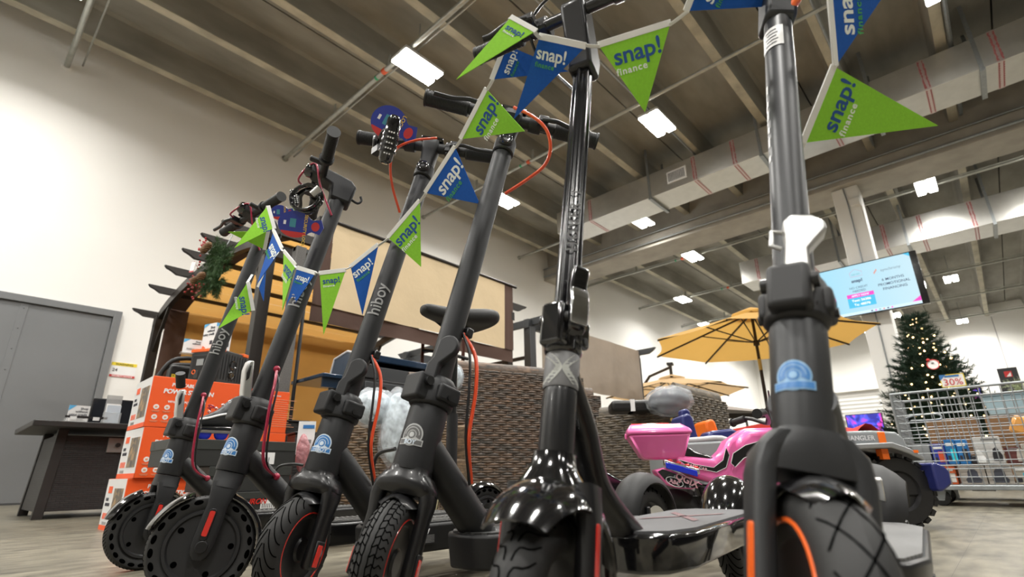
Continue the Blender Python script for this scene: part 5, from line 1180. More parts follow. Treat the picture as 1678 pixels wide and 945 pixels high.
for k in range(5): MB().cyl((gx0+0.15+0.22*k, gy0-0.03, 0.875), (gx0+0.15+0.22*k, gy0-0.06, 0.875), 0.028, 0.024, 18).build('knob', blk_gloss, gr)
MB().b2((gx0+0.02, gy0+0.02, 0.10), (gx1-0.02, gy1-0.02, 0.80)).build('cabinet', navy, gr, bevel=0.006)
for x in (gx0+0.05, gx1-0.09):
    for y in (gy0+0.05, gy1-0.09): MB().cyl((x+0.02, y+0.02, 0), (x+0.02, y+0.02, 0.10), 0.03, n=14).build('caster', blk_plast, gr)
for x0, x1 in ((gx0-0.33, gx0-0.01), (gx1+0.01, gx1+0.33)):
    MB().b2((x0, gy0-0.01, 0.925), (x1, gy1-0.02, 0.955)).build('side_shelf', navy, gr, bevel=0.006); MB().b2((x0+0.02, gy0+0.02, 0.86), (x1-0.01, gy0+0.04, 0.925)).build('shelf_bracket', navy, gr)
hb = MB(); hb.prism([(0, 0), (0.16, 0), (0.17, 0.05), (0.13, 0.11), (0.03, 0.11), (0, 0.05)], mat4((1, 0, 0), (0, 0, 1), (0, -1, 0), (gx0-0.05, gy0+0.02, 0.955)), 0, 0.05); hb.build('hinge_cover', blk_matte, gr, bevel=0.006)

def wicker(name, c1, c2, m, bw=0.062, bh=0.013): return brick_mat(name, c1, c2, m, bw, bh, 0.0006, 0.5, 0.2, 0.37, 'wall', 0.6, (1, 1, 5), 0.003, 22)
wk = wicker('brown wicker weave', (0.165, 0.105, 0.068), (0.080, 0.070, 0.060), (0.05, 0.035, 0.025), 0.10, 0.0145)
wk2 = wicker('grey brown wicker weave', (0.165, 0.130, 0.090), (0.095, 0.082, 0.065), (0.05, 0.04, 0.03), 0.10, 0.0145)
wk3 = wicker('tan wicker weave', (0.21, 0.140, 0.08), (0.12, 0.088, 0.058), (0.05, 0.035, 0.025), 0.09, 0.0145)
def woven_panel(b, x0, x1, y0, y1, z0, z1, sx=0.046, sz=0.0145, amp=0.0055):
    """real over-under weave on the camera-side (-y) face of a slab, horizontal strands over vertical stakes"""
    b.b2((x0, y0+0.006, z0), (x1, y1, z1))
    nz = max(1, int((z1-z0)/sz)); nx = max(1, int((x1-x0)/sx))
    for j in range(nz):
        z = z0+(j+0.5)*(z1-z0)/nz; h = (z1-z0)/nz*0.44; vs_ = []; fs = []; m = nx*4
        for i in range(m+1):
            x = x0+(x1-x0)*i/m; y = y0+amp*math.cos(PI*(i/4.0)*1.0*2/2+PI*(j//2))*1.0
            for zz, yy in ((z-h, y+0.002), (z-h*0.5, y-0.001), (z+h*0.5, y-0.001), (z+h, y+0.002)): vs_.append((x, yy, zz))
        for i in range(m):
            for k in range(3): fs.append((i*4+k, i*4+4+k, i*4+5+k, i*4+1+k))
        b.add(vs_, fs)
    for i in range(nx+1):
        x = x0+(x1-x0)*i/nx; b.b2((x-0.006, y0+0.002, z0), (x+0.006, y0+0.007, z1))
    return b
def sofa(name, label, loc, rz, L, D, H, m, arm_h=None, seat=True, parts=()):
    t = thing(name, label, 'sofa' if L > 0.8 else 'chair', loc, rz)
    p = MB(); woven_panel(p, 0, L, 0, 0.10, 0.03, H-0.03); p.build('back', m, t, smooth=50)
    MB().tube([(0.0, 0.05, H-0.022), (L, 0.05, H-0.022)], 0.052, 14, flat=0.45, hint=(0, 1, 0)).build('top_roll', m, t)
    ah = arm_h or H*0.8
    for x in (0.0, L-0.10):
        MB().b2((x+0.003, 0.10, 0.03), (x+0.097, D, ah-0.02)).build('arm', m, t, bevel=0.01); MB().tube([(x+0.05, 0.10, ah-0.02), (x+0.05, D, ah-0.02)], 0.05, 12, flat=0.4, hint=(0, 0, 1)).build('arm_roll', m, t)
    if seat:
        MB().b2((0.10, 0.10, 0.12), (L-0.10, D-0.02, 0.30)).build('seat_base', m, t, bevel=0.01)
        cu = mat('navy cushion fabric', (0.02, 0.03, 0.06), 0.8); MB().b2((0.11, 0.12, 0.30), (L-0.11, D-0.02, 0.42)).build('seat_cushion', cu, t, bevel=0.03, seg=4)
    for x in (0.04, L-0.04):
        for y in (0.05, D-0.05): MB().cyl((x, y, 0), (x, y, 0.035), 0.016, n=10).build('leg', char, t)
    return t
ang = math.atan2(2.11-2.50, 3.21-2.12)
sofa('wicker_sofa', 'large brown wicker sofa seen from behind, between the fourth and fifth scooters', (2.06, 2.50, 0), ang, 1.08, 0.40, 0.93, wk, 0.75)
cl = thing('wicker_armchair', 'brown wicker armchair back just left of the large wicker sofa', 'chair', (1.885, 2.565, 0), ang)
p = MB(); woven_panel(p, 0, 0.17, 0, 0.10, 0.03, 0.80); p.build('back', wk, cl, smooth=50); MB().tube([(0, 0.05, 0.81), (0.17, 0.05, 0.81)], 0.05, 12, flat=0.45, hint=(0, 1, 0)).build('top_roll', wk, cl)
MB().b2((0.02, 0.10, 0.03), (0.15, 0.28, 0.6)).build('arm', wk, cl, bevel=0.01)
tl = thing('wicker_armchair', 'brown wicker armchair end peeking out right of the fifth scooter stem', 'chair', (3.135, 2.17, 0), ang)
p = MB(); woven_panel(p, 0, 0.14, 0, 0.3, 0.03, 0.79); p.build('back', wk, tl, smooth=50); MB().tube([(0, 0.1, 0.80), (0.14, 0.1, 0.80)], 0.06, 12, flat=0.4, hint=(0, 1, 0)).build('top_roll', wk, tl); MB().b2((0, 0.30, 0.03), (0.14, 0.6, 0.55)).build('arm', wk, tl, bevel=0.01)
# right sofa: arm end facing the camera's left, higher back beyond
ls = thing('wicker_loveseat', 'grey-brown wicker loveseat behind the pink ride-on motorcycle', 'sofa', (2.90, 1.92, 0), -PI/2)
p = MB(); woven_panel(p, 0, 0.60, 0, 0.10, 0.03, 0.60); p.build('arm', wk2, ls, smooth=50); MB().tube([(-0.0, 0.045, 0.605), (0.60, 0.045, 0.605)], 0.055, 12, flat=0.4, hint=(0, 1, 0)).build('arm_roll', wk2, ls)
bk = MB(Matrix.Translation((0.60, 0.0, 0)) @ Matrix.Rotation(PI/2, 4, 'Z')); woven_panel(bk, 0, 0.66, 0, 0.10, 0.03, 0.69); bk.build('back', wk2, ls, smooth=50)
MB(Matrix.Translation((0.60, 0.0, 0)) @ Matrix.Rotation(PI/2, 4, 'Z')).tube([(0.0, 0.05, 0.70), (0.66, 0.05, 0.70)], 0.055, 12, flat=0.4, hint=(0, 1, 0)).build('back_roll', wk2, ls)
MB().b2((0.0, 0.10, 0.10), (0.50, 0.62, 0.36)).build('seat_base', wk2, ls, bevel=0.01)
MB().b2((0.02, 0.12, 0.36), (0.49, 0.60, 0.46)).build('seat_cushion', MATS['navy cushion fabric'], ls, bevel=0.03, seg=4)
bt = MB(); bt.cyl((0.52, -0.006, 0.54), (0.52, 0.004, 0.54), 0.010, n=12); bt.build('rivet', mat('brass', (0.6, 0.42, 0.12), 0.3, 1.0), ls)
# left low wicker chair: side facing us
lc_ = thing('wicker_armchair', 'tan-brown wicker armchair side between the third and fourth scooters', 'chair', (1.60, 3.02, 0), -1.13)
p = MB(); woven_panel(p, 0, 0.82, 0, 0.10, 0.03, 0.54); p.build('side_panel', wk3, lc_, smooth=50)
MB().tube(bez([(0.0, 0.05, 0.535), (0.4, 0.05, 0.56), (0.82, 0.05, 0.565)], 10), 0.05, 12, flat=0.4, hint=(0, 1, 0)).build('arm_roll', wk3, lc_)
MB().b2((0.0, 0.10, 0.03), (0.10, 0.33, 0.60)).build('back', wk3, lc_, bevel=0.01); MB().b2((0.10, 0.10, 0.1), (0.82, 0.31, 0.34)).build('seat_base', wk3, lc_, bevel=0.01)
MB().b2((0.04, 0.26, 0.03), (0.82, 0.34, 0.54)).build('side_panel', wk3, lc_, bevel=0.01)
# plastic wrapped cushions
plastic = mat('crumpled clear plastic', (0.82, 0.86, 0.90), 0.10, trans=0.35, bump=1.0, bscale=22, bdist=0.02, alpha=0.36)
def crumple(c, r, seed, m=None, name='plastic_wrap', par=None, amp=0.06, n=44):
    rnd = random.Random(seed); b = MB(); b.ball((0, 0, 0), r, n, n//2); ph = [rnd.uniform(0, 6) for _ in range(6)]
    for v in b.v:
        d = v.normalized() if v.length else v; k = 1+amp*(math.sin(9*d.x+ph[0])*math.sin(7*d.y+ph[1])+0.6*math.sin(15*d.z+ph[2]+5*d.x)+rnd.uniform(-0.12, 0.12)); v.x *= k; v.y *= k; v.z *= k
    for v in b.v: v += Vector(c)
    return b.build(name, m or plastic, par, smooth=80)
def wrapped(label, p, r, seed, cm, rz=0):
    t = thing('wrapped_cushion', label, 'cushion', p, rz); k = MB(); k.ball((0, 0, 0), tuple(q*0.85 for q in r), 20, 12); k.build('cushion', cm, t, smooth=60); crumple((0, 0, 0), r, seed, par=t); return t
cwh = mat('white patterned fabric', (0.55, 0.62, 0.68), 0.8, var=0.5, vscale=30)
p = at(612, 668, 2.85); wrapped('plastic-wrapped pale cushion on the tan wicker chair, left of two', tuple(p), (0.13, 0.12, 0.11), 3, cwh)
p = at(650, 700, 2.80); wrapped('plastic-wrapped blue patterned cushion hanging over the tan wicker chair', tuple(p), (0.09, 0.12, 0.22), 4, cwh)
p = at(745, 618, 3.05); wrapped('small plastic bag bundle at the left end of the big wicker sofa', tuple(p), (0.05, 0.06, 0.08), 5, cwh)
p = at(1096, 657, 2.95); wrapped('clear plastic bag around a dark navy cushion on the grey-brown loveseat', tuple(p), (0.12, 0.14, 0.085), 6, mat('navy black fabric', (0.015, 0.02, 0.035), 0.7))
p = at(1035, 668, 3.1); t = thing('cushion', 'black cushion with white strap on the left end of the loveseat', 'cushion', tuple(p), -0.9); MB().b2((-0.13, -0.1, -0.03), (0.16, 0.1, 0.035)).build('pad', mat('black vinyl', (0.012, 0.012, 0.012), 0.4), t, bevel=0.02, seg=3); MB().b2((-0.02, -0.103, -0.03), (0.005, 0.103, 0.038)).build('strap', white_p, t)
# brown furniture legs stack (upturned) behind, between grill and cream panel
bl_ = mat('brown glossy metal', (0.075, 0.025, 0.018), 0.3, 0.5)
p = at(690, 582, 5.2); t = thing('patio_chair_frame', 'brown metal chair frame standing upright behind the grill', 'chair', (p.x, p.y, 0), -0.5)
for x in (0, 0.13, 0.3, 0.42):
    MB().b2((x, 0, 0), (x+0.03, 0.03, 1.62)).build('upright', bl_, t)
MB().tube(bez([(0.0, -0.03, 1.45), (0.25, -0.06, 1.42), (0.48, -0.03, 1.38)], 9), 0.018, 8).build('cross_rail', blk_semi, t); MB().b2((0, 0.0, 0.5), (0.45, 0.3, 0.56)).build('seat', bl_, t)
# price tags hanging on the tan chair left
p = at(501, 720, 2.9); t = thing('leaflet_stand', 'small white and blue leaflet standing left of the tan wicker chair', 'leaflet', (p.x, p.y, 0), -0.6)
MB().b2((-0.045, -0.004, p.z-0.08), (0.045, 0.004, p.z+0.10)).build('card', white_p, t); MB().b2((-0.02, -0.006, p.z+0.06), (0.04, -0.004, p.z+0.08)).build('blue_mark', st_blue, t); MB().b2((-0.03, -0.006, p.z-0.02), (0.03, -0.004, p.z+0.0)).build('print', grey_txt, t); MB().cyl((0, 0.012, 0), (0, 0.012, p.z), 0.008, n=8).build('stem', blk_plast, t); MB().b2((-0.08, -0.06, 0), (0.08, 0.08, 0.01)).build('foot', blk_plast, t)
p = at(496, 742, 2.85); crumple((0, 0, 0), (0.035, 0.035, 0.10), 9, mat('pink clear plastic', (0.75, 0.35, 0.38), 0.2, trans=0.4, bump=0.8, bscale=30, bdist=0.02), 'plastic_bag', None).location = tuple(p)
o = COL.objects['plastic_bag'] if 'plastic_bag' in COL.objects else None
tag(o, 'pink crumpled plastic bag hanging below the small leaflet', 'bag')

# ================================================================ BICYCLE SEAT KIT
p = at(745, 517, 1.88); sd = thing('saddle', 'black padded saddle on a post rising behind the fourth scooter', 'saddle', (p.x, p.y, p.z), math.radians(178))
sp = MB(); rs = []
for x, hw, zt_, zb in ((0.145, 0.022, 0.012, -0.020), (0.12, 0.030, 0.018, -0.030), (0.05, 0.040, 0.018, -0.038), (-0.02, 0.078, 0.022, -0.045), (-0.08, 0.118, 0.034, -0.048), (-0.12, 0.118, 0.034, -0.040), (-0.145, 0.085, 0.026, -0.025), (-0.15, 0.05, 0.012, -0.012)):
    rs.append([(x, hw*math.copysign(abs(math.cos(a))**0.8, math.cos(a)), (zt_+zb)/2+(zt_-zb)/2*math.copysign(abs(math.sin(a))**0.7, math.sin(a))-0.008*(1-abs(math.cos(a)))*0) for a in [2*PI*k/22 for k in range(22)]])
sp.rings(rs); sp.build('pad', mat('saddle vinyl', (0.013, 0.013, 0.013), 0.5), sd, smooth=70, sub=1)
cl_ = MB(); cl_.box((-0.02, 0, -0.060), (0.06, 0.05, 0.018)); cl_.cyl((0.0, -0.04, -0.072), (0.0, 0.04, -0.072), 0.008, n=12); cl_.tube([(0.07, 0.02, -0.03), (0, 0.022, -0.062), (-0.07, 0.03, -0.04)], 0.004, 8); cl_.tube([(0.07, -0.02, -0.03), (0, -0.022, -0.062), (-0.07, -0.03, -0.04)], 0.004, 8); cl_.build('clamp', blk_semi, sd, bevel=0.003)
MB().cyl((0, 0, -0.07), (0.0, 0, -p.z+0.145), 0.0145, n=16).build('seat_post', blk_semi, sd); MB().cyl((0, 0, -0.35), (0, 0, -p.z+0.145), 0.019, n=16).build('outer_post', blk_matte, sd)
cbp = [at(*q) for q in ((612, 790, 1.72), (612, 762, 1.72), (622, 742, 1.72), (648, 735, 1.70))]
tag(MB().tube(bez([tuple(q) for q in cbp], 12), 0.007, 10).build('cable', blk_plast), 'thick black cable arcing up behind the fourth scooter head tube', 'cable')
cbp = [at(*q) for q in ((452, 770, 1.9), (460, 763, 1.9), (480, 760, 1.9), (497, 762, 1.9))]
tag(MB().tube(bez([tuple(q) for q in cbp], 12), 0.005, 10).build('cable', blk_plast), 'thin dark cable loop between the second and third scooter down tubes', 'cable')

# ================================================================ UMBRELLAS
umb_m = cloth('golden umbrella fabric', (0.56, 0.33, 0.085), 0.42, 0.05)
umb_t = cloth('sand umbrella fabric', (0.56, 0.38, 0.20), 0.4, 0.05)
pole_b = mat('dark bronze pole', (0.03, 0.022, 0.016), 0.4, 0.4)
def umbrella(label, c, ze, za, R_, n, m, tilt=0.0, rot=0.2, cant=False, m_top=None):
    t = thing('patio_umbrella', label, 'umbrella', (c[0], c[1], 0), rot)
    apex = Vector((0, 0, za)); T = Matrix.Translation((0, 0, za)) @ Matrix.Rotation(tilt, 4, 'X') @ Matrix.Translation((0, 0, -za))
    P = [Vector((R_*math.cos(2*PI*k/n), R_*math.sin(2*PI*k/n), ze)) for k in range(n)]
    b = MB(T)
    for k in range(n):
        a, c_ = P[k], P[(k+1) % n]; N = 6; vs_ = []; fs = []
        for i in range(N+1):
            r_ = 0.02+0.98*i/N
            for j in range(N+1):
                q = apex.lerp(a.lerp(c_, j/N), r_); sag = 0.06*R_*math.sin(PI*j/N)*r_; q.z -= sag*0.25; q = Vector((q.x*(1-0.045*math.sin(PI*j/N)*r_), q.y*(1-0.045*math.sin(PI*j/N)*r_), q.z)); vs_.append(q)
        for i in range(N):
            for j in range(N): fs.append((i*(N+1)+j, i*(N+1)+j+1, (i+1)*(N+1)+j+1, (i+1)*(N+1)+j))
        b.add(vs_, fs)
    b.build('canopy', m, t, smooth=20)
    cp = MB(T)
    for k in range(n): cp.add([apex+Vector((0, 0, 0.06)), apex.lerp(P[k], 0.2)+Vector((0, 0, 0.04)), apex.lerp(P[(k+1) % n], 0.2)+Vector((0, 0, 0.04))], [(0, 1, 2)])
    cp.build('vent_cap', m, t, smooth=0)
    hub = Vector((0, 0, ze-0.02)) if not cant else Vector((0, 0, ze+0.02))
    for k in range(n):
        r = MB(T); r.bar(apex-Vector((0, 0, 0.03)), P[k]-Vector((0, 0, 0.02)), 0.016, 0.022); rb_ = r.build('rib', pole_b, t)
        s = MB(T); s.bar(hub, apex.lerp(P[k], 0.5)-Vector((0, 0, 0.03)), 0.012, 0.014); s.build('strut', pole_b, rb_)
    hu = MB(T); hu.cyl(hub-Vector((0, 0, 0.04)), hub+Vector((0, 0, 0.03)), 0.04, n=14); hu.build('hub', pole_b, t)
    if not cant:
        MB().cyl((0, 0, 0.05), (0, 0, ze-0.25), 0.022, n=14).build('pole', pole_b, t); MB(T).cyl((0, 0, ze-0.30), (0, 0, za), 0.020, n=14).build('upper_pole', pole_b, t)
        MB().cyl((0, 0, ze-0.40), (0, 0, ze-0.25), 0.0235, n=14).build('pole_sleeve', mat('brass collar', (0.5, 0.38, 0.14), 0.35, 0.9), t)
        MB().lathe([(0, 0), (0.24, 0), (0.24, 0.03), (0.08, 0.07), (0, 0.07)], (0, 0, 0), (0, 0, 1), 28).build('base', blk_matte, t)
    return t
u1 = umbrella('large golden yellow patio umbrella left of the wall television', (7.35, 2.20), 1.93, 2.36, 1.42, 8, umb_m, tilt=0.0, rot=0.10)
u2 = umbrella('sand-brown cantilever umbrella low behind the taupe pergola corner', (9.6, 4.55), 1.72, 2.02, 1.35, 8, umb_t, rot=0.3, cant=True)
a0 = at(1074, 612, 10.6) ; 
cm_ = MB(); cm_.tube([(0.3, 0.9, 0.03), (0.3, 0.9, 2.2)], 0.04, 10); cm_.tube([(0.3, 0.9, 1.6), (0.15, 0.45, 2.1), (0, 0, 2.22)], 0.028, 8); cm_.tube([(0.0, 0.0, 2.0), (0, 0, 2.24)], 0.03, 8); cm_.box((0.3, 0.9, 0.02), (0.5, 0.5, 0.04)); cm_.build('cantilever_mast', pole_b, u2)
hh = MB(); hh.box((0.0, 0.0, 2.28), (0.16, 0.12, 0.05)); hh.build('mast_head', blk_matte, u2, bevel=0.01)
p = at(1200, 672, 8.0); t = thing('canopy_swing', 'grey-topped canopy swing far behind the loveseat', 'swing', (p.x, p.y, 0), -0.72)
gc = mat('light grey canopy fabric', (0.42, 0.41, 0.42), 0.85)
MB().rings([[(-0.55, -0.3, 1.14), (-0.55, 0.7, 1.14), (-0.5, 0.2, 1.30)], [(0.62, -0.3, 1.06), (0.62, 0.7, 1.06), (0.55, 0.2, 1.12)]]).build('canopy', gc, t); MB().b2((-0.58, -0.32, 0.99), (0.66, -0.29, 1.06)).build('canopy_rail', blk_matte, t)
for x in (-0.5, 0.55): 
    MB().tube(bez([(x, -0.3, 1.05), (x+0.15, -0.3, 0.8), (x+0.2, -0.3, 0.0)], 8), 0.02, 8).build('frame_tube', silverp, t); MB().tube([(x, 0.6, 1.05), (x+0.1, 0.7, 0.0)], 0.02, 8).build('frame_tube', silverp, t)
MB().b2((-0.4, -0.2, 0.35), (0.5, 0.4, 0.45)).build('seat', blk_matte, t)
p = at(1228, 692, 6.0); t = thing('display_tent', 'small red canopy top behind the pink motorcycle handlebars', 'canopy', (p.x, p.y, 0), -0.72)
redc = mat('red canopy fabric', (0.42, 0.02, 0.02), 0.8); p.z -= 0.04; MB().rings([[(-0.35, 0, p.z-0.12), (-0.35, 0.5, p.z-0.12), (-0.3, 0.25, p.z-0.05)], [(0.4, 0, p.z-0.06), (0.4, 0.5, p.z-0.06), (0.35, 0.25, p.z+0.06)]]).build('canopy', redc, t)
for x in (-0.3, 0.35):
    for y in (0.02, 0.48): MB().cyl((x, y, 0), (x, y, p.z-0.08), 0.012, n=8).build('leg', char, t)
# ================================================================ PINK RIDE-ON MOTORCYCLE (side profile in x, z; camera side is -y)
pink = mat('pink plastic', (0.92, 0.17, 0.47), 0.28, coat=0.5)
Dp = Vector((0.56, -0.83, 0)).normalized()
pk = thing('ride_on_motorcycle', 'pink childrens ride-on motorcycle with rear top box and decals', 'ride-on toy', (1.69, 0.98, 0), math.atan2(Dp.y, Dp.x))
XZ0 = mat4((1, 0, 0), (0, 0, 1), (0, -1, 0), (0, 0, 0))
# top box
def boxrings(b, sec): b.rings([[(x+sx*hx, y+sy*hy, z) for sx, sy in ((-1, -1), (1, -1), (1, 1), (-1, 1))] for x, y, z, hx, hy in sec])
tb = MB(); boxrings(tb, [(0.10, 0.0, 0.292, 0.062, 0.055), (0.097, 0.0, 0.30, 0.072, 0.065), (0.090, 0, 0.365, 0.100, 0.088), (0.090, 0, 0.372, 0.104, 0.092)]); tbo = tb.build('top_box', pink, pk, bevel=0.008, seg=3)
ld = MB(); boxrings(ld, [(0.090, 0.0, 0.373, 0.108, 0.095), (0.090, 0, 0.388, 0.106, 0.093), (0.080, 0, 0.408, 0.085, 0.070)]); ldo = ld.build('box_lid', pink, tbo, bevel=0.008, seg=3)
MB().b2((0.0, -0.05, 0.4065), (0.13, 0.05, 0.4125)).build('red_lens', red_refl, tbo, bevel=0.003)
MB().b2((-0.022, -0.012, 0.362), (-0.014, 0.012, 0.38)).build('latch', pink, tbo, bevel=0.002)
dl = MB(); Tl = Matrix.Translation((0.192, -0.0, 0.388)) @ Matrix.Rotation(-0.9, 4, 'Y')
dl.prism([(0.022*math.cos(a)*1.0, 0.045*math.sin(a)) for a in [2*PI*k/24 for k in range(24)]], mat4((0.55, 0, -0.83), (0, 1, 0), (0.83, 0, 0.55), (0.192, -0.01, 0.3885)), -0.001, 0.001); dlo = dl.build('oval_decal', blk_gloss, tbo)
# bodywork
bodyp = [(0.139, 0.311), (0.175, 0.300), (0.261, 0.290), (0.295, 0.318), (0.316, 0.350), (0.376, 0.386), (0.471, 0.387), (0.560, 0.372), (0.602, 0.363), (0.674, 0.316), (0.721, 0.266), (0.711, 0.237), (0.660, 0.230), (0.617, 0.239), (0.545, 0.269), (0.50, 0.225), (0.426, 0.193), (0.348, 0.194), (0.300, 0.205), (0.241, 0.215), (0.18, 0.236), (0.144, 0.262)]
MB().prism(bodyp, XZ0, -0.06, 0.065).build('body_shell', pink, pk, bevel=0.016, seg=4)
MB().prism([(0.33, 0.340), (0.38, 0.378), (0.47, 0.380), (0.545, 0.362), (0.55, 0.30), (0.45, 0.27), (0.35, 0.28)], XZ0, -0.08, 0.085).build('tank_shell', pink, pk, bevel=0.02, seg=4)
MB().prism([(0.063, 0.257), (0.094, 0.265), (0.144, 0.245), (0.215, 0.208), (0.175, 0.196), (0.128, 0.199), (0.095, 0.210)], XZ0, -0.06, 0.085).build('tail_cowl', pink, pk, bevel=0.008, seg=3)
# saddle
MB().prism([(0.150, 0.305), (0.160, 0.326), (0.172, 0.333), (0.190, 0.327), (0.205, 0.315), (0.235, 0.306), (0.263, 0.294), (0.255, 0.287), (0.17, 0.297)], XZ0, -0.052, 0.052).build('seat', mat('black vinyl seat', (0.01, 0.01, 0.01), 0.2, coat=0.6), pk, bevel=0.006, seg=3)
# decals with writing on the near side (y = -0.085)
def decal(poly, y, m, nm, par, dz=0.0015): return MB().prism(poly, XZ0, -y, -y+dz).build(nm, m, par)
pale_pink = mat('pale pink print', (0.80, 0.45, 0.52), 0.4)
dco = decal([(0.072, 0.252), (0.088, 0.260), (0.150, 0.236), (0.213, 0.207), (0.175, 0.200), (0.128, 0.202), (0.092, 0.226)], -0.085, blk_gloss, 'tail_decal', pk)
text('QGIX', 0.030, mat4((0.90, 0, -0.42), (0.42, 0, 0.90), (0, -1, 0), (0.124, -0.088, 0.231)), pale_pink, dco, 0.03)
text('ABC', 0.017, mat4((0.93, 0, -0.36), (0.36, 0, 0.93), (0, -1, 0), (0.105, -0.088, 0.219)), pale_pink, dco, 0.03)
rg = MB(mat4((0.93, 0, -0.36), (0, -1, 0), (0.36, 0, 0.93), (0.122, -0.087, 0.2195))); rg.tube([(0.028*math.cos(a), 0.0, 0.013*math.sin(a)) for a in [2*PI*k/30 for k in range(30)]], 0.0012, 6, closed=True); rg.build('oval_outline', white_p, dco)
fxp = [(0.307, 0.275), (0.318, 0.305), (0.36, 0.330), (0.41, 0.343), (0.47, 0.345), (0.53, 0.333), (0.53, 0.315), (0.47, 0.322), (0.41, 0.312), (0.35, 0.290), (0.318, 0.262)]
fo_ = decal(fxp, -0.0865, blk_gloss, 'tank_decal', pk); MB().tube([(x, -0.089, z) for x, z in fxp], 0.0012, 6, closed=True).build('decal_outline', white_p, fo_)
text('FX', 0.020, facing_negY((0.405, -0.0895, 0.320)), pale_pink, fo_, 0.05); MB().tube([(0.421+0.028*math.cos(a), -0.0895, 0.327+0.0135*math.sin(a)) for a in [2*PI*k/30 for k in range(30)]], 0.0013, 6, closed=True).build('oval_outline', white_p, fo_)
sp_ = [(0.145, 0.290), (0.20, 0.272), (0.255, 0.262), (0.288, 0.285), (0.303, 0.325), (0.311, 0.30), (0.295, 0.262), (0.262, 0.247), (0.20, 0.262), (0.17, 0.268)]
so_ = decal(sp_, -0.066, blk_gloss, 'side_decal', pk); MB().tube([(x, -0.068, z) for x, z in sp_], 0.0010, 6, closed=True).build('decal_outline', white_p, so_)
text('BABY CAR', 0.014, mat4((0.96, 0, -0.26), (0.26, 0, 0.96), (0, -1, 0), (0.170, -0.069, 0.268)), pale_pink, so_, 0.03)
# light bar
lb_ = MB().prism([(0.095, 0.290), (0.205, 0.258), (0.205, 0.240), (0.095, 0.270)], XZ0, 0.06, 0.095).build('light_bar', chrome, pk, bevel=0.003)
MB().prism([(0.098, 0.282), (0.195, 0.253), (0.195, 0.234), (0.098, 0.262)], XZ0, 0.094, 0.105).build('blue_lens', mat('blue lens', (0.01, 0.03, 0.62), 0.15, coat=0.6), lb_, bevel=0.002)
for k in range(4): MB().ball((0.115+0.027*k, -0.082, 0.286-0.0079*k), (0.009, 0.009, 0.006), 12, 7).build('red_lamp', red_refl, lb_)
# handlebar, forks, wheels
MB().tube(bez([(0.40, -0.15, 0.425), (0.435, -0.10, 0.432), (0.47, 0.0, 0.405), (0.435, 0.10, 0.432), (0.40, 0.15, 0.425)], 20), 0.007, 10).build('handlebar', blk_plast, pk)
for s in (-1, 1): MB().cyl((0.395, s*0.155, 0.424), (0.425, s*0.11, 0.432), 0.0125, n=14).build('grip', blk_matte, pk); MB().cyl((0.395, s*0.155, 0.424), (0.391, s*0.161, 0.423), 0.016, n=14).build('grip_end', blk_matte, pk)
MB().tube(bez([(0.45, -0.04, 0.40), (0.46, -0.08, 0.47), (0.45, -0.12, 0.50)], 8), 0.003, 8).build('mirror_stalk', blk_plast, pk)
MB().ball((0.595, 0, 0.345), (0.035, 0.05, 0.035), 18, 12).build('headlight', chrome, pk)
MB().prism([(0.60, 0.36), (0.66, 0.345), (0.715, 0.285), (0.72, 0.262), (0.66, 0.27), (0.60, 0.31)], XZ0, -0.045, 0.045).build('front_mudguard', pink, pk, bevel=0.012, seg=3)
for s in (-1, 1): MB().tube([(0.50, s*0.05, 0.36), (0.60, s*0.05, 0.10)], 0.011, 10).build('fork_tube', chrome, pk)
def toy_wheel(x, y, r, w, par, m_rim=chrome, spokes=7):
    t_ = MB().ring((x, y, r), (0, 1, 0), r-w*0.6, w*0.6, 36, 10, 1.0).build('wheel', rubber, par)
    h_ = MB(); h_.ring((x, y, r), (0, 1, 0), r*0.60, 0.006, 30, 8); h_.cyl((x, y-0.018, r), (x, y+0.018, r), 0.012, n=14)
    for k in range(spokes):
        a = 2*PI*k/spokes; h_.bar((x, y, r), (x+r*0.6*math.cos(a), y, r+r*0.6*math.sin(a)), 0.009, 0.012)
    h_.build('wheel_spokes', m_rim, t_)
toy_wheel(0.125, 0.0, 0.098, 0.055, pk); toy_wheel(0.605, 0.0, 0.105, 0.05, pk)
MB().b2((0.00, -0.014, 0.145), (0.34, 0.014, 0.172)).build('chassis_tube', blk_plast, pk); MB().cyl((0.235, -0.03, 0.15), (0.235, -0.03, 0.20), 0.012, n=10).build('shock_absorber', chrome, pk)
MB().prism([(0.20, 0.21), (0.42, 0.20), (0.44, 0.09), (0.24, 0.08)], XZ0, -0.04, 0.04).build('engine_block', blk_plast, pk, bevel=0.01)
tr = MB(); tr.tube(bez([(0.27, -0.06, 0.10), (0.40, -0.07, 0.06), (0.48, -0.06, 0.10)], 10), 0.012, 10); tr.build('exhaust', chrome, pk)

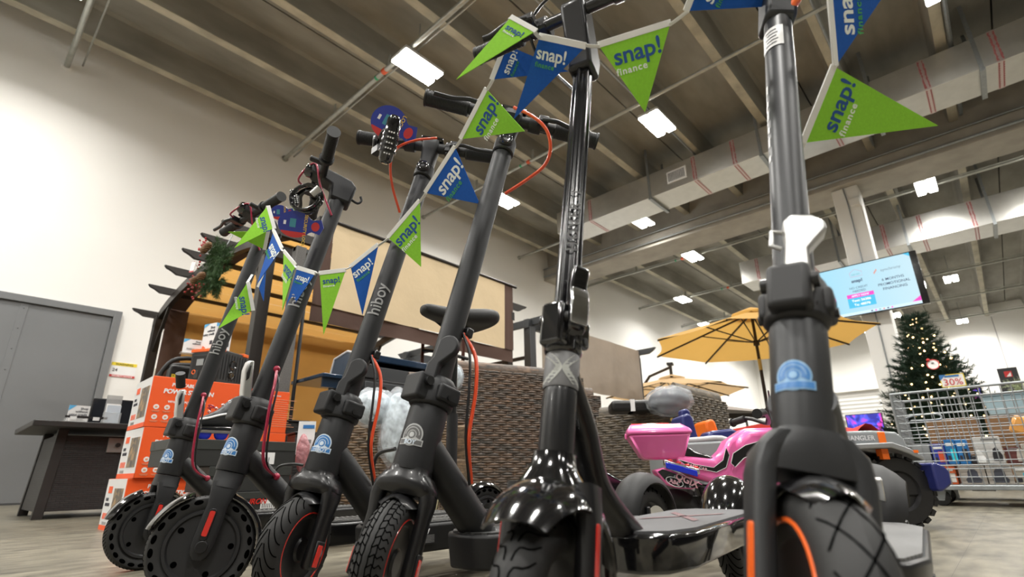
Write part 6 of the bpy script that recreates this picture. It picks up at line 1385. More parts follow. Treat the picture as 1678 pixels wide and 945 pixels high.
# ================================================================ RIDE-ON JEEP (x = towards its front, y = away from the camera)
D2 = math.atan2(-0.74, 0.67)
jp = thing('ride_on_jeep', 'grey childrens ride-on jeep with navy and orange seats and navy bumper', 'ride-on toy', (2.98, 0.39, 0), D2)
jg = mat('grey toy plastic', (0.27, 0.29, 0.30), 0.35, coat=0.3); jn = mat('navy toy plastic', (0.018, 0.025, 0.14), 0.38, coat=0.2); jo = mat('orange toy plastic', (0.90, 0.17, 0.015), 0.4)
hoodp = [(-0.30, 0.405), (-0.20, 0.418), (-0.05, 0.420), (0.055, 0.412), (0.085, 0.385), (0.125, 0.215), (0.03, 0.205), (-0.01, 0.31), (-0.12, 0.33), (-0.30, 0.33)]
MB().prism(hoodp, XZ0, -0.48, -0.02).build('hood', jg, jp, bevel=0.012, seg=3)
fnd = [(-0.28, 0.345), (-0.22, 0.357), (-0.02, 0.362), (0.05, 0.335), (0.105, 0.297), (0.10, 0.280), (0.04, 0.312), (-0.03, 0.338), (-0.22, 0.333), (-0.28, 0.322)]
for y in (0.05, -0.56): MB().prism(fnd, XZ0, y-0.07 if y > 0 else y, y if y > 0 else y+0.07).build('fender_flare', silverp, jp, bevel=0.006, seg=3)
text('WRANGLER', 0.030, facing_negY((-0.215, 0.018, 0.376)), mat('pale outline lettering', (0.70, 0.70, 0.72), 0.4), jp, 0.02)
MB().b2((-0.035, 0.012, 0.345), (-0.004, 0.024, 0.412)).build('hood_latch', jo, jp, bevel=0.003); MB().b2((-0.06, -0.02, 0.29), (-0.03, 0.02, 0.335)).build('inner_latch', jo, jp)
MB().b2((0.062, -0.052, 0.315), (0.082, -0.045, 0.327)).build('side_marker', jo, jp)
for k in range(7): MB().b2((0.080+0.0, 0.07+0.05*k, 0.24), (0.118, 0.085+0.05*k, 0.36)).build('grille_slot', blk_plast, jp)
for y in (0.065, 0.43): MB().lathe([(0, 0.012), (0.028, 0.008), (0.032, -0.004)], (0.098, y, 0.335), (1, 0, 0.1), 20).build('headlamp', chrome, jp)
bp_ = [(0.128, 0.272), (0.15, 0.272), (0.185, 0.255), (0.200, 0.235), (0.198, 0.18), (0.15, 0.150), (0.128, 0.155)]
MB().prism(bp_, XZ0, -0.54, 0.05).build('front_bumper', jn, jp, bevel=0.012, seg=3)
MB().prism([(-0.98, 0.20), (-0.98, 0.375), (-0.76, 0.384), (-0.56, 0.30), (-0.30, 0.31), (-0.26, 0.40), (-0.22, 0.40), (-0.10, 0.30), (-0.10, 0.15), (-0.9, 0.15)], XZ0, -0.54, -0.0).build('body_tub', jg, jp, bevel=0.01)
MB().b2((-0.30, 0.01, 0.13), (0.10, 0.52, 0.24)).build('chassis', blk_plast, jp, bevel=0.01)
wf_ = [(-0.256, 0.400), (-0.205, 0.400), (-0.235, 0.560), (-0.262, 0.565)]
for y in (0.0, 0.50): MB().prism([(-0.27, 0.40), (-0.245, 0.40), (-0.275, 0.57), (-0.295, 0.57)], XZ0, -y-0.025, -y).build('windshield_post', blk_plast, jp)
MB().prism([(-0.30, 0.565), (-0.27, 0.565), (-0.27, 0.585), (-0.30, 0.585)], XZ0, -0.525, 0.0).build('windshield_top', blk_plast, jp)
MB().prism([(-0.262, 0.41), (-0.258, 0.41), (-0.286, 0.57), (-0.290, 0.57)], XZ0, -0.50, -0.02).build('windshield', mat('printed windscreen', (0.45, 0.60, 0.66), 0.1, coat=0.6, var=0.5, vscale=18), jp)
MB().tube(bez([(-0.98, 0.02, 0.385), (-0.87, 0.02, 0.39), (-0.76, 0.02, 0.395), (-0.70, 0.02, 0.36), (-0.66, 0.02, 0.32)], 12), 0.013, 10).build('side_rail', mat('pale silver plastic', (0.55, 0.55, 0.57), 0.35, coat=0.3), jp)
def toy_seat(x, y, m, nm, hb):
    s = MB(); s.prism([(x, 0.34), (x+0.13, 0.34), (x+0.13, 0.375), (x+0.05, 0.39), (x+0.03, hb), (x+0.012, hb+0.012), (x-0.02, hb), (x-0.02, 0.36)], XZ0, -y-0.19, -y); return s.build(nm, m, jp, bevel=0.012, seg=3)
n1 = toy_seat(-0.90, 0.06, jn, 'navy_seat', 0.505); MB().prism([(-0.90, 0.485), (-0.862, 0.485), (-0.855, 0.53), (-0.87, 0.545), (-0.90, 0.54)], XZ0, -0.18, -0.12).build('headrest', jn, n1, bevel=0.008)
MB().prism([(-0.02, 0.0), (0.0, -0.035), (0.02, 0.0), (0.012, 0.012), (-0.012, 0.012)], mat4((0.75, -0.66, 0), (0, 0, 1), (-0.66, -0.75, 0), (-0.866, 0.11, 0.49)), 0, 0.002).build('shield_emblem', mat('emblem print', (0.5, 0.5, 0.55), 0.4), n1)
o1 = toy_seat(-0.74, 0.20, jo, 'orange_seat', 0.490); MB().prism([(-0.86, 0.34), (-0.68, 0.36), (-0.66, 0.42), (-0.70, 0.44), (-0.80, 0.43)], XZ0, -0.17, -0.03).build('seat_bolster', jn, n1, bevel=0.012); MB().prism([(-0.74, 0.34), (-0.60, 0.36), (-0.60, 0.40), (-0.68, 0.425), (-0.74, 0.42)], XZ0, -0.35, -0.13).build('seat_bolster', jo, o1, bevel=0.012)
def knobby(x, y, par):
    r, w = 0.155, 0.06; t_ = MB().lathe([(r*0.55, -w), (r*0.9, -w), (r*0.97, -w*0.7), (r*0.97, w*0.7), (r*0.9, w), (r*0.55, w)], (x, y, r), (0, 1, 0), 40).build('wheel', blk_plast, par)
    g = MB()
    for k in range(22):
        for s in (-1, 1):
            a = 2*PI*(k+0.25*s)/22; T = Matrix.Translation((x+r*0.985*math.cos(a), y+s*w*0.55, r+r*0.985*math.sin(a))) @ Matrix.Rotation(-a, 4, 'Y'); g.box((0, 0, 0), (0.016, w*0.75, 0.026), T)
    g.build('tread_lugs', blk_plast, t_); MB().lathe([(0, -w*0.8), (r*0.5, -w*0.7), (r*0.56, -w*1.02)], (x, y, r), (0, 1, 0), 24).build('wheel_hub', blk_plast, t_)
for x in (0.0, -0.78):
    for y in (0.06, 0.47): knobby(x, y, jp)
# navy flag-shaped mirror plastic and red cloth behind the hood
p = at(1385, 690, 2.9)
MB().ball((-0.20, 0.30, 0.50), (0.03, 0.03, 0.045), 14, 8).build('steering_column', jn, jp)
t = thing('red_cloth', 'crumpled red cloth heap behind the grey jeep hood', 'cloth', tuple(fl(1412, 778, 0.0)+Vector((1.6, 0.1, 0))), -0.7)
p = at(1400, 700, 4.6); t.location = (p.x, p.y, 0)
b = MB()
for i in range(13):
    for j in range(4): b.v.append(Vector((-0.35+0.7*i/12, 0.16*j, p.z+0.045*math.sin(i*0.9)+0.02*math.sin(j*2+i)-0.02*abs(i-4)/4)))
b.f += [(i*4+j, i*4+j+1, i*4+5+j, i*4+4+j) for i in range(12) for j in range(3)]
b.build('cloth', redc, t, smooth=80); MB().b2((-0.33, 0.02, 0), (0.33, 0.46, p.z-0.08)).build('plinth', wh_box, t, bevel=0.004)
# white plastic chair legs seen under the jeep hood
p = at(1418, 775, 4.4); t = thing('plastic_chair', 'white plastic garden chair low behind the grey jeep hood', 'chair', (p.x, p.y, 0), -0.8)
wpl = mat('cream white plastic', (0.66, 0.64, 0.58), 0.4)
for x, y in ((-0.2, 0), (0.2, 0), (-0.18, 0.38), (0.18, 0.38)): MB().tube([(x*1.15, y, 0), (x, y, 0.26)], [0.02, 0.026], 8).build('leg', wpl, t)
MB().b2((-0.22, -0.02, 0.26), (0.22, 0.40, 0.29)).build('seat', wpl, t, bevel=0.01); MB().b2((-0.2, 0.38, 0.29), (0.2, 0.41, 0.36)).build('backrest', wpl, t, bevel=0.01)

# ================================================================ WALL TELEVISION with promotional slide
tvX = 10.85
c = [on(1345, 448, 0, tvX), on(1492, 418, 0, tvX), on(1513, 500, 0, tvX)]
tv = thing('television', 'large wall television showing a pale blue financing slide in front of the white column', 'television', (tvX, 0, 0))
y0, y1 = 0.49, 2.20; z0, z1 = 2.90, 3.83
YT, TZ = y0, 0
def facX(o): return mat4((0, -1, 0), (0, 0, 1), (-1, 0, 0), o)
MB().b2((0, y0-0.10, z0-0.02), (0.08, y1+0.02, z1+0.02)).build('housing', blk_gloss, tv, bevel=0.008)
def slide_mat():
    m = bpy.data.materials.new('slide glow'); m.use_nodes = True; nt = m.node_tree; b = nt.nodes['Principled BSDF']; b.inputs['Base Color'].default_value = (0.02, 0.02, 0.02, 1)
    tc = nt.nodes.new('ShaderNodeTexCoord'); sx = nt.nodes.new('ShaderNodeSeparateXYZ'); nt.links.new(tc.outputs['Object'], sx.inputs[0]); mr = nt.nodes.new('ShaderNodeMapRange'); mr.inputs[1].default_value = y0; mr.inputs[2].default_value = y1
    nt.links.new(sx.outputs[1], mr.inputs[0]); r = nt.nodes.new('ShaderNodeValToRGB'); nt.links.new(mr.outputs[0], r.inputs[0]); r.color_ramp.elements[0].color = c255(196, 228, 240)+(1,); r.color_ramp.elements[1].color = c255(150, 215, 240)+(1,)
    nt.links.new(r.outputs[0], b.inputs['Emission Color']); b.inputs['Emission Strength'].default_value = 0.60; return m
scn = MB().b2((-0.004, y0, z0), (0, y1, z1)).build('screen', slide_mat(), tv, smooth=0)
def glow(n, col, s=1.0): return mat(n, (0.02, 0.02, 0.02), 0.5, emit=s*0.55, ecol=col)
ink = glow('slide navy ink', c255(40, 50, 90)); inkc = glow('slide cyan', c255(60, 185, 225), 1.2); inkm = glow('slide magenta', c255(240, 60, 190), 1.2); inkw = glow('slide white', (1, 1, 1), 1.4); inkt = glow('slide teal', c255(110, 190, 200)); inko = glow('slide orange', c255(240, 150, 130))
Xs = -0.006
def st_(s, y, z, size, m, al='CENTER', bold=0.015): return text(s, size, facX((Xs, y, z)), m, scn, bold, 0.0, al)
yc = 1.33
st_('snap!', yc, 3.50, 0.085, ink, bold=0.03); st_('NO CREDIT', yc, 3.38, 0.055, ink, bold=0.0); st_('NEEDED', yc, 3.315, 0.055, ink, bold=0.0)
MB().b2((Xs, yc-0.21, 3.215), (Xs+0.001, yc+0.21, 3.285)).build('apply_band', inkm, scn); st_('APPLY NOW', yc, 3.232, 0.048, inkw).location.x = -0.002
MB().b2((Xs, yc-0.21, 3.03), (Xs+0.001, yc+0.21, 3.215)).build('text_band', inkc, scn); st_('Text: 56386', yc, 3.14, 0.06, inkw).location.x = -0.002; st_('To: 48078', yc, 3.06, 0.06, inkw).location.x = -0.002
y_ = 1.93
st_('kima', y_, 3.45, 0.10, inkt, bold=0.01); st_('NO CREDIT', y_, 3.36, 0.05, ink, bold=0); st_('OPTION', y_, 3.30, 0.05, ink, bold=0)
MB().b2((Xs, y_-0.2, 3.205), (Xs+0.001, y_+0.2, 3.27)).build('apply_band', inkm, scn); st_('APPLY NOW', y_, 3.218, 0.046, inkw).location.x = -0.002
MB().b2((Xs, y_-0.2, 3.02), (Xs+0.001, y_+0.2, 3.205)).build('text_band', inkc, scn); st_('Text: 49914', y_, 3.13, 0.055, inkw).location.x = -0.002
st_('synchrony', 0.80, 3.60, 0.072, mat('x', (0, 0, 0)) if False else glow('slide grey', c255(120, 130, 145)), bold=0)
for k in range(3): MB().b2((Xs, 1.04-0.018*k, 3.58+0.022*k), (Xs+0.001, 1.055-0.018*k, 3.62+0.022*k)).build('logo_block', inko, scn)
for k, s in enumerate(('6 MONTHS', 'PROMOTIONAL', 'FINANCING')): st_(s, 0.80, 3.42-0.085*k, 0.066, ink, bold=0.01)
lg = MB(Matrix.Translation((Xs, 1.33, 3.66))); lg.tube([(0, 0.09, -0.03), (0, 0.09, 0.03), (0, 0.0, 0.09), (0, -0.10, 0.03), (0, -0.10, -0.05), (0, 0.09, -0.05)], 0.003, 6); lg.build('house_outline', glow('slide rose', c255(220, 150, 190)), scn); st_('aaron', 1.33, 3.635, 0.06, inkt, bold=0)
MB().add([(Xs, y0, z1), (Xs, y0+0.09, z1), (Xs, y0, z1-0.07)], [(0, 1, 2)]).build('corner_mark', inkc, scn); MB().add([(Xs, y0, z0+0.14), (Xs, y0+0.13, z0+0.05), (Xs, y0, z0+0.05)], [(0, 1, 2)]).build('corner_mark', inkm, scn)
MB().b2((Xs, y0, z0), (Xs+0.001, y1, z0+0.05)).build('task_bar', glow('slide white blue', c255(205, 232, 250), 1.2), scn)
for k in range(6): MB().b2((Xs-0.001, 1.2-0.06*k, z0+0.012), (Xs, 1.225-0.06*k, z0+0.036)).build('task_icon', (ink, inkm, inkt, inko)[k % 4], scn)
MB().tube([(0.09, 1.2, 3.35), (0.25, 1.21, 3.35)], 0.05, 10).build('wall_bracket', blk_matte, tv)

# ================================================================ CHRISTMAS TREE
p = at(1497, 520, 7.2); tx, ty, tz = p.x, p.y, p.z+0.03
xt = thing('christmas_tree', 'tall artificial christmas tree with warm lights behind the wire cart', 'tree', (tx, ty, 0))
fb = MB(); tips = []
rnd = random.Random(5)
H_ = tz; nl = 24
for L_ in range(nl):
    f = L_/(nl-1); z = 0.22+(H_-0.30)*f; R_ = 0.70*(1-f)**0.85+0.05; nb = int(26-15*f)
    for k in range(nb):
        a = 2*PI*(k+rnd.random())/nb+L_*0.7; rr_ = R_*rnd.uniform(0.75, 1.12); d = Vector((math.cos(a), math.sin(a), 0.22+0.3*f)).normalized(); s = Vector((0, 0, z))
        segs = max(2, int(rr_/0.07))
        for q in range(segs):
            c0 = s+d*rr_*(0.25+0.75*q/segs); random.seed(L_*100+k*7+q)
            needles(fb, c0, (d+Vector((rnd.uniform(-0.3, 0.3), rnd.uniform(-0.3, 0.3), rnd.uniform(-0.1, 0.25)))), 0.14, 26, 0.65, 0.0040)
            if q < segs-1:
                for sd_ in (-1, 1):
                    side = Vector((-d.y*sd_, d.x*sd_, 0.1)); needles(fb, c0, (d+side).normalized(), 0.12, 16, 0.6, 0.0040)
        tips.append(s+d*rr_*rnd.uniform(0.72, 1.0))
for k in range(10): needles(fb, (0, 0, H_-0.16), (rnd.uniform(-0.5, 0.5), rnd.uniform(-0.5, 0.5), 1), 0.15, 20, 0.5, 0.003)
fb.build('foliage', pine_d, xt, smooth=0)
MB().cyl((0, 0, 0.03), (0, 0, H_-0.1), 0.03, 0.008, 10).build('trunk', mat('trunk brown', (0.03, 0.02, 0.012), 0.8), xt); MB().lathe([(0, 0), (0.25, 0), (0.22, 0.05), (0.05, 0.08), (0, 0.08)], (0, 0, 0), (0, 0, 1), 20).build('stand', blk_matte, xt)
warm = mat('warm fairy light', (1, 0.8, 0.5), 0.4, emit=8.0, ecol=(1.0, 0.60, 0.25))
rnd.shuffle(tips); vis = [q for q in tips if q.x < 0.0][:98]; b0 = None
for q in vis:
    if b0 is None: b0 = MB().ball((0, 0, 0), 0.0105, 8, 6).build('fairy_light', warm, xt); b0.location = q; continue
    c_ = b0.copy(); COL.objects.link(c_); c_.parent = xt; c_.location = q
def orn(px, py, r):
    q = at(px, py, 6.62); o = MB().lathe([(0, -0.006), (r, -0.005), (r*1.03, 0), (r, 0.005), (0, 0.006)], (0, 0, 0), (-1, 0, 0.1), 26).build('round_ornament', white_p, xt); o.location = q-Vector((tx, ty, 0))
    MB().ring((-0.004, 0, 0), (-1, 0, 0.1), r, 0.006, 26, 6).build('ornament_rim', sred, o); MB().ball((-0.01, 0.0, r*0.3), (0.004, r*0.25, r*0.2), 8, 6).build('ornament_figure', grey_txt, o); MB().ball((-0.01, r*0.6, r), (0.02, 0.02, 0.02), 8, 6).build('ornament_bow', sred, o)
orn(1529, 597, 0.062)
# sale sign beside tree
p = at(1561, 623, 6.2); sg = thing('sale_sign', 'white, blue and yellow 30% sale sign on a stand right of the christmas tree', 'sign', (p.x, p.y, 0), 0.0)
w, h = 0.115, 0.075
MB().b2((0.0, -w, p.z-h), (0.004, w, p.z+h)).build('sign_card', white_p, sg); e_ = MB()
for a_, b_ in (((-0.002, -w, p.z-h), (0.0, w, p.z-h+0.008)), ((-0.002, -w, p.z+h-0.008), (0.0, w, p.z+h)), ((-0.002, -w, p.z-h), (0, -w+0.008, p.z+h)), ((-0.002, w-0.008, p.z-h), (0, w, p.z+h))): e_.b2(a_, b_)
e_.build('yellow_border', ylw, sg); MB().b2((-0.003, -w*0.6, p.z+h*0.55), (-0.001, w*0.6, p.z+h*0.85)).build('blue_strip', st_blue, sg); MB().add([(-0.003, w, p.z+h), (-0.003, w*0.45, p.z+h), (-0.003, w, p.z+h*0.1)], [(0, 1, 2)]).build('blue_corner', st_blue, sg)
text('30%', 0.11, facX((-0.004, 0, p.z-0.055)), sred, sg, 0.0, align='CENTER'); MB().cyl((0.012, 0, 0), (0.012, 0, p.z), 0.008, n=8).build('stand_rod', galv, sg); MB().box((0.01, 0, 0.008), (0.2, 0.2, 0.016)).build('stand_base', blk_matte, sg)
# dark banner
p = at(1661, 640, 9.0); bn = thing('banner_stand', 'tall dark banner with red square logo at the far right edge', 'banner', (p.x, p.y, 0)); zt2 = at(1661, 600, 9.0).z
MB().b2((0, -0.13, 0.05), (0.01, 0.13, zt2)).build('banner', mat('charcoal banner', (0.03, 0.032, 0.035), 0.7), bn); MB().b2((-0.003, -0.05, zt2-0.16), (0.0, 0.05, zt2-0.06)).build('red_logo', sred, bn); MB().add([(-0.005, 0.03, zt2-0.15), (-0.005, -0.035, zt2-0.15), (-0.005, -0.035, zt2-0.08)], [(0, 1, 2)]).build('logo_mark', white_p, bn)
for k in range(5): MB().b2((-0.003, -0.07, zt2-0.25-0.03*k), (0, 0.07-0.02*(k % 2), zt2-0.242-0.03*k)).build('print_line', grey_txt, bn)
MB().b2((-0.1, -0.2, 0), (0.12, 0.2, 0.05)).build('base', blk_matte, bn, bevel=0.01)
# small white tree / plant far right
p = at(1676, 650, 7.6); wt_ = thing('potted_plant', 'small pale flocked plant at the extreme right edge above the cart', 'plant', (p.x, p.y, 0))
b = MB(); random.seed(3)
for k in range(60): needles(b, (random.uniform(-0.08, 0.08), random.uniform(-0.10, 0.12), p.z-0.12+random.uniform(0, 0.30)), (random.uniform(-1, 0.5), random.uniform(-1, 1), random.uniform(0, 1)), 0.12, 18, 0.8, 0.003)
b.build('foliage', mat('flocked leaves', (0.40, 0.45, 0.28), 0.8, var=0.4, vscale=40), wt_, smooth=0); MB().cyl((0, 0, 0.3), (0, 0, p.z), 0.015, n=8).build('stem', MATS['trunk brown'], wt_); MB().lathe([(0, 0), (0.12, 0), (0.16, 0.3), (0, 0.3)], (0, 0, 0), (0, 0, 1), 20).build('pot', wpl, wt_)
p = at(1629, 662, 8.6); ac = thing('armchair', 'dark brown rounded armchair back seen over the wire cart', 'chair', (p.x, p.y, 0), 0.0)
br = mat('dark brown leather', (0.045, 0.025, 0.015), 0.45); zc = p.z+0.02; b = MB(); b.rings([[(0, 0.20*math.cos(a), 0.5+(zc-0.5)*max(0, math.sin(a))**0.6) for a in [PI*k/16 for k in range(17)]], [(0.14, 0.20*math.cos(a), 0.5+(zc-0.5)*max(0, math.sin(a))**0.6) for a in [PI*k/16 for k in range(17)]]]); b.build('backrest', br, ac, bevel=0.02)
MB().b2((-0.02, -0.28, 0.12), (0.5, 0.28, 0.5)).build('seat', br, ac, bevel=0.05, seg=3); 
for y in (-0.24, 0.24): MB().b2((0, y-0.02, 0), (0.04, y+0.02, 0.12)).build('leg', blk_matte, ac)
# ================================================================ WIRE CART AND ITS GOODS (faces the camera, plane x = const)
CX0, CX1, CYL, CYR = 4.80, 5.42, 0.555, -0.95
ct = thing('wire_cart', 'large galvanised wire mesh stock cart on casters full of boxed goods', 'cart', (CX0, 0, 0))
W_ = CX1-CX0
dk_ = MB(); dk_.b2((-0.01, CYR, 0.105), (W_, CYL, 0.135)); dk_.build('deck_frame', galv, ct, bevel=0.004)
fr_ = MB()
for y in (CYR, CYL):
    for x in (0, W_): fr_.cyl((x, y, 0.13), (x, y, 0.775), 0.010, n=10)
fr_.tube([(0, CYL, 0.775), (0, CYR, 0.785), (W_, CYR, 0.785), (W_, CYL, 0.775)], 0.009, 10, closed=True); fr_.build('upright_frame', galv, ct)
def mesh_panel(nm, axis, c, a0, a1, z0, z1, sa, sz, r=0.0032):
    b = MB(); n = int(round(abs(a1-a0)/sa)); m = int(round((z1-z0)/sz))
    P3 = (lambda a, z: (c, a, z)) if axis == 'x' else (lambda a, z: (a, c, z))
    for k in range(n+1): a = a0+(a1-a0)*k/n; b.cyl(P3(a, z0), P3(a, z1), r, n=6)
    for k in range(m+1): z = z0+(z1-z0)*k/m; b.cyl(P3(a0, z), P3(a1, z), r, n=6)
    return b.build(nm, galv, ct)
mesh_panel('front_mesh', 'x', 0.0, CYL, CYR, 0.135, 0.775, 0.055, 0.052)
mesh_panel('rear_mesh', 'x', W_, CYL, CYR, 0.135, 0.775, 0.055, 0.052)
mesh_panel('side_mesh', 'y', CYL, 0.0, W_, 0.135, 0.775, 0.05, 0.034); mesh_panel('side_mesh', 'y', CYR, 0.0, W_, 0.135, 0.775, 0.05, 0.034)
shf = MB()
for k in range(24): shf.cyl((0.0, CYL-(CYL-CYR)*k/23, 0.265), (W_, CYL-(CYL-CYR)*k/23, 0.265), 0.003, n=6)
for k in range(4): shf.cyl((W_*k/3, CYL, 0.265), (W_*k/3, CYR, 0.265), 0.004, n=6)
shf.build('wire_shelf', galv, ct)
for x, y in ((0.07, CYL-0.14), (0.07, CYR+0.15), (W_-0.08, CYL-0.14), (W_-0.08, CYR+0.15)):
    cst = MB(); cst.prism([(-0.035, 0.10), (0.035, 0.10), (0.016, 0.035), (-0.016, 0.035)], mat4((0, 1, 0), (0, 0, 1), (1, 0, 0), (x, y, 0)), -0.024, -0.019); cst.prism([(-0.035, 0.10), (0.035, 0.10), (0.016, 0.035), (-0.016, 0.035)], mat4((0, 1, 0), (0, 0, 1), (1, 0, 0), (x, y, 0)), 0.019, 0.024); c_ = cst.build('caster_fork', galv, ct)
    MB().lathe([(0, -0.015), (0.040, -0.017), (0.052, -0.012), (0.0545, 0), (0.052, 0.012), (0.040, 0.017), (0, 0.015)], (x, y-0.0, 0.0545), (1, 0.0, 0), 26).build('caster_wheel', blk_plast, c_); MB().cyl((x-0.026, y, 0.0545), (x+0.026, y, 0.0545), 0.012, n=12).build('axle', galv, c_)
hd_ = MB().tube(bez([(0.35, CYL-0.01, 0.62), (0.35, CYL-0.09, 0.64), (0.35, CYL-0.22, 0.64), (0.35, CYL-0.23, 0.60), (0.35, CYL-0.05, 0.60)], 16), 0.007, 8); hd_.build('handle', galv, ct)
goods = [ # y_left, width, z0, z1, x offset, depth, colour, accent, what
 (0.50, 0.09, 0.268, 0.42, 0.04, 0.2, (0.45, 0.47, 0.49), None, 'pale grey plastic tub at the upper left of the cart behind the jeep'),
 (0.402, 0.078, 0.268, 0.415, 0.05, 0.2, (0.05, 0.08, 0.60), (0.75, 0.10, 0.03), 'deep blue carton with orange picture in the upper row, far left'),
 (0.320, 0.058, 0.268, 0.440, 0.03, 0.2, (0.03, 0.28, 0.75), (0.04, 0.75, 0.9), 'cyan and blue toy carton, left of its twin in the upper row'),
 (0.258, 0.058, 0.268, 0.436, 0.03, 0.2, (0.03, 0.30, 0.80), (0.02, 0.02, 0.03), 'blue toy carton with black picture beside the cyan one'),
 (0.196, 0.030, 0.268, 0.330, 0.02, 0.1, (0.03, 0.03, 0.04), (0.9, 0.9, 0.9), 'small black and white package left of the white car seat box'),
 (0.162, 0.138, 0.268, 0.448, 0.03, 0.25, (0.95, 0.94, 0.92), (0.02, 0.02, 0.025), 'white car seat box with black seat picture in the upper row'),
 (0.018, 0.085, 0.268, 0.375, 0.06, 0.2, (0.20, 0.05, 0.045), (0.6, 0.55, 0.5), 'dark red carton right of the white car seat box'),
 (-0.072, 0.100, 0.268, 0.395, 0.04, 0.2, (0.66, 0.62, 0.56), (0.35, 0.07, 0.05), 'cream toy carton in the upper row under the amber package'),
 (-0.178, 0.110, 0.268, 0.405, 0.05, 0.2, (0.55, 0.50, 0.44), (0.10, 0.35, 0.5), 'cream and teal toy carton in the upper row at the picture edge'),
 (-0.295, 0.130, 0.268, 0.415, 0.05, 0.2, (0.50, 0.14, 0.10), (0.6, 0.5, 0.4), 'red toy carton at the right end of the upper row'),
 (0.402, 0.105, 0.137, 0.262, 0.05, 0.22, (0.95, 0.16, 0.03), (0.75, 0.7, 0.65), 'orange and white carton on the cart floor, leftmost'),
 (0.278, 0.135, 0.137, 0.262, 0.02, 0.25, (0.62, 0.56, 0.50), (0.06, 0.065, 0.09), 'beige booster seat carton with dark seat picture, left one'),
 (0.138, 0.128, 0.137, 0.262, 0.02, 0.25, (0.62, 0.57, 0.51), (0.055, 0.06, 0.08), 'beige booster seat carton with dark seat picture, right one'),
 (0.005, 0.095, 0.137, 0.258, 0.02, 0.25, (0.62, 0.57, 0.48), (0.06, 0.45, 0.6), 'beige and teal carton on the cart floor, third from left'),
 (-0.095, 0.098, 0.137, 0.258, 0.02, 0.25, (0.58, 0.55, 0.46), (0.35, 0.6, 0.08), 'beige and lime carton on the cart floor, fourth from left'),
 (-0.198, 0.110, 0.137, 0.260, 0.02, 0.25, (0.55, 0.50, 0.45), (0.35, 0.05, 0.03), 'beige and dark red carton on the cart floor, fifth from left'),
 (-0.315, 0.120, 0.137, 0.260, 0.02, 0.25, (0.48, 0.50, 0.52), (0.05, 0.1, 0.3), 'grey-blue carton on the cart floor, sixth from left'),
]
for k, (yl, w, z0, z1, xo, dp, c1, c2, lab) in enumerate(goods):
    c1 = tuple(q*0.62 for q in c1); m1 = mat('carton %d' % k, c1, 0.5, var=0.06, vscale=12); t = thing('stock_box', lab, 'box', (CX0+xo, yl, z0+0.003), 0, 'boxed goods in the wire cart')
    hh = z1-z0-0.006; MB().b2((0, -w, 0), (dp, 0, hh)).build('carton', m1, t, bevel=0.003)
    if c2:
        m2 = mat('carton print %d' % k, c2, 0.45)
        if 'seat' in lab:
            MB(mat4((0, -1, 0), (0, 0, 1), (-1, 0, 0), (-0.001, -w*0.5, hh*0.10))).prism([(-0.036, 0), (0.036, 0), (0.042, 0.02), (0.029, 0.035), (0.026, 0.07), (0.015, 0.085), (-0.015, 0.085), (-0.026, 0.07), (-0.029, 0.035), (-0.042, 0.02)] if k > 8 else [(0.012, 0), (0.058, 0), (0.062, 0.035), (0.046, 0.075), (0.034, 0.085), (0.020, 0.075), (0.012, 0.035)], None, 0, 0.0015).build('seat_picture', m2, t)
            MB().b2((-0.0015, -w*0.92, hh*0.86), (0, -w*0.3, hh*0.93)).build('print_band', grey_txt, t)
        else:
            MB().b2((-0.0015, -w*0.92, hh*0.12), (0, -w*0.45, hh*0.62)).build('picture', m2, t); MB().b2((-0.0015, -w*0.85, hh*0.74), (0, -w*0.12, hh*0.86)).build('print_band', white_p, t); MB().b2((-0.0015, -w*0.36, hh*0.12), (0, -w*0.10, hh*0.35)).build('small_picture', dark_txt, t)
p = at(1660, 716, 3.85); t = thing('stock_box', 'orange framed clear toy package tilted against the right of the cart', 'package', (CX0+0.09, -0.14, 0.425)); t.rotation_euler = (0.45, 0, 0)
MB().b2((0, -0.12, 0), (0.05, 0.12, 0.12)).build('tray', mat('amber plastic', (0.65, 0.30, 0.06), 0.3, coat=0.5), t, bevel=0.02); MB().ring((-0.002, 0, 0.06), (1, 0, 0), 0.05, 0.006, 24, 6).build('rim', orange_refl, t)
for k, (y, z, x, w, h, c, lab) in enumerate(((0.30, 0.142, 5.75, 0.34, 0.50, (0.20, 0.105, 0.045), 'brown cardboard box on a pallet behind the cart, left'), (-0.10, 0.142, 5.75, 0.36, 0.50, (0.22, 0.115, 0.05), 'brown cardboard box behind the cart, middle'), (-0.52, 0.142, 5.78, 0.34, 0.49, (0.19, 0.10, 0.045), 'brown cardboard box behind the cart, right'))):
    t = thing('cardboard_box', lab, 'box', (x, y, z)); m1 = mat('kraft cardboard %d' % k, c, 0.8, var=0.1, vscale=6)
    pass
    MB().b2((0, -w/2, 0.0), (0.35, w/2, h)).build('carton', m1, t, bevel=0.004); MB().b2((-0.001, -w/2+0.005, h*0.5), (0, w/2-0.005, h*0.52)).build('seam', mat('dark seam', (0.08, 0.04, 0.02), 0.8), t)
tote_z = 0.645
plt = thing('pallet', 'low black pallet carrying the cardboard boxes behind the cart', 'pallet', (5.7, 0, 0))
MB().b2((0, -0.75, 0.10), (0.5, 0.5, 0.14)).build('pallet_deck', blk_matte, plt)
for yy in (-0.7, -0.15, 0.4): MB().b2((0, yy, 0), (0.5, yy+0.08, 0.10)).build('pallet_bearer', blk_matte, plt)
t = thing('storage_tote', 'pale blue-grey storage tote standing on the cardboard boxes behind the cart', 'tote', (5.78, -0.12, tote_z))
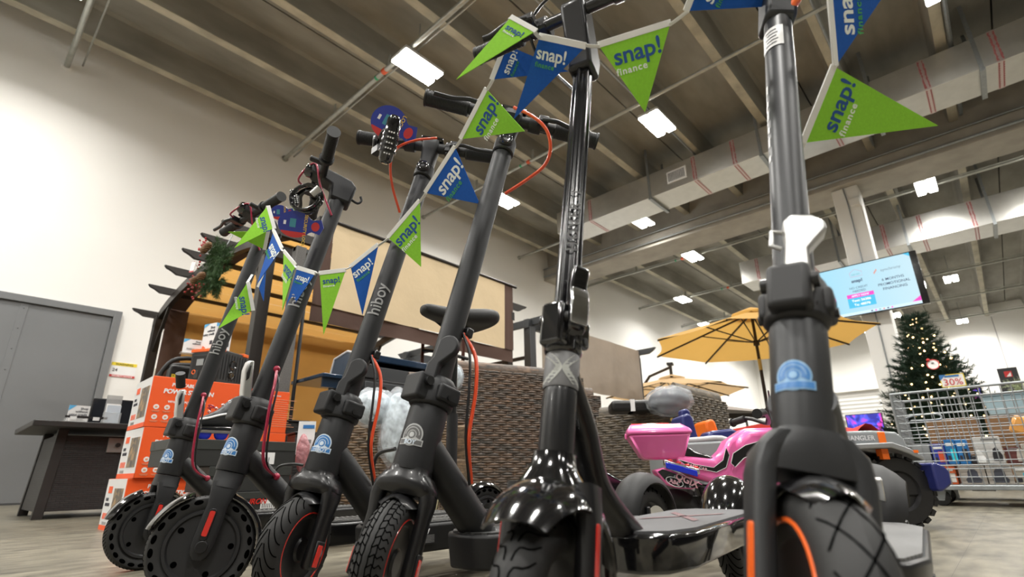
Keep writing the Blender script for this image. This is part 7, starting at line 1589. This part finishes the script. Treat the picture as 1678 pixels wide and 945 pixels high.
MB().rings([[(0, -0.26, 0), (0.3, -0.26, 0), (0.3, 0.16, 0), (0, 0.16, 0)], [(-0.02, -0.28, 0.15), (0.32, -0.28, 0.15), (0.32, 0.18, 0.15), (-0.02, 0.18, 0.15)]]).build('tub', mat('pale blue plastic', (0.33, 0.45, 0.50), 0.4), t, bevel=0.008); MB().b2((-0.03, -0.29, 0.15), (0.33, 0.19, 0.165)).build('lid', MATS['pale blue plastic'], t, bevel=0.004)

# ================================================================ CABLE LOCKS ON HANDLEBARS
def cable_lock(label, c, n_axis, R_, tagp, word, m_tag, seed):
    t = thing('cable_lock', label, 'lock', tuple(c)); x, y, z = frame_from(n_axis); rnd = random.Random(seed); pts = []
    for k in range(5*20): a = 2*PI*k/20; r_ = R_*(1+0.06*math.sin(k*0.37)); pts.append(x*r_*math.cos(a)+y*r_*1.1*math.sin(a)+z*(0.010*math.sin(k*0.13)+0.010*(k/100-0.5)))
    MB().tube(pts, 0.0048, 8).build('coiled_cable', blk_gloss, t); return t
lc1 = cable_lock('black coiled combination cable lock hanging on the second scooter handlebar', at(503, 325, 1.46), (0.72, 0.69, -0.1), 0.040, None, '', None, 1)
def combo_body(t, p0, p1, r=0.014):
    b = MB().tube([p0, tuple(Vector(p0).lerp(Vector(p1), 0.08)), tuple(Vector(p0).lerp(Vector(p1), 0.5)), tuple(Vector(p0).lerp(Vector(p1), 0.92)), p1], [r*0.6, r, r*1.15, r, r*0.5], 16).build('lock_body', blk_gloss, t, smooth=60)
    d = MB(); x, y, z = frame_from(Vector(p1)-Vector(p0)); 
    for k in range(4):
        c = Vector(p0).lerp(Vector(p1), 0.42+0.11*k); d.cyl(c-z*0.003, c+z*0.003, r*1.22, n=16)
    d.build('number_dials', blk_semi, t); n = MB(); tow = (EYE-(t.location+Vector(p0))).normalized(); tow = (tow-z*tow.dot(z)).normalized(); sd = z.cross(tow)
    for k in range(5):
        for j in range(3): c = Vector(p0).lerp(Vector(p1), 0.38+0.11*k)+tow*r*1.2+sd*(j-1)*0.0065; n.box((0, 0, 0), (0.003, 0.003, 0.003), Matrix.Translation(c))
    n.build('dial_digits', white_txt, t)
combo_body(lc1, (-0.030, 0.030, 0.028), (-0.012, 0.038, -0.015), 0.010)
MB().cyl((0.0, -0.03, 0.0), (0.012, -0.045, 0.02), 0.010, n=12).build('mount_clamp', alu, lc1)
tg_m = mat('royal blue card', (0.012, 0.03, 0.28), 0.35, coat=0.4)
def hang_tag(label, c, right, up, w, h, words, hole=True):
    r_, u_ = Vector(right).normalized(), Vector(up).normalized(); n_ = r_.cross(u_); t = thing('hang_tag', label, 'tag', tuple(c)); M = mat4(r_, u_, n_, (0, 0, 0)); pts = []
    pts = [(w*0.42*math.cos(a)-w*0.20, h*0.5*math.sin(a)) for a in [0.55+k*(2*PI-1.1)/22 for k in range(23)]]+[(w*0.22, -h*0.22), (w*0.42, -h*0.28), (w*0.5, 0), (w*0.42, h*0.28), (w*0.22, h*0.22)]
    MB(M).prism(pts, None, -0.0008, 0.0008).build('card', tg_m, t)
    q = [p_ for p_ in pts if p_[1] < -h*0.28]; MB(M).prism([(-w*0.5, -h*0.28)]*0+sorted(q, key=lambda p_: p_[0])+[(w*0.06, -h*0.28), (-w*0.52, -h*0.28)], None, 0.0009, 0.0015).build('red_band', sred, t)
    text(words[0], h*0.16, M @ Matrix.Translation((w*0.02, h*0.40, 0.0012)) @ Matrix.Rotation(-PI/2, 4, 'Z'), mat('gold print', (0.75, 0.5, 0.08), 0.4), t, 0.02)
    MB(M).prism([(-w*0.33, -h*0.12), (-w*0.18, -h*0.12), (-w*0.18, h*0.20), (-w*0.33, h*0.20)], None, 0.0009, 0.0014).build('picture', mat('teal picture', (0.05, 0.25, 0.32), 0.4), t)
    MB(M).prism([(w*0.30+w*0.10*math.cos(a), h*0.17*math.sin(a)) for a in [2*PI*k/18 for k in range(18)]], None, 0.0009, 0.0014).build('red_logo', sred, t); MB(M).prism([(-w*0.48, -h*0.05), (-w*0.42, -h*0.05), (-w*0.42, h*0.10), (-w*0.48, h*0.10)], None, 0.0009, 0.0014).build('print_mark', white_p, t)
    return t
hang_tag('blue and red security lock hang tag below the second scooter handlebar', at(497, 369, 1.44), RIGHT*0.97+DOWN*0.14, -DOWN*0.97+RIGHT*0.14, 0.115, 0.075, ['SECURITY LOCK'])
hang_tag('small dark blue hang tag behind the first scooter handlebar', at(465, 348, 1.72), RIGHT, -DOWN, 0.07, 0.05, ['LOCK'])
lc3 = cable_lock('glossy black combination cable lock on the third scooter handlebar', at(634, 232, 1.47), (0.85, -0.1, 0.2), 0.030, None, '', None, 2)
combo_body(lc3, tuple(at(648, 190, 1.42)-lc3.location), tuple(at(630, 268, 1.42)-lc3.location), 0.019)
cl3 = MB(); cl3.ring((-0.01, 0.045, 0.01), (0.7, -0.5, 0), 0.018, 0.006, 16, 8); cl3.box((-0.01, 0.03, -0.02), (0.02, 0.03, 0.02)); cl3.build('mount_clamp', blk_semi, lc3)
hang_tag('round dark blue and red lock card behind the third scooter combination lock', at(650, 208, 1.52), RIGHT*0.9+DOWN*0.5, -DOWN*0.9+RIGHT*0.5, 0.13, 0.10, ['LOCK'])
# key rings on the down tubes
def keys(label, p):
    t = thing('key_ring', label, 'keys', tuple(p)); MB().ring((0, 0, 0.012), (0.6, 0.7, 0), 0.008, 0.0012, 16, 6).build('ring', galv, t)
    k = MB(); k.box((0, 0, -0.012), (0.016, 0.008, 0.026)); k.build('fob', blk_matte, t, bevel=0.003)
    for s in (-1, 1):
        q = MB(); q.bar((s*0.004, 0, -0.022), (s*0.010, 0, -0.050), 0.006, 0.0018); q.ball((s*0.004, 0, -0.024), (0.006, 0.002, 0.006), 8, 6); q.build('key', mat('dull brass', (0.42, 0.38, 0.24), 0.35, 0.8), t)
keys('pair of brass keys on a black fob hanging beside the third scooter orange cable', at(609, 690, 1.42))
keys('pair of brass keys dangling from the fourth scooter down tube', at(722, 792, 1.08))
tag(MB().tube([tuple(at(725, 778, 1.10)), tuple(at(712, 830, 1.10)), tuple(at(693, 882, 1.12))], 0.0012, 6).build('zip_tie', blk_plast), 'thin dark zip tie end hanging by the fourth scooter keys', 'zip tie')

# ================================================================ PENNANT BUNTING
bt_ = thing('pennant_bunting', 'green and blue felt pennant bunting strung across the scooter handlebars', 'bunting', (0, 0, 0))
def pennant(A, B, T, green, txt=True, word_scale=1.0):
    """A, B on the ribbon (text runs A to B), T the tip; each (px, py, distance)"""
    A, B, T = (at(*q) for q in (A, B, T)); ex = (B-A); L = ex.length; ex = ex/L; mid = (A+B)/2; dn = T-mid; n = ex.cross(-dn).normalized()
    ey = n.cross(ex).normalized()
    loc = lambda p: ((p-A).dot(ex), (p-A).dot(ey))
    M = mat4(ex, ey, n, A); tx_, ty_ = loc(T); th = 0.0008
    b = MB(M); N = 10; vs_ = []; fs = []
    def bul(u, v): return 0.006*math.sin(PI*u)*0.0
    pn = MB(M).prism([(0, 0), (L, 0), (tx_, ty_)], None, -th, th).build('pennant', felt_g if green else felt_b, bt_)
    tape = MB(M).prism([(-0.002, -0.003), (L+0.002, -0.003), (L+0.002, 0.009), (-0.002, 0.009)], None, -th*2, th*2).build('tape_fold', tape_w, pn, bevel=0.0006)
    if txt:
        h = -ty_; f = 0.40; sz = L*0.335*word_scale; c_ = L*0.5*(1-f)+tx_*f
        # keep writing inside the triangle
        sh = (tx_-L/2)/h if h else 0; base = -h*0.07-sz*0.75; cxx = L/2+(tx_-L/2)*(-base/h)
        text('snap!', sz, M @ Matrix.Translation((cxx+L*0.02, base, th+0.0003)), snap_navy if green else fin_white, pn, 0.016, 0.0003, 'CENTER', space=0.98)
        text('finance', sz*0.40, M @ Matrix.Translation((cxx-L*0.10, base-sz*0.45, th+0.0003)), fin_white if green else fin_green, pn, 0.02, 0.0003, 'CENTER', space=1.15)
    return A, B
seq = [
 ((1318, 234, 0.88), (1368, 110, 0.86), (1537, 206, 0.92), True),
 ((1371, 106, 0.86), (1358, -45, 0.84), (1470, -40, 0.90), False),
 ((1127, 18, 0.92), (1165, -80, 0.90), (1306, 8, 0.95), False),
 ((982, 76, 0.98), (1098, 40, 0.95), (1057, 184, 0.98), True),
 ((884, 62, 1.02), (958, 78, 0.98), (842, 195, 1.12), False),
 ((836, 30, 1.00), (876, 52, 0.99), (748, 130, 0.96), True),
 ((808, 130, 1.20), (830, 74, 1.18), (932, 117, 1.16), False),
 ((756, 228, 1.30), (798, 147, 1.22), (860, 215, 1.20), True),
 ((698, 316, 1.40), (746, 242, 1.32), (786, 334, 1.32), False),
 ((637, 390, 1.46), (688, 330, 1.42), (690, 437, 1.42), True),
 ((575, 438, 1.46), (620, 402, 1.46), (594, 516, 1.43), False),
 ((524, 449, 1.43), (566, 444, 1.45), (530, 549, 1.40), True),
 ((487, 440, 1.46), (516, 449, 1.43), (460, 532, 1.42), False),
 ((465, 413, 1.58), (484, 436, 1.48), (463, 508, 1.50), True),
 ((448, 380, 1.68), (461, 408, 1.60), (422, 464, 1.60), False),
 ((438, 338, 1.72), (448, 374, 1.69), (384, 406, 1.62), True),
 ((405, 463, 1.72), (413, 508, 1.70), (358, 538, 1.62), True),
]
ends = [pennant(a, b, t_, g) for a, b, t_, g in seq]
# the two half-hidden pennants behind
pennant((432, 408, 1.88), (438, 378, 1.86), (374, 380, 1.80), True)
pennant((424, 470, 1.86), (436, 440, 1.86), (432, 493, 1.84), False, txt=False)
def link(a, b, sag=0.0):
    a, b = at(*a), at(*b); m = (a+b)/2+Vector((0, 0, -sag)); return bez([tuple(a), tuple(m), tuple(b)], 8)
for a, b in (((1318, 234, 0.88), (1312, 246, 0.89)), ((1368, 110, 0.86), (1371, 106, 0.86)), ((1098, 40, 0.95), (1127, 18, 0.92)), ((958, 74, 0.98), (982, 76, 0.98)), ((876, 52, 0.99), (884, 62, 1.02)), ((830, 74, 1.18), (836, 30, 1.00)), ((798, 147, 1.22), (808, 130, 1.20)), ((746, 242, 1.32), (756, 228, 1.30)), ((688, 330, 1.42), (698, 316, 1.40)), ((620, 402, 1.46), (637, 390, 1.46)), ((566, 441, 1.45), (575, 437, 1.46)), ((516, 446, 1.43), (524, 448, 1.43)), ((484, 436, 1.48), (487, 439, 1.46)), ((461, 408, 1.60), (465, 412, 1.58)), ((448, 374, 1.69), (448, 380, 1.68)), ((413, 450, 1.76), (405, 463, 1.72)), ((438, 338, 1.72), (434, 350, 1.80)), ((1165, -80, 0.9), (1358, -45, 0.84))):
    MB().tube(link(a, b, 0.001), 0.0042, 8, flat=0.5).build('ribbon_twist', tape_w, bt_)
